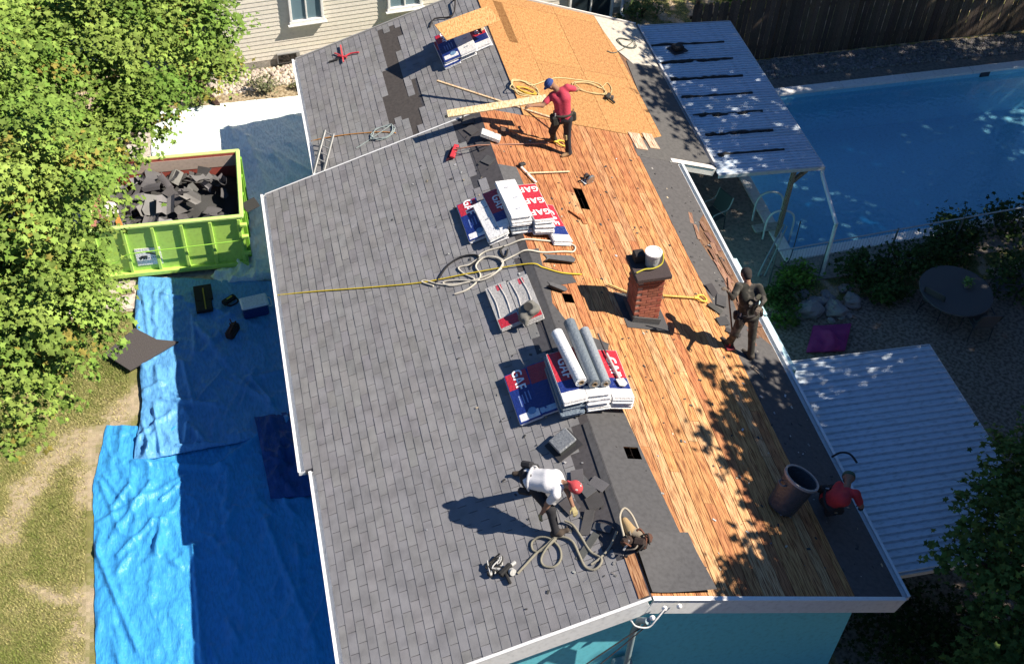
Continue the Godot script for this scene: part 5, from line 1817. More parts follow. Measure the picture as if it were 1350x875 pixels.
func build_roof_things() -> void:
	var gA := "bundles of the stack with the rolls"
	# stack with the rolls, on the ridge nearest the drone
	bundle("navy wrapped shingle bundle with white letters, outermost on the shaded left of the roll stack", roof("L", 0.88, -4.22, 0.022, 0.03), "navy", gA)
	bundle("navy and red shingle bundle tucked against the grey left face of the roll stack", roof("L", 0.50, -4.24, 0.022, -0.02), "navy_plain", gA)
	var words := ["bottom", "second", "third", "top"]
	for k in 4:
		bundle("grey blue shingle bundle in the left column of the roll stack, %s layer" % words[k], Transform3D(Basis(Vector3.BACK, 0.10) * Basis(Vector3.UP, rg.randf_range(-0.03, 0.03)), Vector3(-0.22 + rg.randf_range(-0.02, 0.02), RY + 0.02 + k * 0.1, -4.02 + rg.randf_range(-0.03, 0.03))), "slate" if k < 3 else "red", gA)
		bundle("white edged shingle bundle in the middle column of the roll stack, %s layer" % words[k], Transform3D(Basis(Vector3.BACK, -0.05) * Basis(Vector3.UP, rg.randf_range(-0.03, 0.03)), Vector3(0.20, RY + 0.03 + k * 0.1, -4.04 + rg.randf_range(-0.03, 0.03))), "white" if k < 3 else "red", gA)
		if k < 3:
			bundle("white edged shingle bundle in the right column of the roll stack, %s layer" % words[k], Transform3D(Basis(Vector3.BACK, -0.25) * Basis(Vector3.UP, rg.randf_range(-0.03, 0.03)), Vector3(0.61, RY - 0.06 + k * 0.1, -4.05 + rg.randf_range(-0.03, 0.03))), "white" if k < 2 else "red", gA)
	var gr := "rolls on the near stack"
	roll("white underlay roll on top of the tall shingle stack", Vector3(-0.17, RY + 0.55, -4.85), Vector3(-0.06, RY + 0.55, -3.70), 0.1, Color(0.70, 0.72, 0.74), gr)
	roll("dark grey underlay roll lying right beside the white roll", Vector3(0.10, RY + 0.55, -5.05), Vector3(0.14, RY + 0.55, -3.62), 0.1, Color(0.15, 0.18, 0.2), gr)
	roll("silver grey underlay roll at the right of the three rolls", Vector3(0.31, RY + 0.52, -4.85), Vector3(0.33, RY + 0.52, -3.62), 0.085, Color(0.26, 0.29, 0.31), gr)
	# hatchet-like shingle ripper on the red bundle
	var rp := thing("shingle_ripper", "long metal shingle ripper lying on the red bundle beside the rolls", "shingle ripper", Transform3D(Basis(Vector3.BACK, -0.25) * Basis(Vector3.UP, 0.06), Vector3(0.62, RY + 0.27, -4.15)))
	var st := nb()
	tube(st, smooth([Vector3(-0.03, 0.08, -0.72), Vector3(0.0, 0.03, -0.6), Vector3(0.0, 0.02, -0.3), Vector3(0.03, 0.02, 0.25)], 5), 0.017, 7, Color(0.06, 0.05, 0.05))
	mk(st, "handle", ms["paint"], rp)
	st = nb()
	tube(st, [Vector3(0.0, 0.02, -0.3), Vector3(0.03, 0.02, 0.3)], 0.024, 7, Color(0.5, 0.42, 0.40))
	mk(st, "shaft", ms["paint"], rp)
	st = nb()
	var hp := PackedVector2Array([Vector2(-0.05, 0.28), Vector2(0.1, 0.26), Vector2(0.13, 0.38), Vector2(0.06, 0.44), Vector2(-0.03, 0.42)])
	prism(st, Transform3D.IDENTITY, hp, 0.012, 0.03, Color(0.5, 0.48, 0.46))
	mk(st, "blade", ms["paint"], rp)

	# the middle pair of opened grey bundles, with a grey bag at their corner
	var gC := "grey bundles by the ropes"
	bundle("narrow grey wrapped bundle with a red end, left of the pair below the ropes", roof("L", 0.74, -6.32, 0.022, 0.05), "grey", gC)
	bundle("wide grey wrapped bundle with red patches, under the grey bag below the ropes", roof("L", 0.33, -6.28, 0.022, 0.04), "grey", gC)
	var bag := thing("bag", "crumpled grey canvas bag at the corner of the grey bundles", "bag", Transform3D(Basis.from_euler(Vector3(0.0, 0.6, 0.2)), Vector3(-0.381, 4.297, -5.878)))
	st = nb()
	var sk := []
	var gcl := Color(0.16, 0.155, 0.14)
	skin([[Vector3(-0.12, 0.05, 0.0), Vector3(0.12, 0.06, 0.03), 0.1, 0.11, gcl], [Vector3(-0.05, 0.12, -0.09), Vector3(0.13, 0.12, -0.05), 0.07, 0.08, gcl], [Vector3(0.0, 0.14, 0.08), Vector3(0.1, 0.12, 0.1), 0.06, 0.06, gcl], [Vector3(-0.16, 0.08, 0.1), Vector3(-0.22, 0.04, 0.14), 0.05, 0.03, gcl]], 0.018, 0.03, st)
	mk(st, "body", ms["cloth"], bag)
	st = nb()
	lathe(st, Transform3D(Basis(Vector3.RIGHT, 0.3), Vector3(0.02, 0.19, 0.0)), [Vector2(0.0, 0.0), Vector2(0.06, 0.0), Vector2(0.085, 0.03), Vector2(0.07, 0.03), Vector2(0.0, 0.012)], 12, Color(0.012, 0.012, 0.012))
	mk(st, "opening", ms["rubber"], bag)

	# the stack beyond the ropes
	var gB := "bundles of the stack beyond the ropes"
	bundle("navy wrapped shingle bundle with white letters, at the left foot of the farther stack", roof("L", 0.80, -8.72, 0.022, 0.03), "navy", gB)
	bundle("white shingle bundle standing on the left of the farther stack, plain wrapper", Transform3D(Basis(Vector3.BACK, 0.36) * Basis(Vector3.UP, 0.10), Vector3(-0.47, RY - 0.02, -8.45)), "white", gB)
	bundle("second white shingle bundle under the plain left one in the farther stack", Transform3D(Basis(Vector3.BACK, 0.33) * Basis(Vector3.UP, 0.02), Vector3(-0.45, RY - 0.125, -8.5)), "white", gB)
	bundle("red wrapped shingle bundle wedged between the white bundles of the farther stack", Transform3D(Basis(Vector3.BACK, 0.22) * Basis(Vector3.UP, 0.1), Vector3(-0.26, RY + 0.07, -8.6)), "red", gB)
	bundle("topmost white shingle bundle in the middle of the farther stack", Transform3D(Basis(Vector3.BACK, -0.05) * Basis(Vector3.UP, 0.07), Vector3(-0.05, RY + 0.31, -8.55)), "white", gB)
	for k in 3:
		bundle("shingle bundle under the topmost white one in the farther stack, %s layer" % words[k], Transform3D(Basis(Vector3.BACK, -0.04) * Basis(Vector3.UP, rg.randf_range(-0.04, 0.06)), Vector3(-0.03, RY + 0.01 + k * 0.1, -8.5)), "slate" if k == 1 else "white", gB)
	bundle("red shingle bundle printed three times with white letters on the farther stack", Transform3D(Basis(Vector3.BACK, -0.12) * Basis(Vector3.UP, 0.1), Vector3(0.36, RY + 0.2, -8.48)), "red3", gB)
	for k in 2:
		bundle("white edged bundle beneath the thrice printed red one, %s layer" % words[k], Transform3D(Basis(Vector3.BACK, -0.16) * Basis(Vector3.UP, 0.06), Vector3(0.38, RY - 0.02 + k * 0.1, -8.42)), "white", gB)
	bundle("red and navy shingle bundle lowest on the right of the farther stack", roof("R", 0.72, -8.3, 0.022, 0.12), "red", gB)

	# the farthest stack, with a plywood offcut across it
	var gD := "bundles of the farthest stack"
	bundle("navy shingle bundle at the left of the farthest stack, under the plywood edge", roof("F", 1.16, -15.2, 0.022, 0.06), "navy", gD)
	bundle("navy bundle lying above the left one in the farthest stack", roof("F", 1.1, -15.25, 0.122, 0.04), "navy", gD)
	bundle("pale blue printed white bundle in the middle of the farthest stack", roof("F", 0.74, -15.3, 0.022, 0.03), "white", gD)
	bundle("dark red wrapped bundle beside the tool on the farthest stack", roof("F", 0.34, -15.4, 0.022, 0.05), "red", gD)
	bundle("upper white bundle in the middle of the farthest stack", roof("F", 0.70, -15.24, 0.122, 0.05), "white", gD)
	var pf := nb()
	box(pf, Transform3D.IDENTITY, Vector3(1.38, 0.02, 0.60), Color(0.66, 0.42, 0.19), 0.003)
	tag(mk(pf, "plywood_offcut", ms["ply"], self, Transform3D(Basis(Vector3.UP, 0.28) * Basis(Vector3.BACK, 0.10) * Basis(Vector3.RIGHT, 0.10), Vector3(0.42, 4.42, -15.10))), "long yellow plywood offcut propped across the farthest shingle stack", "plywood")
	var ng := thing("nail_gun", "small dark nail gun lying on the farthest shingle stack", "nail gun", Transform3D(Basis(Vector3.UP, 0.7), Vector3(0.718, 4.013, -15.424)))
	gun_parts(ng, Color(0.05, 0.045, 0.04), Color(0.42, 0.33, 0.2))
	# long bent flashing strip by the far rake
	rope("metal_strip", "dark bent metal strip on the shingles near the far rake", "metal strip", [Vector3(-0.205, 3.519, -16.494), Vector3(-0.044, 3.605, -16.711), Vector3(0.357, 3.732, -16.557), Vector3(0.518, 3.860, -17.011), Vector3(0.484, 3.785, -17.120), Vector3(0.612, 3.798, -17.244)], 0.02, Color(0.03, 0.027, 0.026), 3)

	# boards: one carried by the man in pink, one thin one lying across the ridge
	st = nb()
	bar(st, Vector3(-0.74, 4.60, -11.52), Vector3(1.34, 4.78, -11.46), 0.19, 0.03, Color(0.74, 0.66, 0.46), Vector3(0, 1, 0.2), 0.003)
	tag(mk(st, "pine_board", ms["ply"]), "long pale pine board held by the man in the pink shirt", "board")
	st = nb()
	bar(st, Vector3(-0.491, 3.706, -13.991), Vector3(1.814, 4.019, -11.578), 0.05, 0.04, Color(0.68, 0.58, 0.42), Vector3.UP, 0.003)
	tag(mk(st, "pine_batten", ms["ply"]), "thin pale batten crossing under the carried pine board", "batten")
	# scaffold-like dark bracket under the board end
	var bk := thing("roof_bracket", "black metal roof bracket under the far end of the pine board", "roof bracket", Transform3D(Basis(), Vector3(-0.292, 4.200, -11.949)))
	st = nb()
	bar(st, Vector3(-0.42, 0.05, 0.05), Vector3(0.05, 0.12, -0.05), 0.06, 0.04, Color(0.02, 0.02, 0.022), Vector3.UP, 0.006)
	mk(st, "arm", ms["paint"], bk)
	st = nb()
	bar(st, Vector3(-0.06, 0.02, 0.16), Vector3(-0.03, 0.14, -0.08), 0.04, 0.04, Color(0.02, 0.02, 0.022), Vector3.UP, 0.006)
	mk(st, "leg", ms["paint"], bk)
	# push broom
	var br := thing("push_broom", "red push broom with a long thin handle lying over the ridge", "broom", Transform3D(Basis(), Vector3(-0.710, 4.058, -10.825)))
	var org := br.position
	st = nb()
	bar(st, Vector3(-0.801, 4.101, -10.716) - org, Vector3(-0.645, 4.185, -10.994) - org, 0.10, 0.07, Color(0.50, 0.03, 0.04), Vector3.UP, 0.01)
	mk(st, "head", ms["paint"], br)
	st = nb()
	for k in 40:
		var p := (Vector3(-0.798, 4.091, -10.716) - org).lerp(Vector3(-0.642, 4.176, -10.994) - org, (k % 20) / 19.0) + Vector3(-0.03 if k < 20 else -0.06, 0, 0)
		tube(st, [p, p + Vector3(-0.07, -0.05, 0.01)], 0.008, 4, Color(0.06, 0.01, 0.012), false)
	stuff(mk(st, "bristles", ms["paint"], br))
	st = nb()
	tube(st, [Vector3(-0.725, 4.179, -10.861) - org, Vector3(-0.288, 4.371, -10.679) - org, Vector3(1.343, 3.916, -11.068) - org], 0.014, 7, Color(0.30, 0.15, 0.10))
	mk(st, "handle", ms["paint"], br)
	st = nb()
	tube(st, [Vector3(-0.718, 4.160, -10.785) - org, Vector3(-0.431, 4.290, -10.699) - org], 0.009, 6, Color(0.2, 0.2, 0.21))
	tube(st, [Vector3(-0.670, 4.198, -10.903) - org, Vector3(-0.431, 4.290, -10.699) - org], 0.009, 6, Color(0.2, 0.2, 0.21))
	mk(st, "brace", ms["paint"], br)
	# yellow footed shingle shovel
	shovel("shingle_shovel", "wooden handled roof shovel with a yellow head at the pink man's boots", Vector3(0.498, 4.225, -11.253), Vector3(1.555, 3.833, -11.180), 0.018, Color(0.40, 0.22, 0.10), Color(0.62, 0.42, 0.04))
	shovel("tear_off_fork", "yellow handled tear-off shovel lying below the chimney toward the eave", Vector3(2.453, 3.516, -6.624), Vector3(3.214, 3.256, -6.683), 0.022, Color(0.60, 0.45, 0.12), Color(0.62, 0.45, 0.06))
	st = nb()
	tube(st, [Vector3(1.377, 3.883, -6.760), Vector3(1.807, 3.736, -6.562)], 0.022, 7, Color(0.6, 0.48, 0.2))
	tag(mk(st, "wooden_pole", ms["ply"]), "short pale wooden pole poking out left of the chimney", "pole")
	# pale box of starter strip
	st = nb()
	box(st, Transform3D.IDENTITY, Vector3(0.42, 0.09, 0.22), Color(0.56, 0.56, 0.53), 0.012)
	tag(mk(st, "parcel", ms["wrap"], self, roof("R", 0.027, -10.946, 0.08, -0.35)), "pale grey oblong parcel on the first boards below the pine board", "parcel")
	# small pole and t-square
	var sq := thing("roofing_square", "metal square with a thin white stick by the farther bundle stack", "square", Transform3D(Basis(), Vector3(0.580, 4.123, -9.931)))
	org = sq.position
	st = nb()
	bar(st, Vector3(0.498, 4.183, -10.081) - org, Vector3(0.703, 4.113, -9.617) - org, 0.05, 0.015, Color(0.5, 0.49, 0.47), Vector3.UP, 0.003)
	mk(st, "blade", ms["paint"], sq)
	st = nb()
	bar(st, Vector3(0.563, 4.171, -9.874) - org, Vector3(1.570, 3.806, -10.202) - org, 0.03, 0.02, Color(0.74, 0.66, 0.52), Vector3.UP, 0.003)
	mk(st, "stick", ms["ply"], sq)
	st = nb()
	bar(st, Vector3(0.460, 4.217, -10.094) - org, Vector3(0.592, 4.172, -10.177) - org, 0.08, 0.06, Color(0.03, 0.03, 0.03), Vector3.UP, 0.01)
	mk(st, "head", ms["paint"], sq)
	# circular saw
	var cs := thing("circular_saw", "circular saw with a shiny guard on the bare boards", "circular saw", roof("R", 1.985, -9.980, 0.0, 0.5))
	st = nb()
	box(st, at(0, 0.03, 0), Vector3(0.26, 0.008, 0.14), Color(0.5, 0.5, 0.5), 0.002)
	mk(st, "base_plate", ms["paint"], cs)
	st = nb()
	lathe(st, Transform3D(Basis(Vector3.RIGHT, PI * 0.5), Vector3(0.02, 0.1, 0.05)), [Vector2(0, -0.025), Vector2(0.1, -0.025), Vector2(0.11, -0.015), Vector2(0.11, 0.015), Vector2(0.1, 0.025), Vector2(0, 0.025)], 18, Color(0.6, 0.6, 0.58))
	mk(st, "blade_guard", mat(0.6, 0.6, 0.6, 0.35, 0.8), cs)
	st = nb()
	lathe(st, Transform3D(Basis(Vector3.RIGHT, PI * 0.5), Vector3(0.02, 0.11, -0.04)), [Vector2(0, -0.08), Vector2(0.05, -0.07), Vector2(0.055, 0.05), Vector2(0, 0.05)], 12, Color(0.05, 0.03, 0.03))
	mk(st, "motor", ms["rubber"], cs)
	st = nb()
	tube(st, smooth([Vector3(0.0, 0.17, 0.0), Vector3(-0.08, 0.2, 0.0), Vector3(-0.16, 0.16, 0.0), Vector3(-0.14, 0.06, 0.0)], 4), 0.018, 7, Color(0.02, 0.02, 0.02))
	mk(st, "handle", ms["rubber"], cs)
	# loose short boards by the opening
	for q in [["short red-brown board offcut lying flat beside the long roof opening", 1.511, -8.698, 0.09, 0.30, 0.05], ["short red-brown board offcut leaning slantwise into the other offcut", 1.368, -8.785, 0.07, 0.30, 0.75]]:
		st = nb()
		box(st, Transform3D.IDENTITY, Vector3(q[3], 0.022, q[4]), Color(0.52, 0.24, 0.10), 0.003)
		tag(mk(st, "board_offcut", ms["plank"], self, roof("R", q[1], q[2], 0.016 if q[5] < 0.5 else 0.04, q[5])), q[0], "board offcut")
	# box vent lifted off the ridge
	var bv := thing("box_vent", "grey square box vent lying loose on the shingles near the ridge", "roof vent", roof("L", 0.497, -3.031, 0.02, 0.35))
	st = nb()
	box(st, at(0, 0.01, 0), Vector3(0.48, 0.012, 0.44), Color(0.03, 0.031, 0.033), 0.003)
	mk(st, "flange", ms["rubber"], bv)
	st = nb()
	var hd := PackedVector2Array([Vector2(-0.15, -0.14), Vector2(0.15, -0.14), Vector2(0.15, 0.14), Vector2(-0.15, 0.14)])
	prism(st, Transform3D.IDENTITY, hd, 0.01, 0.11, Color(0.035, 0.036, 0.038))
	mk(st, "throat", ms["rubber"], bv)
	st = nb()
	box(st, Transform3D(Basis(Vector3.BACK, 0.08), Vector3(0.01, 0.135, 0)), Vector3(0.36, 0.05, 0.33), Color(0.19, 0.20, 0.215), 0.02)
	mk(st, "hood", ms["wrap"], bv)
	# white bucket on the chimney cap, with a yellow strap
	var bu := thing("bucket", "white plastic bucket with a round lid standing on the chimney cap", "bucket", at(1.90, 4.881, -6.12))
	st = nb()
	lathe(st, Transform3D.IDENTITY, [Vector2(0.0, 0.0), Vector2(0.115, 0.0), Vector2(0.14, 0.25), Vector2(0.15, 0.25), Vector2(0.15, 0.28), Vector2(0.14, 0.28)], 20, Color(0.34, 0.36, 0.38))
	mk(st, "body", ms["wrap"], bu)
	st = nb()
	lathe(st, Transform3D.IDENTITY, [Vector2(0.155, 0.28), Vector2(0.155, 0.31), Vector2(0.13, 0.315), Vector2(0.125, 0.305), Vector2(0.0, 0.305)], 20, Color(0.76, 0.75, 0.72))
	mk(st, "lid", ms["wrap"], bu)
	rope("strap", "yellow strap looped round the bucket on the chimney cap", "strap", [Vector3(1.56, 4.90, -5.94), Vector3(1.72, 4.93, -5.97), Vector3(1.88, 4.94, -5.955), Vector3(2.04, 4.99, -6.0), Vector3(2.075, 5.12, -6.1), Vector3(2.06, 5.02, -6.2)], 0.014, Color(0.55, 0.48, 0.05))
	st = nb()
	box(st, at(1.70, 4.97, -6.28), Vector3(0.2, 0.18, 0.2), Color(0.02, 0.018, 0.018), 0.02)
	tag(mk(st, "flue_pot", ms["rubber"]), "black square flue pot behind the bucket on the chimney", "flue pot")
	# trash can standing on the boards
	var can := thing("trash_can", "round grey plastic trash can standing open on the boards above the eave", "trash can", Transform3D(roof("R", 3.076, -1.736, 0.0).basis * Basis(Vector3.BACK, -0.10) * Basis(Vector3.RIGHT, -0.12), roof("R", 3.076, -1.736, 0.02).origin))
	st = nb()
	lathe(st, Transform3D.IDENTITY, [Vector2(0.0, 0.0), Vector2(0.235, 0.0), Vector2(0.245, 0.03), Vector2(0.285, 0.64), Vector2(0.272, 0.64), Vector2(0.235, 0.05), Vector2(0.0, 0.05)], 26, Color(0.062, 0.064, 0.072))
	mk(st, "body", ms["wrap"], can)
	st = nb()
	lathe(st, Transform3D.IDENTITY, [Vector2(0.272, 0.655), Vector2(0.272, 0.62), Vector2(0.31, 0.62), Vector2(0.31, 0.66), Vector2(0.272, 0.66)], 26, Color(0.28, 0.27, 0.27))
	mk(st, "rim", ms["wrap"], can)
	for s in [-1.0, 1.0]:
		st = nb()
		tube(st, smooth([Vector3(s * 0.28, 0.5, -0.07), Vector3(s * 0.34, 0.48, -0.05), Vector3(s * 0.34, 0.48, 0.05), Vector3(s * 0.28, 0.5, 0.07)], 4), 0.016, 6, Color(0.12, 0.12, 0.125))
		mk(st, "handle", ms["wrap"], can)

	# ropes and lines
	rope("yellow_rope", "thin yellow safety rope running from the left eave to the chimney", "rope", [Vector3(-4.632, 2.719, -8.823), Vector3(-3.863, 3.013, -8.483), Vector3(-2.743, 3.395, -7.995), Vector3(-1.923, 3.675, -7.669), Vector3(-1.106, 3.965, -7.443), Vector3(-0.088, 4.323, -7.121), Vector3(0.175, 4.272, -7.028), Vector3(0.521, 4.154, -6.945), Vector3(0.917, 4.019, -6.972)], 0.013, Color(0.62, 0.47, 0.03))
	rope("white_rope", "tangled white rope with loops over the ridge between the stacks", "rope", [Vector3(-1.460, 3.833, -7.086), Vector3(-1.205, 3.920, -7.088), Vector3(-0.940, 4.011, -7.270), Vector3(-0.965, 4.013, -7.573), Vector3(-0.757, 4.095, -7.686), Vector3(-0.527, 4.173, -7.493), Vector3(-0.551, 4.165, -7.256), Vector3(-0.867, 4.046, -7.227), Vector3(-1.213, 3.918, -7.256), Vector3(-1.498, 3.821, -7.331), Vector3(-1.596, 3.787, -7.488), Vector3(-1.320, 3.892, -7.376), Vector3(-0.970, 4.022, -7.159), Vector3(-0.667, 4.136, -7.195), Vector3(-0.493, 4.185, -7.390), Vector3(-0.578, 4.156, -7.585), Vector3(-0.848, 4.053, -7.718), Vector3(-1.057, 3.971, -7.669), Vector3(-1.266, 3.900, -7.702), Vector3(-1.206, 3.920, -7.501), Vector3(-1.057, 3.971, -7.252), Vector3(-1.365, 3.876, -7.297), Vector3(-1.672, 3.761, -7.468), Vector3(-1.890, 3.687, -7.692), Vector3(-1.963, 3.662, -7.691), Vector3(-1.783, 3.723, -7.488)], 0.017, Color(0.60, 0.56, 0.47), 5)
	rope("white_rope", "pale rope bight looping onto the bare boards right of the tangled rope", "rope", [Vector3(-0.892, 4.027, -7.766), Vector3(-0.730, 4.082, -7.846), Vector3(-0.338, 4.216, -7.793), Vector3(-0.023, 4.324, -7.785), Vector3(0.333, 4.218, -7.819), Vector3(0.837, 4.046, -7.832), Vector3(1.007, 3.988, -7.777), Vector3(0.930, 4.014, -7.610), Vector3(0.721, 4.086, -7.571), Vector3(0.288, 4.234, -7.467), Vector3(-0.034, 4.341, -7.467), Vector3(-0.245, 4.259, -7.462), Vector3(-0.521, 4.185, -7.404)], 0.016, Color(0.62, 0.58, 0.48))
	rope("black_lanyard", "black lanyard clipped beside the tangled white rope", "lanyard", [Vector3(-1.733, 3.740, -7.523), Vector3(-1.454, 3.835, -7.849), Vector3(-1.151, 3.950, -7.932), Vector3(-0.909, 4.032, -7.838), Vector3(-0.894, 4.037, -7.702), Vector3(-1.064, 3.968, -7.631)], 0.02, Color(0.015, 0.015, 0.016), 4)
	rope("black_lanyard", "small black rope loop just under the farther bundle stack", "lanyard", [Vector3(-0.381, 4.202, -7.796), Vector3(-0.470, 4.171, -7.719), Vector3(-0.449, 4.179, -7.558), Vector3(-0.394, 4.197, -7.548), Vector3(-0.334, 4.218, -7.684)], 0.018, Color(0.02, 0.02, 0.02), 4)
	rope("grey_rope", "thick grey green rope snaking from the kneeling man to the tool belt", "rope", [Vector3(-1.681, 3.758, -1.110), Vector3(-1.531, 3.809, -1.208), Vector3(-1.339, 3.875, -1.330), Vector3(-1.167, 3.954, -1.391), Vector3(-1.027, 4.013, -1.453), Vector3(-0.895, 4.047, -1.410), Vector3(-0.796, 4.070, -1.285), Vector3(-0.763, 4.071, -1.053), Vector3(-0.733, 4.081, -0.824), Vector3(-0.634, 4.115, -0.729), Vector3(-0.527, 4.162, -0.761), Vector3(-0.487, 4.176, -0.864), Vector3(-0.596, 4.128, -1.035), Vector3(-0.666, 4.115, -1.339), Vector3(-0.727, 4.105, -1.561), Vector3(-0.818, 4.084, -1.671)], 0.02, Color(0.27, 0.25, 0.19), 6)
	rope("grey_rope", "grey green rope coil between the kneeling man and the gear at left", "rope", [Vector3(-0.977, 3.998, -1.519), Vector3(-1.030, 4.001, -1.428), Vector3(-1.177, 3.951, -1.354), Vector3(-1.291, 3.891, -1.337), Vector3(-1.379, 3.861, -1.403), Vector3(-1.360, 3.868, -1.534), Vector3(-1.242, 3.929, -1.563), Vector3(-1.100, 3.977, -1.473), Vector3(-1.003, 3.989, -1.281), Vector3(-1.030, 3.980, -1.087), Vector3(-1.154, 3.938, -1.005), Vector3(-1.286, 3.893, -1.075), Vector3(-1.300, 3.888, -1.204), Vector3(-1.200, 3.954, -1.321), Vector3(-1.033, 4.021, -1.441)], 0.018, Color(0.25, 0.235, 0.18), 6)
	rope("grey_rope", "short rope end leading up to the hanging tool belt at the gable", "rope", [Vector3(-0.642, 4.113, -0.825), Vector3(-0.497, 4.173, -0.868), Vector3(-0.310, 4.257, -0.988), Vector3(-0.179, 4.387, -1.138)], 0.019, Color(0.3, 0.28, 0.22), 5)
	rope("orange_cord", "orange extension cord crossing the lower far roof to the hose coil", "cord", [Vector3(-3.418, 2.390, -14.037), Vector3(-3.089, 2.534, -13.907), Vector3(-2.582, 2.697, -13.727), Vector3(-1.932, 2.919, -13.395), Vector3(-1.592, 3.035, -13.148)], 0.013, Color(0.55, 0.24, 0.05))
	rope("air_hose", "pale grey air hose coil on the lower far roof", "hose", coil(roof("F", 3.106, -13.319), 0.28, 0.22, 3, 0.15) + [Vector3(-2.307, 2.791, -13.211), Vector3(-2.487, 2.729, -13.158)], 0.012, Color(0.30, 0.36, 0.36), 4)
	rope("air_hose", "cream air hose coil lying at the edge of the plywood near the pink man", "hose", coil(roof("R", 1.359, -13.115), 0.34, 0.28, 3, 0.2) + [Vector3(2.193, 3.573, -13.830), Vector3(2.787, 3.370, -13.966), Vector3(3.356, 3.176, -13.968), Vector3(3.403, 3.160, -13.491)], 0.012, Color(0.60, 0.50, 0.26), 4)
	rope("air_hose", "yellow hose coil beside the cream one at the plywood edge", "hose", coil(roof("R", 1.407, -13.012), 0.2, 0.12, 3, 0.25, 0.04), 0.013, Color(0.62, 0.40, 0.05), 4)
	rope("air_hose", "cream hose loops on the plywood to the right of the pink man", "hose", coil(roof("R", 3.210, -13.681), 0.42, 0.22, 2, 0.2) + [Vector3(3.589, 3.096, -14.107), Vector3(3.612, 3.088, -13.803), Vector3(3.301, 3.194, -13.278)], 0.011, Color(0.56, 0.44, 0.22), 4)
	rope("dark_cable", "thin dark cable curled on the pale underlay at the far corner", "cable", coil(roof("R", 5.033, -16.237), 0.28, 0.2, 2, 0.2) + [Vector3(4.300, 2.854, -15.654), Vector3(4.050, 2.939, -15.632)], 0.012, Color(0.10, 0.11, 0.10), 4)
	var ng2 := thing("nail_gun", "black nail gun on the plywood to the right of the pink man", "nail gun", roof("R", 3.568, -13.424, 0.0, 1.0))
	gun_parts(ng2, Color(0.03, 0.028, 0.026), Color(0.10, 0.09, 0.08))
	var ng3 := thing("nail_gun", "black nail gun with a pale nose at the end of the grey rope", "nail gun", roof("L", 1.925, -1.215, 0.0, 0.5))
	gun_parts(ng3, Color(0.016, 0.016, 0.017), Color(0.42, 0.42, 0.4))
	var hn := thing("harness", "black and grey safety harness heap left of the rope coil", "harness", roof("L", 2.053, -1.348, 0.0, 0.2))
	for k in 6:
		st = nb()
		var p := []
		for i in 7:
			p.append(Vector3(rg.randf_range(-0.16, 0.16), 0.02 + rg.randf_range(0.0, 0.07), rg.randf_range(-0.14, 0.14)))
		tube(st, smooth(p, 4), 0.014, 5, Color(0.016, 0.016, 0.017) if k < 4 else Color(0.4, 0.4, 0.39))
		mk(st, "strap", ms["rubber"], hn)
	# tool belt with pouch hung over the ridge at the gable
	var tb := thing("tool_belt", "brown leather tool belt with a tan pouch sitting on the gable ridge", "tool belt", Transform3D(Basis(), Vector3(0.020, 4.349, -0.928)))
	for q in [[Vector3(-0.12, 0.08, 0.02), Vector3(0.17, 0.2, 0.13), 0.3, Color(0.05, 0.028, 0.02)], [Vector3(0.06, 0.09, 0.1), Vector3(0.2, 0.2, 0.14), -0.5, Color(0.03, 0.018, 0.014)], [Vector3(0.2, 0.05, 0.02), Vector3(0.15, 0.18, 0.12), 1.1, Color(0.10, 0.045, 0.028)]]:
		st = nb()
		box(st, Transform3D(Basis.from_euler(Vector3(0.4, q[2], 0.25)), q[0]), q[1], q[3], 0.035)
		mk(st, "pouch", ms["cloth"], tb)
	st = nb()
	skin([[Vector3(-0.06, 0.14, -0.30), Vector3(-0.02, 0.11, -0.14), 0.055, 0.085, Color(0.40, 0.28, 0.14)], [Vector3(0.02, 0.1, -0.1), Vector3(0.08, 0.1, -0.06), 0.08, 0.07, Color(0.24, 0.20, 0.15)]], 0.018, 0.02, st)
	mk(st, "tan_pouch", ms["cloth"], tb)
	st = nb()
	tube(st, smooth([Vector3(-0.14, 0.10, -0.06), Vector3(-0.13, 0.19, -0.34), Vector3(-0.03, 0.23, -0.46), Vector3(0.06, 0.19, -0.34), Vector3(0.11, 0.12, -0.06), Vector3(0.2, 0.06, 0.06)], 5), 0.018, 7, Color(0.44, 0.39, 0.30))
	mk(st, "strap", ms["cloth"], tb)
	for k in 8:
		st = nb()
		var an := k * 0.83
		var rr := 0.08 + 0.015 * (k % 4)
		tube(st, smooth([Vector3(cos(an) * rr, 0.12 + 0.02 * (k % 3), sin(an) * rr + 0.06), Vector3(cos(an + 0.3) * (rr + 0.07), 0.2 - 0.02 * (k % 3), sin(an + 0.3) * (rr + 0.06) + 0.06), Vector3(cos(an + 0.9) * (rr + 0.09), 0.08, sin(an + 0.9) * (rr + 0.08) + 0.06)], 4), 0.013, 6, [Color(0.16, 0.06, 0.035), Color(0.03, 0.025, 0.02), Color(0.22, 0.19, 0.15)][k % 3])
		mk(st, "loop", ms["cloth"], tb)
	st = nb()
	bar(st, Vector3(-0.2, 0.05, 0.14), Vector3(-0.1, 0.17, 0.06), 0.025, 0.025, Color(0.4, 0.4, 0.4))
	mk(st, "tool_handle", ms["paint"], tb)
	# crumbs of old shingle, nails and chips left on the slopes
	var cb := nb()
	box(cb, Transform3D.IDENTITY, Vector3(0.05, 0.006, 0.03), Color.WHITE)
	cb.generate_normals()
	var cm := cb.commit()
	var dxs := []
	var dcs := []
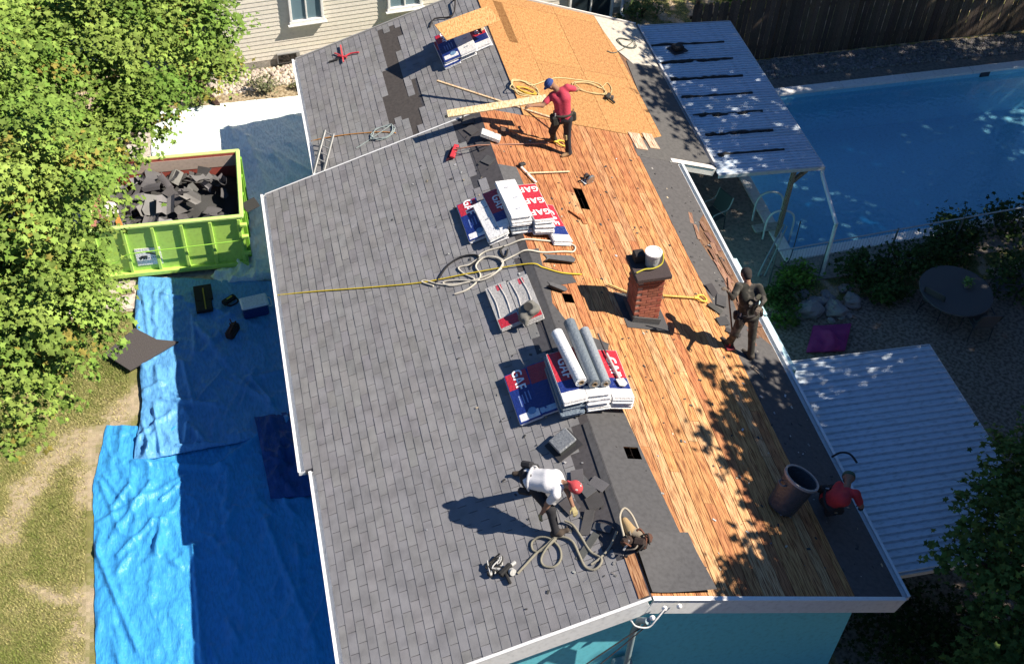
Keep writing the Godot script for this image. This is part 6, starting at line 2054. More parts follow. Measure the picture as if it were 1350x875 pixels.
	for i in 420:
		var side := "R" if rg.randf() < 0.7 else "L"
		var z := rg.randf_range(-11.5, -0.3)
		var s := rg.randf_range(3.7, 4.6) if rg.randf() < 0.45 else rg.randf_range(0.1, 3.6)
		if side == "L":
			s = absf(rg.randfn(0.0, 1.0)) + 0.15
			if s > 4.5:
				continue
		var k := rg.randf_range(0.3, 1.3)
		var x := roof(side, s, z, 0.024 if side == "L" else 0.009, rg.randf() * TAU)
		dxs.append(Transform3D(x.basis * Basis.from_euler(Vector3(rg.randfn(0, 0.2), 0, rg.randfn(0, 0.2))) * k, x.origin))
		dcs.append(vary([Color(0.06, 0.06, 0.062), Color(0.28, 0.27, 0.26), Color(0.5, 0.42, 0.3), Color(0.6, 0.6, 0.58)][rg.randi() % 4 if rg.randf() < 0.5 else 0], 0.3))
	stuff(multi("debris", cm, ms["shingle"], dxs, dcs))
	# torn shingles and felt round the kneeling man
	var L1 := ["long torn shingle piece nearest the kneeling man's bandana", "torn shingle piece beside the felt ridge right of the bandana", "torn shingle piece standing between the man's glove and the ridge", "narrow torn shingle strip leaning toward the tool belt", "torn shingle piece directly under the kneeling man's glove", "small torn shingle piece above the red bandana by the box vent", "torn shingle piece touching the ridge felt above the others", "narrow shingle strip lying closest to the grey rope"]
	var i1 := 0
	for q in [[0.398, -2.192, 0.5, 0.2, 0.3], [0.329, -1.868, 0.34, 0.24, 0.1], [0.527, -1.523, 0.42, 0.16, -0.5], [0.335, -1.344, 0.3, 0.12, 0.9], [0.703, -1.913, 0.3, 0.22, 0.4], [0.451, -2.365, 0.25, 0.2, -0.2], [0.175, -2.095, 0.3, 0.18, 0.6], [0.642, -1.126, 0.5, 0.12, -0.9]]:
		st = nb()
		box(st, Transform3D.IDENTITY, Vector3(q[3], 0.008, q[2]), vary(Color(0.11, 0.108, 0.112), 0.3), 0.001)
		tag(mk(st, "torn_shingle", ms["shingle"], self, roof("L", q[0], q[1], 0.03, q[4]) * Transform3D(Basis.from_euler(Vector3(rg.randf_range(-0.08, 0.08), 0, rg.randf_range(-0.08, 0.08))), Vector3(0, rg.randf() * 0.02, 0))), L1[i1], "shingle scrap", "torn shingles in front of the kneeling man")
		i1 += 1
	var L3 := ["dark shingle piece next to the pale oblong parcel", "dark shingle piece just right of the red broom head", "dark shingle piece under the end of the pine board", "dark shingle piece between the broom handle and the roofing square"]
	var i3 := 0
	for q in [[0.261, -11.384, 0.3, 0.2, 0.4], [0.185, -10.819, 0.34, 0.16, 0.1], [0.259, -11.703, 0.2, 0.26, -0.3], [0.141, -10.288, 0.26, 0.2, 0.6]]:
		st = nb()
		box(st, Transform3D.IDENTITY, Vector3(q[3], 0.008, q[2]), vary(Color(0.085, 0.083, 0.087), 0.2), 0.001)
		tag(mk(st, "torn_shingle", ms["shingle"], self, roof("L", q[0], q[1], 0.026, q[4])), L3[i3], "shingle scrap", "torn shingles by the broom")
		i3 += 1
	# curled felt pieces on the boards near the chimney
	felt_curl("felt_scrap", "grey felt flap with a dark fold just above the yellow rope end", roof("R", 0.607, -7.290, 0.012, 0.1), 0.62, 0.34)
	felt_curl("felt_scrap", "grey felt curl beside the small square hole in the boards", roof("R", 0.300, -6.479, 0.012, -0.2), 0.34, 0.3)
	# scraps by the man at the eave
	var L2 := ["dark shingle piece just above the red shovel foot's handle end", "dark shingle piece lying nearest the yellow shovel grip", "dark shingle piece below the yellow shovel grip", "dark shingle piece beside the red foot of the pry bar", "dark shingle strip at the boots of the eave worker"]
	var i2 := 0
	for q in [[3.850, -6.989, 0.16, 0.3, 0.3], [3.945, -6.703, 0.2, 0.34, -0.4], [3.705, -6.457, 0.14, 0.3, 0.8], [3.735, -6.109, 0.24, 0.2, 0.2], [3.856, -5.820, 0.3, 0.12, -0.6]]:
		st = nb()
		box(st, Transform3D.IDENTITY, Vector3(q[2], 0.01, q[3]), vary(Color(0.06, 0.058, 0.06), 0.4), 0.001)
		tag(mk(st, "torn_shingle", ms["shingle"], self, roof("R", q[0], q[1], 0.02, q[4]) * Transform3D(Basis.from_euler(Vector3(rg.randf_range(-0.2, 0.2), 0, rg.randf_range(-0.2, 0.2))), Vector3(0, 0.02, 0))), L2[i2], "shingle scrap", "torn shingles at the right eave")
		i2 += 1
	st = nb()
	box(st, Transform3D.IDENTITY, Vector3(0.1, 0.02, 0.34), Color(0.30, 0.28, 0.25), 0.003)
	tag(mk(st, "board_offcut", ms["plank"], self, roof("R", 4.013, -4.837, 0.016, 0.5)), "small grey wood offcut on the underlay below the man at the eave", "board offcut")
	# red ripper fork on the bare patch of the far roof
	var rf := thing("roof_fork", "red roofing fork lying on the bare felt of the far roof", "roofing fork", Transform3D(Basis(), Vector3(-2.315, 2.767, -16.696)))
	org = rf.position
	st = nb()
	tube(st, smooth([Vector3(-2.435, 2.779, -16.768) - org, Vector3(-2.287, 2.840, -16.630) - org, Vector3(-2.133, 2.892, -16.654) - org, Vector3(-1.933, 2.950, -16.583) - org], 4), 0.02, 7, Color(0.55, 0.04, 0.06))
	mk(st, "handle", ms["paint"], rf)
	st = nb()
	bar(st, Vector3(-2.311, 2.831, -17.149) - org, Vector3(-2.333, 2.824, -16.431) - org, 0.035, 0.02, Color(0.5, 0.06, 0.07))
	bar(st, Vector3(-2.488, 2.761, -16.939) - org, Vector3(-2.236, 2.846, -16.564) - org, 0.035, 0.02, Color(0.4, 0.05, 0.06))
	mk(st, "grip", ms["paint"], rf)
	st = nb()
	bar(st, Vector3(-2.667, 2.689, -16.701) - org, Vector3(-2.412, 2.786, -16.653) - org, 0.05, 0.012, Color(0.03, 0.03, 0.03))
	mk(st, "blade", ms["paint"], rf)
	# ladder top at the inner eave corner
	var ld := thing("ladder", "aluminium ladder whose top end leans over the far roof's left eave", "ladder", at(-3.55, 0, -13.1))
	var la := Vector3(-3.284, 2.542, -13.088)
	var lb := Vector3(-3.017, 2.823, -13.723)
	var dirl := (lb - la).normalized()
	for s in [-1.0, 1.0]:
		st = nb()
		var o: Vector3 = Vector3(0.5, 0, 0.5).normalized() * 0.12 * s
		bar(st, la - dirl * 0.9 + o, lb + o, 0.035, 0.07, Color(0.6, 0.6, 0.58), Vector3(0.7, 0.7, 0.2), 0.006)
		mkw(st, "stile", mat(0.72, 0.72, 0.72, 0.4, 0.6), ld)
	for k in 5:
		st = nb()
		var c := la.lerp(lb, k / 4.0 * 0.95)
		var o: Vector3 = Vector3(0.5, 0, 0.5).normalized() * 0.12
		tube(st, [c - o, c + o], 0.016, 7, Color(0.62, 0.62, 0.6))
		mkw(st, "rung", mat(0.72, 0.72, 0.72, 0.4, 0.6), ld)
	# overhead service wires at the gable
	rope("service_wire", "black service wire sagging along the gable to the mast", "cable", [Vector3(-0.12, 4.02, 0.25), Vector3(-1.2, 3.3, 0.42), Vector3(-2.4, 2.6, 0.75), Vector3(-4.2, 1.9, 1.5), Vector3(-9, 3.2, 5.0)], 0.012, Color(0.03, 0.03, 0.032))
	rope("service_wire", "thin second wire below the black service wire at the gable", "cable", [Vector3(-0.1, 3.98, 0.25), Vector3(-0.9, 3.1, 0.35), Vector3(-2.0, 2.35, 0.6), Vector3(-4.0, 1.4, 1.2), Vector3(-9, 2.2, 4.6)], 0.009, Color(0.06, 0.04, 0.04))
	rope("service_wire", "white wire pigtail from the insulators at the gable peak", "cable", [Vector3(0.18, 4.22, 0.16), Vector3(0.02, 4.12, 0.26), Vector3(-0.1, 4.02, 0.3), Vector3(-0.28, 4.08, 0.28), Vector3(-0.36, 4.2, 0.24)], 0.013, Color(0.6, 0.6, 0.6))

func gun_parts(o: Node3D, a: Color, b: Color) -> void:
	var st := nb()
	bar(st, Vector3(-0.12, 0.07, 0), Vector3(0.12, 0.07, 0), 0.09, 0.09, a, Vector3.UP, 0.02)
	mk(st, "body", ms["rubber"], o)
	st = nb()
	bar(st, Vector3(-0.03, 0.06, 0.03), Vector3(-0.1, 0.05, 0.22), 0.05, 0.05, a, Vector3.UP, 0.015)
	mk(st, "handle", ms["rubber"], o)
	st = nb()
	bar(st, Vector3(0.11, 0.05, 0.0), Vector3(0.2, 0.03, 0.0), 0.05, 0.05, b, Vector3.UP, 0.01)
	mk(st, "nose", ms["paint"], o)
	st = nb()
	lathe(st, Transform3D(Basis(Vector3.RIGHT, 1.2), Vector3(0.05, 0.06, 0.1)), [Vector2(0, -0.03), Vector2(0.055, -0.03), Vector2(0.055, 0.03), Vector2(0, 0.03)], 12, b)
	mk(st, "magazine", ms["rubber"], o)

func shovel(called: String, label: String, a: Vector3, b: Vector3, r: float, wood: Color, head: Color) -> void:
	var o := thing(called, label, "shovel", Transform3D(Basis(), a))
	var d := b - a
	var n := d.normalized()
	var x := Vector3.UP.cross(n).normalized()
	var st := nb()
	tube(st, [Vector3.ZERO, d], r, 8, wood)
	mk(st, "handle", ms["ply"], o)
	st = nb()
	# a D-shaped end
	tube(st, smooth([d, d + n * 0.05 + x * 0.07, d + n * 0.16 + x * 0.085, d + n * 0.2, d + n * 0.16 - x * 0.085, d + n * 0.05 - x * 0.07, d], 4), 0.02, 7, head)
	tube(st, [d - n * 0.08, d + n * 0.02], r * 1.5, 8, head)
	mk(st, "grip", ms["paint"], o)
	st = nb()
	box(st, Transform3D(Basis(x, n.cross(x).normalized(), n), -n * 0.08), Vector3(0.16, 0.012, 0.18), Color(0.09, 0.05, 0.03), 0.003)
	mk(st, "blade", ms["paint"], o)

func felt_curl(called: String, label: String, xf: Transform3D, w: float, d: float) -> void:
	var st := nb()
	var prev := []
	st.set_smooth_group(1)
	for i in 11:
		var t := i / 10.0
		var row := []
		var an := t * t * 2.6
		var p := Vector2(0, 0)
		for k in 6:
			var u := k / 5.0
			row.append(Vector3((u - 0.5) * w + 0.05 * sin(t * 6.0), 0.01 + 0.11 * t * t * (1.0 - 0.5 * u) * (1.3 - cos(an * 0.5)), -d * 0.5 + d * (t - 0.25 * t * t * t)))
		if i > 0:
			for k in 5:
				quad(st, prev[k], prev[k + 1], row[k + 1], row[k], prev[k] - Vector3(0, 1, 0), Color(0.085, 0.085, 0.09))
				quad(st, prev[k] - Vector3(0, 0.006, 0), prev[k + 1] - Vector3(0, 0.006, 0), row[k + 1] - Vector3(0, 0.006, 0), row[k] - Vector3(0, 0.006, 0), prev[k] + Vector3(0, 1, 0), Color(0.03, 0.03, 0.032))
		prev = row
	tag(mk(st, called, ms["underlay"], self, xf), label, "felt scrap")

# ---------------------------------------------------------------- people
func build_people() -> void:
	var S := Color(0.30, 0.16, 0.10)
	# the man in pink carrying the board
	var j := {"rank": Vector3(1.723, 3.796, -10.829), "lank": Vector3(1.496, 3.874, -11.242), "rknee": Vector3(1.666, 4.231, -10.861), "lknee": Vector3(1.374, 4.277, -10.986), "rhip": Vector3(1.633, 4.679, -10.831), "lhip": Vector3(1.433, 4.679, -10.851), "pelvis": Vector3(1.533, 4.729, -10.841), "chest": Vector3(1.505, 5.100, -10.917), "neck": Vector3(1.425, 5.278, -11.020), "head": Vector3(1.286, 5.385, -11.059), "lsh": Vector3(1.335, 5.115, -11.059), "rsh": Vector3(1.617, 5.324, -10.991), "lelb": Vector3(1.105, 4.990, -10.934), "lwr": Vector3(0.877, 5.062, -10.860), "relb": Vector3(1.845, 5.187, -11.079), "rwr": Vector3(1.706, 5.056, -11.240)}
	var look := Vector3(-0.85, -0.35, -0.35).normalized()
	var flat := Vector3(-0.9, 0.1, 0.1)
	j["rtoe"] = j.rank + Vector3(-0.17, 0.0, 0.09)
	j["ltoe"] = j.lank + Vector3(-0.16, 0.02, 0.06)
	var o := person("person in a pink shirt and blue cap bending to carry a pine board", j, {"skin": S, "shirt": Color(0.52, 0.05, 0.09), "pants": Color(0.02, 0.022, 0.03), "boots": Color(0.26, 0.16, 0.08)}, look, (j.rank + j.lank) * 0.5, Color(0, 0, 0, 0), 0.8)
	cap(o, j.head - o.position, (j.head - j.neck).normalized(), look, Color(0.03, 0.07, 0.25))
	belt(o, j, Color(0.05, 0.04, 0.035), Color(0.022, 0.02, 0.018))
	var st := nb()
	bar(st, j.rknee - o.position + Vector3(-0.06, 0.06, 0.03), j.rknee - o.position + Vector3(-0.05, -0.08, 0.04), 0.12, 0.05, Color(0.5, 0.42, 0.2), Vector3(-1, 0, 0.3), 0.02)
	mk(st, "knee_pad", ms["cloth"], o)
	# the man in dark clothes at the right eave
	j = {"rank": Vector3(3.770, 3.098, -5.199), "lank": Vector3(3.429, 3.214, -5.470), "rknee": Vector3(3.749, 3.538, -5.292), "lknee": Vector3(3.418, 3.603, -5.345), "rhip": Vector3(3.716, 3.991, -5.361), "lhip": Vector3(3.506, 3.991, -5.381), "pelvis": Vector3(3.611, 4.041, -5.371), "chest": Vector3(3.553, 4.437, -5.391), "neck": Vector3(3.563, 4.612, -5.569), "head": Vector3(3.552, 4.726, -5.694), "lsh": Vector3(3.368, 4.636, -5.533), "rsh": Vector3(3.730, 4.604, -5.459), "lelb": Vector3(3.190, 4.564, -5.329), "lwr": Vector3(3.059, 4.776, -5.309), "relb": Vector3(3.733, 4.568, -5.182), "rwr": Vector3(3.568, 4.594, -4.995)}
	look = Vector3(-0.35, -0.25, -0.9).normalized()
	o = person("person in a dark camouflage shirt with heavy tool belt standing at the right eave", j, {"skin": S, "shirt": Color(0.018, 0.016, 0.014, 0.5), "sleeve": Color(0.02, 0.018, 0.015, 0.5), "pants": Color(0.03, 0.028, 0.025, 0.5), "boots": Color(0.07, 0.055, 0.045), "glove": Color(0.16, 0.12, 0.09)}, look, (j.rank + j.lank) * 0.5, Color(0.02, 0.018, 0.016), 1.0)
	belt(o, j, Color(0.035, 0.03, 0.028), Color(0.016, 0.014, 0.013))
	st = nb()
	var bk: Vector3 = j.chest - o.position + Vector3(0.04, 0.02, 0.155)
	for k in 9:
		var p := bk + Vector3(rg.randf_range(-0.11, 0.13), rg.randf_range(-0.1, 0.16), 0.0)
		lathe(st, Transform3D(Basis(Vector3.RIGHT, PI * 0.5 - 0.3), p), [Vector2(0, -0.03), Vector2(rg.randf_range(0.03, 0.06), 0.0), Vector2(0, 0.004)], 7, vary(Color(0.20, 0.19, 0.16), 0.5))
	mk(st, "shirt_print", ms["cloth"], o)
	for q in [[-0.09, 0.02], [0.1, 0.0]]:
		st = nb()
		var sp: Vector3 = j.neck - o.position
		tube(st, smooth([sp + Vector3(q[0], 0.02, 0.02), sp + Vector3(q[0] * 1.2, -0.12, 0.16), j.pelvis - o.position + Vector3(q[0], 0.1, 0.14)], 5), 0.02, 6, Color(0.02, 0.018, 0.017))
		mk(st, "harness_strap", ms["cloth"], o)
	var pb := thing("pry_bar", "long dark pry shovel with a red foot in the eave worker's hands", "pry bar", Transform3D(Basis(), Vector3(3.410, 3.178, -5.428)))
	st = nb()
	var top: Vector3 = j.lwr + Vector3(-0.05, 0.28, -0.05) - pb.position
	tube(st, [Vector3(0, 0.36, 0.0), top], 0.016, 7, Color(0.06, 0.035, 0.03))
	mk(st, "handle", ms["paint"], pb)
	st = nb()
	tube(st, [Vector3(0, 0.03, 0.02), Vector3(0, 0.36, 0.0)], 0.022, 7, Color(0.45, 0.02, 0.03))
	box(st, at(0, 0.02, 0.05), Vector3(0.16, 0.015, 0.14), Color(0.2, 0.02, 0.03), 0.003)
	mk(st, "foot", ms["paint"], pb)
	# the man in white kneeling over the ridge
	j = {"rank": Vector3(-0.997, 4.044, -1.516), "lank": Vector3(-1.201, 3.964, -2.774), "rknee": Vector3(-1.052, 4.385, -1.709), "lknee": Vector3(-0.883, 4.104, -2.346), "rhip": Vector3(-1.270, 4.585, -2.062), "lhip": Vector3(-1.300, 4.605, -2.282), "pelvis": Vector3(-1.285, 4.635, -2.172), "chest": Vector3(-1.056, 4.763, -1.972), "neck": Vector3(-0.857, 4.815, -1.849), "head": Vector3(-0.722, 4.868, -1.711), "lsh": Vector3(-0.917, 4.815, -2.039), "rsh": Vector3(-0.997, 4.768, -1.700), "lelb": Vector3(-0.790, 4.684, -1.800), "lwr": Vector3(-0.749, 4.555, -1.590), "relb": Vector3(-1.102, 4.521, -1.734), "rwr": Vector3(-1.181, 4.284, -1.737)}
	look = Vector3(0.45, -0.85, 0.15).normalized()
	j["rtoe"] = j.rank + Vector3(0.17, 0.05, 0.02)
	j["ltoe"] = j.lank + Vector3(-0.14, -0.05, -0.05)
	o = person("person in a white shirt and red bandana kneeling bent over on the shingles", j, {"skin": S, "shirt": Color(0.74, 0.74, 0.76), "pants": Color(0.016, 0.017, 0.022), "boots": Color(0.06, 0.045, 0.035), "glove": Color(0.38, 0.32, 0.16)}, look, (j.rank + j.lank) * 0.5, Color(0, 0, 0, 0), 0.9)
	# bandana
	st = nb()
	var hp: Vector3 = j.head - o.position
	var hu: Vector3 = (j.head - j.neck).normalized()
	skin([[hp + hu * 0.03 - look * 0.03, hp + hu * 0.045 + look * 0.0, 0.098, 0.094, Color(0.50, 0.06, 0.07)], [hp - look * 0.1 + hu * 0.0, hp - look * 0.13 - hu * 0.05, 0.03, 0.016, Color(0.46, 0.05, 0.06)]], 0.009, 0.02, st)
	mk(st, "bandana", ms["cloth"], o)
	st = nb()
	for k in 16:
		var v := Vector3(rg.randf_range(-1, 1), rg.randf_range(0.1, 1), rg.randf_range(-1, 1)).normalized()
		lathe(st, Transform3D(Basis(Quaternion(Vector3.UP, v)), hp + hu * 0.035 - look * 0.015 + v * 0.1), [Vector2(0, -0.006), Vector2(0.016, 0), Vector2(0, 0.003)], 6, Color(0.66, 0.5, 0.48))
	mk(st, "bandana_print", ms["cloth"], o)
	belt(o, j, Color(0.5, 0.5, 0.52), Color(0.02, 0.02, 0.024))
	# the man in red at the shaded eave
	j = {"rank": Vector3(3.778, 3.085, -1.657), "lank": Vector3(3.816, 3.071, -1.926), "rknee": Vector3(3.815, 3.368, -1.446), "lknee": Vector3(3.873, 3.379, -1.796), "rhip": Vector3(3.634, 3.503, -1.446), "lhip": Vector3(3.644, 3.532, -1.668), "pelvis": Vector3(3.639, 3.548, -1.557), "chest": Vector3(3.698, 3.797, -1.400), "neck": Vector3(3.872, 3.815, -1.534), "head": Vector3(3.973, 3.825, -1.706), "lsh": Vector3(3.835, 3.706, -1.685), "rsh": Vector3(3.938, 3.878, -1.367), "lelb": Vector3(3.895, 3.486, -1.785), "lwr": Vector3(3.995, 3.306, -1.845), "relb": Vector3(4.038, 3.658, -1.267), "rwr": Vector3(4.138, 3.478, -1.367)}
	look = Vector3(0.4, -0.6, -0.6).normalized()
	o = person("person in a red shirt crouching in the shade over the right eave", j, {"skin": S, "shirt": Color(0.50, 0.035, 0.04), "pants": Color(0.02, 0.02, 0.022), "boots": Color(0.05, 0.04, 0.035), "glove": Color(0.03, 0.03, 0.03)}, look, (j.rank + j.lank) * 0.5, Color(0, 0, 0, 0), 0.9)
	cap(o, j.head - o.position, (j.head - j.neck).normalized(), look, Color(0.05, 0.10, 0.06))
	belt(o, j, Color(0.03, 0.03, 0.03), Color(0.02, 0.02, 0.02))
	rope("pry_hook", "dark curved pry hook resting on the awning edge before the crouching man", "pry hook", [Vector3(4.392, 2.907, -2.800), Vector3(4.563, 2.954, -2.826), Vector3(4.684, 2.997, -2.730), Vector3(4.718, 3.007, -2.530)], 0.02, Color(0.025, 0.025, 0.03), 5)

func cap(o: Node3D, h: Vector3, up: Vector3, look: Vector3, col: Color) -> void:
	var f := (look - up * look.dot(up)).normalized()
	var st := nb()
	var b := Basis(up.cross(f).normalized(), up, f)
	lathe(st, Transform3D(b, h + up * 0.035), [Vector2(0.108, -0.015), Vector2(0.108, 0.02), Vector2(0.095, 0.06), Vector2(0.06, 0.088), Vector2(0.012, 0.098), Vector2(0, 0.098)], 18, col)
	var c := mk(st, "cap", ms["cloth"], o)
	st = nb()
	var poly := PackedVector2Array()
	for k in 9:
		var a := PI * k / 8.0
		poly.append(Vector2(cos(a) * 0.085, 0.055 + sin(a) * 0.125))
	prism(st, Transform3D(b, h + up * 0.022), poly, 0.0, 0.012, col)
	mk(st, "peak", ms["cloth"], c)

func belt(o: Node3D, j: Dictionary, col: Color, pc: Color) -> void:
	var up: Vector3 = (j.chest - j.pelvis).normalized()
	var ac: Vector3 = (j.rhip - j.lhip).normalized()
	ac = (ac - up * ac.dot(up)).normalized()
	var fw := ac.cross(up)
	var c: Vector3 = j.pelvis - o.position + up * 0.06
	var st := nb()
	var p := []
	for k in 17:
		var a := TAU * k / 16.0
		p.append(c + ac * cos(a) * 0.185 + fw * sin(a) * 0.135)
	tube(st, p, 0.026, 7, col)
	mk(st, "belt", ms["cloth"], o)
	for k in 4:
		var a := 0.2 + k * 0.95
		if k > 1:
			a += 0.6
		var q := c + ac * cos(a) * 0.21 - fw * sin(a) * 0.16 - up * 0.1
		var s := nb()
		box(s, Transform3D(Basis(Quaternion(Vector3.UP, up)), q), Vector3(0.14, 0.2, 0.11), pc, 0.03)
		var pouch := mk(s, "pouch", ms["cloth"], o)
		s = nb()
		tube(s, [q + up * 0.06, q + up * 0.17 + ac * 0.02], 0.014, 6, Color(0.2, 0.16, 0.1) if k % 2 == 0 else Color(0.35, 0.35, 0.35))
		mk(s, "tool_handle", ms["paint"], pouch)

# ---------------------------------------------------------------- the shaded yard
func build_yard_things() -> void:
	# rocks of the rockery
	var rpos := [[7.199, -8.757, 0.30], [7.772, -8.646, 0.27], [8.275, -8.876, 0.24], [7.590, -9.008, 0.17], [7.417, -9.092, 0.14], [7.799, -9.095, 0.15], [7.233, -9.331, 0.16], [8.314, -9.304, 0.17], [7.237, -9.025, 0.13], [7.823, -8.462, 0.1], [7.558, -8.415, 0.1], [7.417, -8.739, 0.14], [7.801, -9.274, 0.12], [8.027, -8.497, 0.1]]
	var ri := 0
	for q in rpos:
		var st := nb()
		var n := FastNoiseLite.new()
		n.seed = int(q[0] * 1000.0)
		n.frequency = 1.1
		var r: float = q[2]
		st.set_smooth_group(-1)
		var rows := []
		for a in 8:
			var row := []
			for b in 11:
				var th := PI * a / 7.0
				var ph := TAU * b / 10.0
				var v := Vector3(sin(th) * cos(ph), cos(th), sin(th) * sin(ph))
				row.append(v * Vector3(1.0, 0.7, 0.85) * r * (1.0 + 0.5 * n.get_noise_3dv(v * 1.3)))
			rows.append(row)
		for a in 7:
			for b in 10:
				quad(st, rows[a][b], rows[a][b + 1], rows[a + 1][b + 1], rows[a + 1][b], Vector3.ZERO, vary(Color(0.26, 0.24, 0.24), 0.06))
		var lab: String = {0: "largest pale rock at the left front of the rockery", 1: "broad pale rock in the middle front of the rockery", 2: "big rounded pale rock at the right end of the rockery", 7: "lone pale rock standing at the back right of the rockery"}.get(ri, "smaller pale grey rock heaped among the big rocks of the rockery")
		ri += 1
		tag(mk(st, "rock", ms["granite"], self, at(q[0], r * 0.4, q[1], q[2] * 20.0)), lab, "rock", "rocks of the rockery")
	# magenta mat
	var st2 := nb()
	cloth(st2, [Vector2(7.057, -8.292), Vector2(6.578, -7.552)], [Vector2(7.963, -8.189), Vector2(7.453, -7.427)], 14, 12, 0.09, 0.03, 91, [], Color(0.30, 0.03, 0.16), 0.01)
	tag(mk(st2, "mat", ms["cloth"]), "magenta mat spread on the ground beside the lower awning", "mat")
	# table and chairs
	var t := thing("garden_table", "round grey garden table in deep shade by the pool fence", "table", at(10.35, 0, -8.15))
	var st := nb()
	lathe(st, Transform3D.IDENTITY, [Vector2(0, 0.70), Vector2(0.80, 0.70), Vector2(0.83, 0.72), Vector2(0.82, 0.745), Vector2(0, 0.745)], 28, Color(0.10, 0.095, 0.095))
	mk(st, "table_top", ms["granite"], t)
	for k in 4:
		st = nb()
		var a := TAU * k / 4.0 + 0.5
		tube(st, smooth([Vector3(cos(a) * 0.62, 0.01, sin(a) * 0.62), Vector3(cos(a) * 0.5, 0.35, sin(a) * 0.5), Vector3(cos(a) * 0.6, 0.7, sin(a) * 0.6)], 4), 0.02, 7, Color(0.04, 0.04, 0.042))
		mk(st, "leg", ms["paint"], t)
	var pl := thing("potted_plant", "tiny pale potted plant standing on the round garden table", "plant", at(10.62, 0.745, -8.2))
	st = nb()
	lathe(st, Transform3D.IDENTITY, [Vector2(0, 0), Vector2(0.05, 0), Vector2(0.065, 0.1), Vector2(0.05, 0.1), Vector2(0, 0.08)], 12, Color(0.25, 0.22, 0.2))
	mk(st, "pot", ms["granite"], pl)
	var xs := []
	var cs := []
	for i in 60:
		xs.append(leaf_xf(Vector3(rg.randfn(0, 0.06), 0.16 + rg.randfn(0, 0.04), rg.randfn(0, 0.06)), Vector3.UP, 0.6))
		cs.append(vary(Color(0.14, 0.22, 0.06), 0.4))
	stuff(multi("foliage", leaf_mesh(0.07), ms["leaf"], xs, cs, pl))
	for q in [["dark metal garden chair at the left of the round table", 10.004, -8.239, 2.2], ["dark metal garden chair in front of the round table", 10.652, -7.421, 3.0], ["dark metal garden chair half hidden on the far right of the round table", 11.847, -8.392, -1.9]]:
		chair(q[0], at(q[1], 0, q[2], q[3]), Color(0.045, 0.045, 0.05), "garden chairs round the table")
	chair("black chair with white tube arms under the eave by the pool deck", Transform3D(Basis(Vector3.UP, -1.2), Vector3(5.910, 0.000, -12.023)), Color(0.04, 0.045, 0.05), "", Color(0.42, 0.44, 0.44))
	# small pieces round the deck
	st = nb()
	box(st, Transform3D.IDENTITY, Vector3(0.5, 0.42, 0.06), Color(0.45, 0.62, 0.64), 0.01)
	tag(mk(st, "panel", ms["paint"], self, Transform3D(Basis.from_euler(Vector3(-0.25, 1.4, 0)), Vector3(5.644, 0.300, -12.530))), "pale turquoise panel leaning by the chair under the eave", "panel")
	var bd := thing("diving_step", "pale low step slab on the deck at the pool edge", "step", Transform3D(Basis(), Vector3(7.281, 0.100, -11.650)))
	st = nb()
	box(st, at(0, 0.02, 0), Vector3(0.75, 0.05, 0.26), Color(0.5, 0.49, 0.45), 0.01)
	mk(st, "slab", ms["concrete"], bd)
	st = nb()
	for x in [-0.25, 0.25]:
		box(st, at(x, -0.05, 0), Vector3(0.08, 0.1, 0.22), Color(0.3, 0.3, 0.28))
	mk(st, "foot", ms["concrete"], bd)

func chair(label: String, xf: Transform3D, col: Color, group := "", arm := Color(-1, 0, 0)) -> void:
	var o := thing("garden_chair", label, "chair", xf, group)
	if arm.r < 0.0:
		arm = col
	var st := nb()
	box(st, at(0, 0.43, 0), Vector3(0.48, 0.03, 0.46), Color(col.r * 2.2, col.g * 2.1, col.b * 2.0), 0.012)
	mk(st, "seat", ms["cloth"], o)
	st = nb()
	box(st, Transform3D(Basis(Vector3.RIGHT, -0.25), Vector3(0, 0.70, -0.30)), Vector3(0.46, 0.52, 0.025), Color(col.r * 2.2, col.g * 2.1, col.b * 2.0), 0.01)
	mk(st, "backrest", ms["cloth"], o)
	for sx in [-1.0, 1.0]:
		for sz in [-1.0, 1.0]:
			st = nb()
			tube(st, [Vector3(sx * 0.25, 0.0, sz * 0.25), Vector3(sx * 0.24, 0.43, sz * 0.22)], 0.015, 6, col)
			mk(st, "leg", ms["paint"], o)
		st = nb()
		tube(st, smooth([Vector3(sx * 0.25, 0.43, 0.23), Vector3(sx * 0.26, 0.64, 0.22), Vector3(sx * 0.26, 0.66, 0.0), Vector3(sx * 0.25, 0.66, -0.26), Vector3(sx * 0.24, 0.95, -0.38)], 4), 0.016, 6, arm)
		mk(st, "arm", ms["paint"], o)

# ---------------------------------------------------------------- trees and shrubs
var leaf_cache := {}

func leaf_mesh(size: float) -> Mesh:
	if leaf_cache.has(size):
		return leaf_cache[size]
	# a five-lobed leaf, folded a little along its rib
	var st := SurfaceTool.new()
	st.begin(Mesh.PRIMITIVE_TRIANGLES)
	var rim := [Vector2(0.0, -0.12), Vector2(0.30, -0.22), Vector2(0.22, 0.05), Vector2(0.52, 0.22), Vector2(0.22, 0.34), Vector2(0.0, 0.75), Vector2(-0.22, 0.34), Vector2(-0.52, 0.22), Vector2(-0.22, 0.05), Vector2(-0.30, -0.22)]
	var c := Vector3(0, 0, 0.1) * size
	for i in rim.size():
		var a: Vector2 = rim[i] * size
		var b: Vector2 = rim[(i + 1) % rim.size()] * size
		for v in [c, Vector3(b.x, -absf(b.x) * 0.35, b.y), Vector3(a.x, -absf(a.x) * 0.35, a.y)]:
			st.set_color(Color.WHITE)
			st.add_vertex(v)
	st.generate_normals()
	leaf_cache[size] = st.commit()
	return leaf_cache[size]

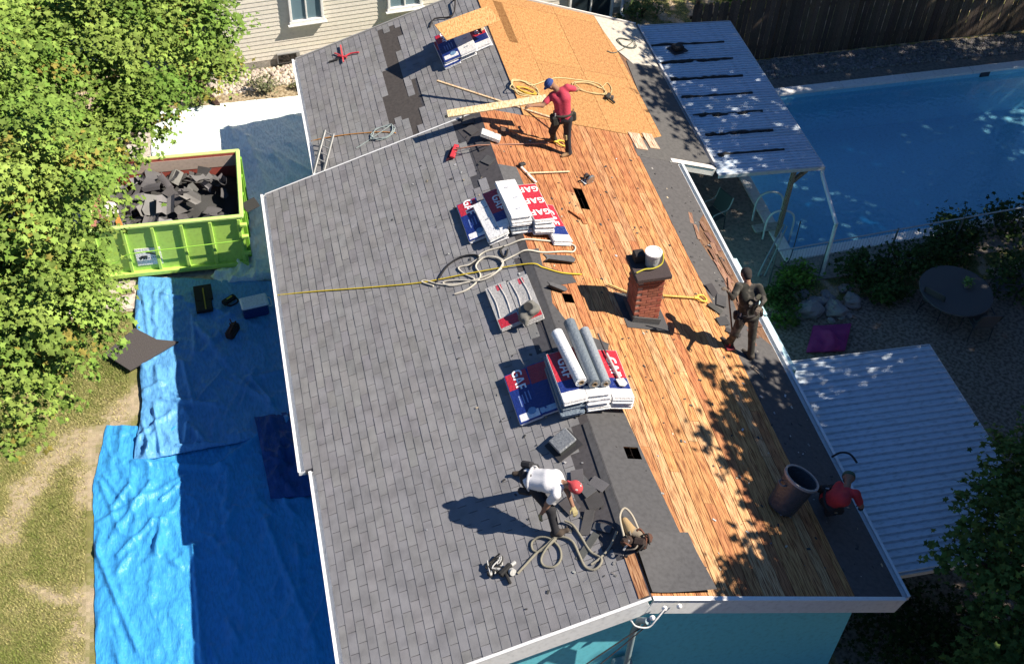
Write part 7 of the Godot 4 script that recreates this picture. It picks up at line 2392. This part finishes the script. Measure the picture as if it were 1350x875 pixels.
func leaf_xf(p: Vector3, out: Vector3, spread: float) -> Transform3D:
	var up := (out + Vector3(rg.randfn(0, spread), rg.randfn(0, spread), rg.randfn(0, spread))).normalized()
	var x := up.cross(Vector3(rg.randfn(), rg.randfn(), rg.randfn())).normalized()
	var s := rg.randf_range(0.5, 1.4)
	return Transform3D(Basis(x, up, x.cross(up)) * s, p)

# lobes: [centre, radii]; the crown is sprays of leaves through the lobes' outer part
func crown(o: Node3D, lobes: Array, sprays_per_m2: float, per: int, size: float, colf: Callable, inner := 0.55, spray_r := 0.26) -> void:
	var gap := FastNoiseLite.new()
	gap.seed = 31
	gap.frequency = 0.75
	var xs := []
	var cs := []
	for lb in lobes:
		var c: Vector3 = lb[0]
		var r: Vector3 = lb[1]
		var area := 4.0 * PI * pow((pow(r.x * r.y, 1.6) + pow(r.x * r.z, 1.6) + pow(r.y * r.z, 1.6)) / 3.0, 1.0 / 1.6)
		var n := int(area * sprays_per_m2)
		for i in n:
			var v := Vector3(rg.randfn(), rg.randfn(), rg.randfn()).normalized()
			if v.y < -0.5:
				v.y = -v.y
			var lump := gap.get_noise_3dv(c * 3.0 + v * 2.2)
			if lump < -0.42 and size < 0.2:
				continue
			var d := (inner + (1.06 - inner) * pow(rg.randf(), 0.6)) * (0.98 + 0.4 * lump)
			var p := c + v * r * d
			var droop := (v * Vector3(1, 0.2, 1)).normalized()
			var tone: Color = colf.call(p) * rg.randf_range(0.7, 1.28)
			var sr := spray_r * rg.randf_range(0.6, 1.4)
			var ln := rg.randf_range(0.2, 0.55)
			for k in per:
				var t := rg.randf()
				var q := p + droop * ln * (t - 0.4) + Vector3(rg.randfn(0, sr * 0.5), rg.randfn(0, sr * 0.22) - t * t * 0.08, rg.randfn(0, sr * 0.5))
				xs.append(leaf_xf(q - o.position, (Vector3.UP * 0.8 + v * 0.6 + sun_to * 0.35).normalized(), 0.42))
				cs.append(vary(tone, 0.22))
	stuff(multi("crown", leaf_mesh(size), ms["leaf"], xs, cs, o))

func limbs(o: Node3D, foot: Vector3, r: float, fork: Vector3, tips: Array) -> void:
	var st := nb()
	var bc := Color(0.11, 0.085, 0.065)
	tube(st, smooth([foot, foot.lerp(fork, 0.35) + Vector3(0.08, 0, 0.05), foot.lerp(fork, 0.7) - Vector3(0.05, 0, 0.04), fork], 4), _taper(13, r * 1.25, r * 0.7), 10, bc)
	for t in tips:
		var a: Vector3 = fork.lerp(foot, rg.randf_range(0.0, 0.25))
		var m: Vector3 = a.lerp(t, 0.5) + Vector3(rg.randf_range(-0.3, 0.3), rg.randf_range(0.0, 0.4), rg.randf_range(-0.3, 0.3))
		tube(st, smooth([a, m, t], 4), _taper(9, r * 0.5, 0.02), 7, bc)
		for k in 3:
			var b: Vector3 = m.lerp(t, rg.randf_range(0.0, 0.8))
			var e := b + Vector3(rg.randf_range(-0.9, 0.9), rg.randf_range(-0.1, 0.7), rg.randf_range(-0.9, 0.9))
			tube(st, smooth([b, b.lerp(e, 0.5) + Vector3(0, 0.1, 0), e], 3), _taper(7, r * 0.17, 0.008), 5, bc)
	mkw(st, "trunk", ms["bark"], o)

func _taper(n: int, a: float, b: float) -> Array:
	var o := []
	for i in n:
		o.append(lerpf(a, b, float(i) / (n - 1)))
	return o

func tree(called: String, label: String, foot: Vector3, r: float, fork: Vector3, lobes: Array, dens: float, per: int, size: float, colf: Callable, inner := 0.55, spray := 0.26, group := "") -> void:
	var o := thing(called, label, "tree", Transform3D(Basis(), foot), group)
	var tips := []
	for l in lobes:
		tips.append(l[0])
	limbs(o, foot, r, fork, tips)
	crown(o, lobes, dens, per, size, colf, inner, spray)

func shrub(label: String, p: Vector3, r: Vector3, n: int, size: float, c0: Color, c1: Color, group := "") -> void:
	var o := thing("shrub", label, "shrub", Transform3D(Basis(), p), group)
	var st := nb()
	for k in 7:
		var a := rg.randf() * TAU
		tube(st, smooth([Vector3(rg.randfn(0, 0.03), 0, rg.randfn(0, 0.03)), Vector3(cos(a) * r.x * 0.3, r.y * 0.7, sin(a) * r.z * 0.3), Vector3(cos(a) * r.x * 0.7, r.y * 1.3, sin(a) * r.z * 0.7)], 3), _taper(7, 0.018, 0.006), 5, Color(0.09, 0.07, 0.05))
	mk(st, "stem", ms["bark"], o)
	var xs := []
	var cs := []
	var centres := []
	for k in maxi(6, n / 26):
		var v := Vector3(rg.randfn(), absf(rg.randfn()), rg.randfn()).normalized()
		centres.append(v * r * rg.randf_range(0.45, 1.0) + Vector3(0, r.y * 0.5, 0))
	for i in n:
		var c: Vector3 = centres[rg.randi() % centres.size()]
		var p2 := c + Vector3(rg.randfn(0, 0.1), rg.randfn(0, 0.06), rg.randfn(0, 0.1)) * (r.x / 0.5)
		p2.y = maxf(p2.y, 0.02)
		xs.append(leaf_xf(p2, (Vector3.UP + c.normalized() * 0.5).normalized(), 0.5))
		cs.append(vary(c0.lerp(c1, rg.randf()), 0.2))
	stuff(multi("foliage", leaf_mesh(size), ms["leaf"], xs, cs, o))

func build_trees() -> void:
	var n := FastNoiseLite.new()
	n.seed = 77
	n.frequency = 0.6
	var maple := func(p: Vector3) -> Color:
		var v := n.get_noise_3dv(p)
		var c := Color(0.095, 0.18, 0.028).lerp(Color(0.21, 0.285, 0.06), clampf(0.5 + v * 1.2, 0.0, 1.0))
		var h := n.get_noise_3dv(p * 2.2 + Vector3(50, 0, 0))
		if h > 0.32 and rg.randf() < 0.7:
			c = c.lerp(Color(0.26, 0.16, 0.04), 0.6)
		return c
	var lobes := [
		[Vector3(-9.6, 6.2, -11.1), Vector3(1.8, 1.5, 1.9)], [Vector3(-7.4, 6.2, -13.3), Vector3(1.5, 1.2, 1.5)],
		[Vector3(-5.9, 5.6, -14.2), Vector3(1.15, 0.85, 1.1)], [Vector3(-9.15, 5.6, -9.4), Vector3(1.25, 1.2, 1.5)],
		[Vector3(-9.1, 6.6, -8.0), Vector3(1.9, 1.6, 1.7)], [Vector3(-8.5, 5.2, -6.5), Vector3(1.35, 1.1, 1.2)],
		[Vector3(-9.4, 4.6, -5.6), Vector3(1.3, 1.0, 0.95)], [Vector3(-10.2, 7.4, -10.0), Vector3(2.2, 1.6, 2.4)],
		[Vector3(-9.6, 6.4, -14.2), Vector3(2.2, 1.5, 1.9)], [Vector3(-8.7, 4.3, -12.9), Vector3(0.8, 0.7, 0.8)],
		[Vector3(-5.6, 3.6, -15.6), Vector3(0.75, 0.7, 0.8)], [Vector3(-7.017, 5.200, -11.427), Vector3(0.75, 0.7, 0.75)], [Vector3(-6.545, 5.400, -12.061), Vector3(0.7, 0.6, 0.7)], [Vector3(-7.835, 5.200, -10.171), Vector3(0.7, 0.7, 0.7)], [Vector3(-8.7, 4.1, -8.0), Vector3(1.0, 0.9, 1.0)]]
	tree("maple_tree", "large sunlit green maple tree filling the left side beside the dumpster", Vector3(-10.0, 0, -10.4), 0.24, Vector3(-9.7, 3.2, -10.2), lobes, 11.0, 34, 0.112, maple, 0.45, 0.3)
	# shade trees beyond the right edge
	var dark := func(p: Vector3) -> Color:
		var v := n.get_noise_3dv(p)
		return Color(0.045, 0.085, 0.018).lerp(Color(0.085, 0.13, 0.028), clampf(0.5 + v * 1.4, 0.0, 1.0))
	tree("oak_tree", "dark leafy tree reaching in at the lower right corner over the awning", Vector3(6.9, 0, 1.6), 0.2, Vector3(6.6, 2.2, 1.5), [
		[Vector3(5.75, 3.7, 0.9), Vector3(0.85, 0.7, 0.75)], [Vector3(6.3, 3.6, -0.6), Vector3(0.75, 0.6, 0.8)], [Vector3(5.5, 3.0, 1.7), Vector3(0.95, 0.9, 0.8)], [Vector3(6.8, 4.6, 0.8), Vector3(1.2, 1.0, 1.2)], [Vector3(5.1, 4.0, 0.15), Vector3(0.4, 0.25, 0.3)], [Vector3(7.6, 3.6, -1.4), Vector3(0.9, 0.7, 0.8)], [Vector3(7.0, 3.0, 1.6), Vector3(1.2, 1.0, 1.1)]], 12.0, 18, 0.12, dark, 0.35)
	var S := [
		["tall shade tree right of the house gable", Vector3(12.5, 0, 1.2), [[Vector3(9.6, 9.0, -0.8), Vector3(2.2, 1.6, 2.2)], [Vector3(12.2, 8.5, -1.2), Vector3(3.0, 2.2, 2.6)], [Vector3(10.4, 7.2, 1.6), Vector3(2.0, 1.5, 1.9)], [Vector3(7.6, 7.6, 0.7), Vector3(1.4, 1.2, 1.5)], [Vector3(7.4, 9.0, 1.4), Vector3(1.2, 0.8, 1.1)], [Vector3(6.4, 8.4, 1.95), Vector3(1.4, 0.9, 0.8)], [Vector3(7.9, 8.2, 3.2), Vector3(1.6, 1.1, 1.4)], [Vector3(12.6, 7.4, 0.4), Vector3(2.4, 1.3, 2.2)], [Vector3(8.4, 8.3, -0.6), Vector3(1.3, 1.0, 1.2)], [Vector3(13.8, 10.2, 0.8), Vector3(2.6, 2.0, 2.6)]]],
		["tall shade tree behind the patio table", Vector3(17.5, 0, -5.5), [[Vector3(14.8, 8.6, -4.6), Vector3(2.8, 2.0, 2.6)], [Vector3(17.5, 9.4, -6.2), Vector3(3.0, 2.2, 2.8)], [Vector3(16.2, 7.4, -2.4), Vector3(2.6, 1.9, 2.4)], [Vector3(19.4, 8.4, -3.6), Vector3(2.6, 2.0, 2.6)]]],
		["tall shade tree beyond the right end of the pool", Vector3(22.0, 0, -10.5), [[Vector3(17.2, 9.0, -9.6), Vector3(2.8, 1.9, 2.6)], [Vector3(20.0, 9.6, -11.6), Vector3(3.0, 2.2, 3.0)], [Vector3(22.6, 8.8, -8.4), Vector3(3.0, 2.2, 3.0)], [Vector3(23.6, 10.6, -12.4), Vector3(3.0, 2.2, 2.8)], [Vector3(22.0, 8.0, -11.0), Vector3(2.6, 1.8, 2.4)], [Vector3(27.0, 10.0, -13.0), Vector3(3.0, 2.2, 3.0)], [Vector3(26.0, 9.4, -9.4), Vector3(2.6, 1.9, 2.6)], [Vector3(21.2, 9.8, -14.8), Vector3(3.2, 2.2, 3.0)]]],
		["tall shade tree at the back corner behind the board fence", Vector3(20.5, 0, -19.6), [[Vector3(14.6, 9.4, -14.8), Vector3(2.4, 1.6, 2.2)], [Vector3(17.8, 8.6, -17.0), Vector3(3.0, 2.0, 2.2)], [Vector3(21.5, 9.0, -18.4), Vector3(3.2, 2.2, 2.8)], [Vector3(13.8, 7.8, -18.6), Vector3(2.4, 1.6, 1.8)]]],
		["low bushy shade tree in front of the turquoise gable wall", Vector3(5.0, 0, 6.2), [[Vector3(3.4, 3.4, 5.6), Vector3(2.4, 2.4, 1.5)], [Vector3(7.0, 3.8, 5.0), Vector3(2.5, 2.6, 1.7)], [Vector3(0.4, 2.9, 6.2), Vector3(2.0, 2.1, 1.5)]]],
		["shade tree whose boughs hang over the pool awning", Vector3(14.0, 0, -9.0), [[Vector3(13.2, 9.6, -11.6), Vector3(2.2, 1.4, 2.2)], [Vector3(13.6, 8.4, -8.6), Vector3(2.4, 1.6, 2.0)], [Vector3(12.5, 8.8, -14.6), Vector3(1.8, 1.2, 1.6)]]]]
	for q in S:
		tree("shade_tree", q[0], q[1], 0.28, q[1] + Vector3(-0.4, 4.5 if q[1].z < 4.0 else 2.2, 0.2), q[2], 4.9 if q[1].z < -8.0 and q[1].x > 20.0 else 6.3, 12, 0.22, dark, 0.3, 0.36)
	# shrubs
	shrub("bright green leafy shrub at the foot of the awning downpipe", Vector3(7.179, 0.000, -9.704), Vector3(0.55, 0.36, 0.36), 700, 0.09, Color(0.07, 0.15, 0.02), Color(0.12, 0.20, 0.03))
	shrub("low green shrub left of the rockery stones", Vector3(6.663, 0.000, -9.187), Vector3(0.5, 0.34, 0.4), 500, 0.09, Color(0.03, 0.07, 0.015), Color(0.06, 0.10, 0.02))
	shrub("small green clump under the rockery stones by the eave", Vector3(6.541, 0.000, -8.612), Vector3(0.36, 0.25, 0.3), 300, 0.08, Color(0.05, 0.10, 0.02), Color(0.08, 0.13, 0.02))
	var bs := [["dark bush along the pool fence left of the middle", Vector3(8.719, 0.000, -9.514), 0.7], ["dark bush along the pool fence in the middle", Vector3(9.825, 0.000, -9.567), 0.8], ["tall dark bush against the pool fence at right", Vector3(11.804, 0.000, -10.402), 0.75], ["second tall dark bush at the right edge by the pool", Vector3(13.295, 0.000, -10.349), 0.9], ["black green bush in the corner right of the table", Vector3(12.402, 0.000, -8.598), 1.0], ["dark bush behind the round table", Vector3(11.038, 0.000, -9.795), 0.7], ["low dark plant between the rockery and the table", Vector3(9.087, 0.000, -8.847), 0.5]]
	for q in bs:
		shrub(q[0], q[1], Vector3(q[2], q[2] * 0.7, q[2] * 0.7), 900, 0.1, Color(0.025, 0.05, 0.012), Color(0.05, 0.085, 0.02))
	shrub("grey green shrub in the pale stones under the neighbour wall", Vector3(-4.285, 0.000, -19.594), Vector3(0.42, 0.4, 0.3), 420, 0.07, Color(0.10, 0.12, 0.06), Color(0.20, 0.19, 0.11))
	shrub("small shrub in front of the timber edging by the maple", Vector3(-6.023, 0.000, -19.263), Vector3(0.4, 0.3, 0.3), 260, 0.08, Color(0.10, 0.14, 0.03), Color(0.17, 0.2, 0.05))
	shrub("small weed clump by the basement window", Vector3(-3.362, 0.000, -19.576), Vector3(0.25, 0.16, 0.2), 160, 0.06, Color(0.13, 0.15, 0.06), Color(0.2, 0.19, 0.1))
	shrub("green bush between the far roof corner and the board fence", Vector3(10.476, 0.000, -21.347), Vector3(1.3, 0.8, 0.6), 1200, 0.11, Color(0.06, 0.12, 0.02), Color(0.10, 0.17, 0.03))
	shrub("pale green bush behind the far corner of the pool awning", Vector3(7.141, 0.000, -21.560), Vector3(0.6, 0.4, 0.4), 500, 0.09, Color(0.06, 0.10, 0.03), Color(0.11, 0.15, 0.05))
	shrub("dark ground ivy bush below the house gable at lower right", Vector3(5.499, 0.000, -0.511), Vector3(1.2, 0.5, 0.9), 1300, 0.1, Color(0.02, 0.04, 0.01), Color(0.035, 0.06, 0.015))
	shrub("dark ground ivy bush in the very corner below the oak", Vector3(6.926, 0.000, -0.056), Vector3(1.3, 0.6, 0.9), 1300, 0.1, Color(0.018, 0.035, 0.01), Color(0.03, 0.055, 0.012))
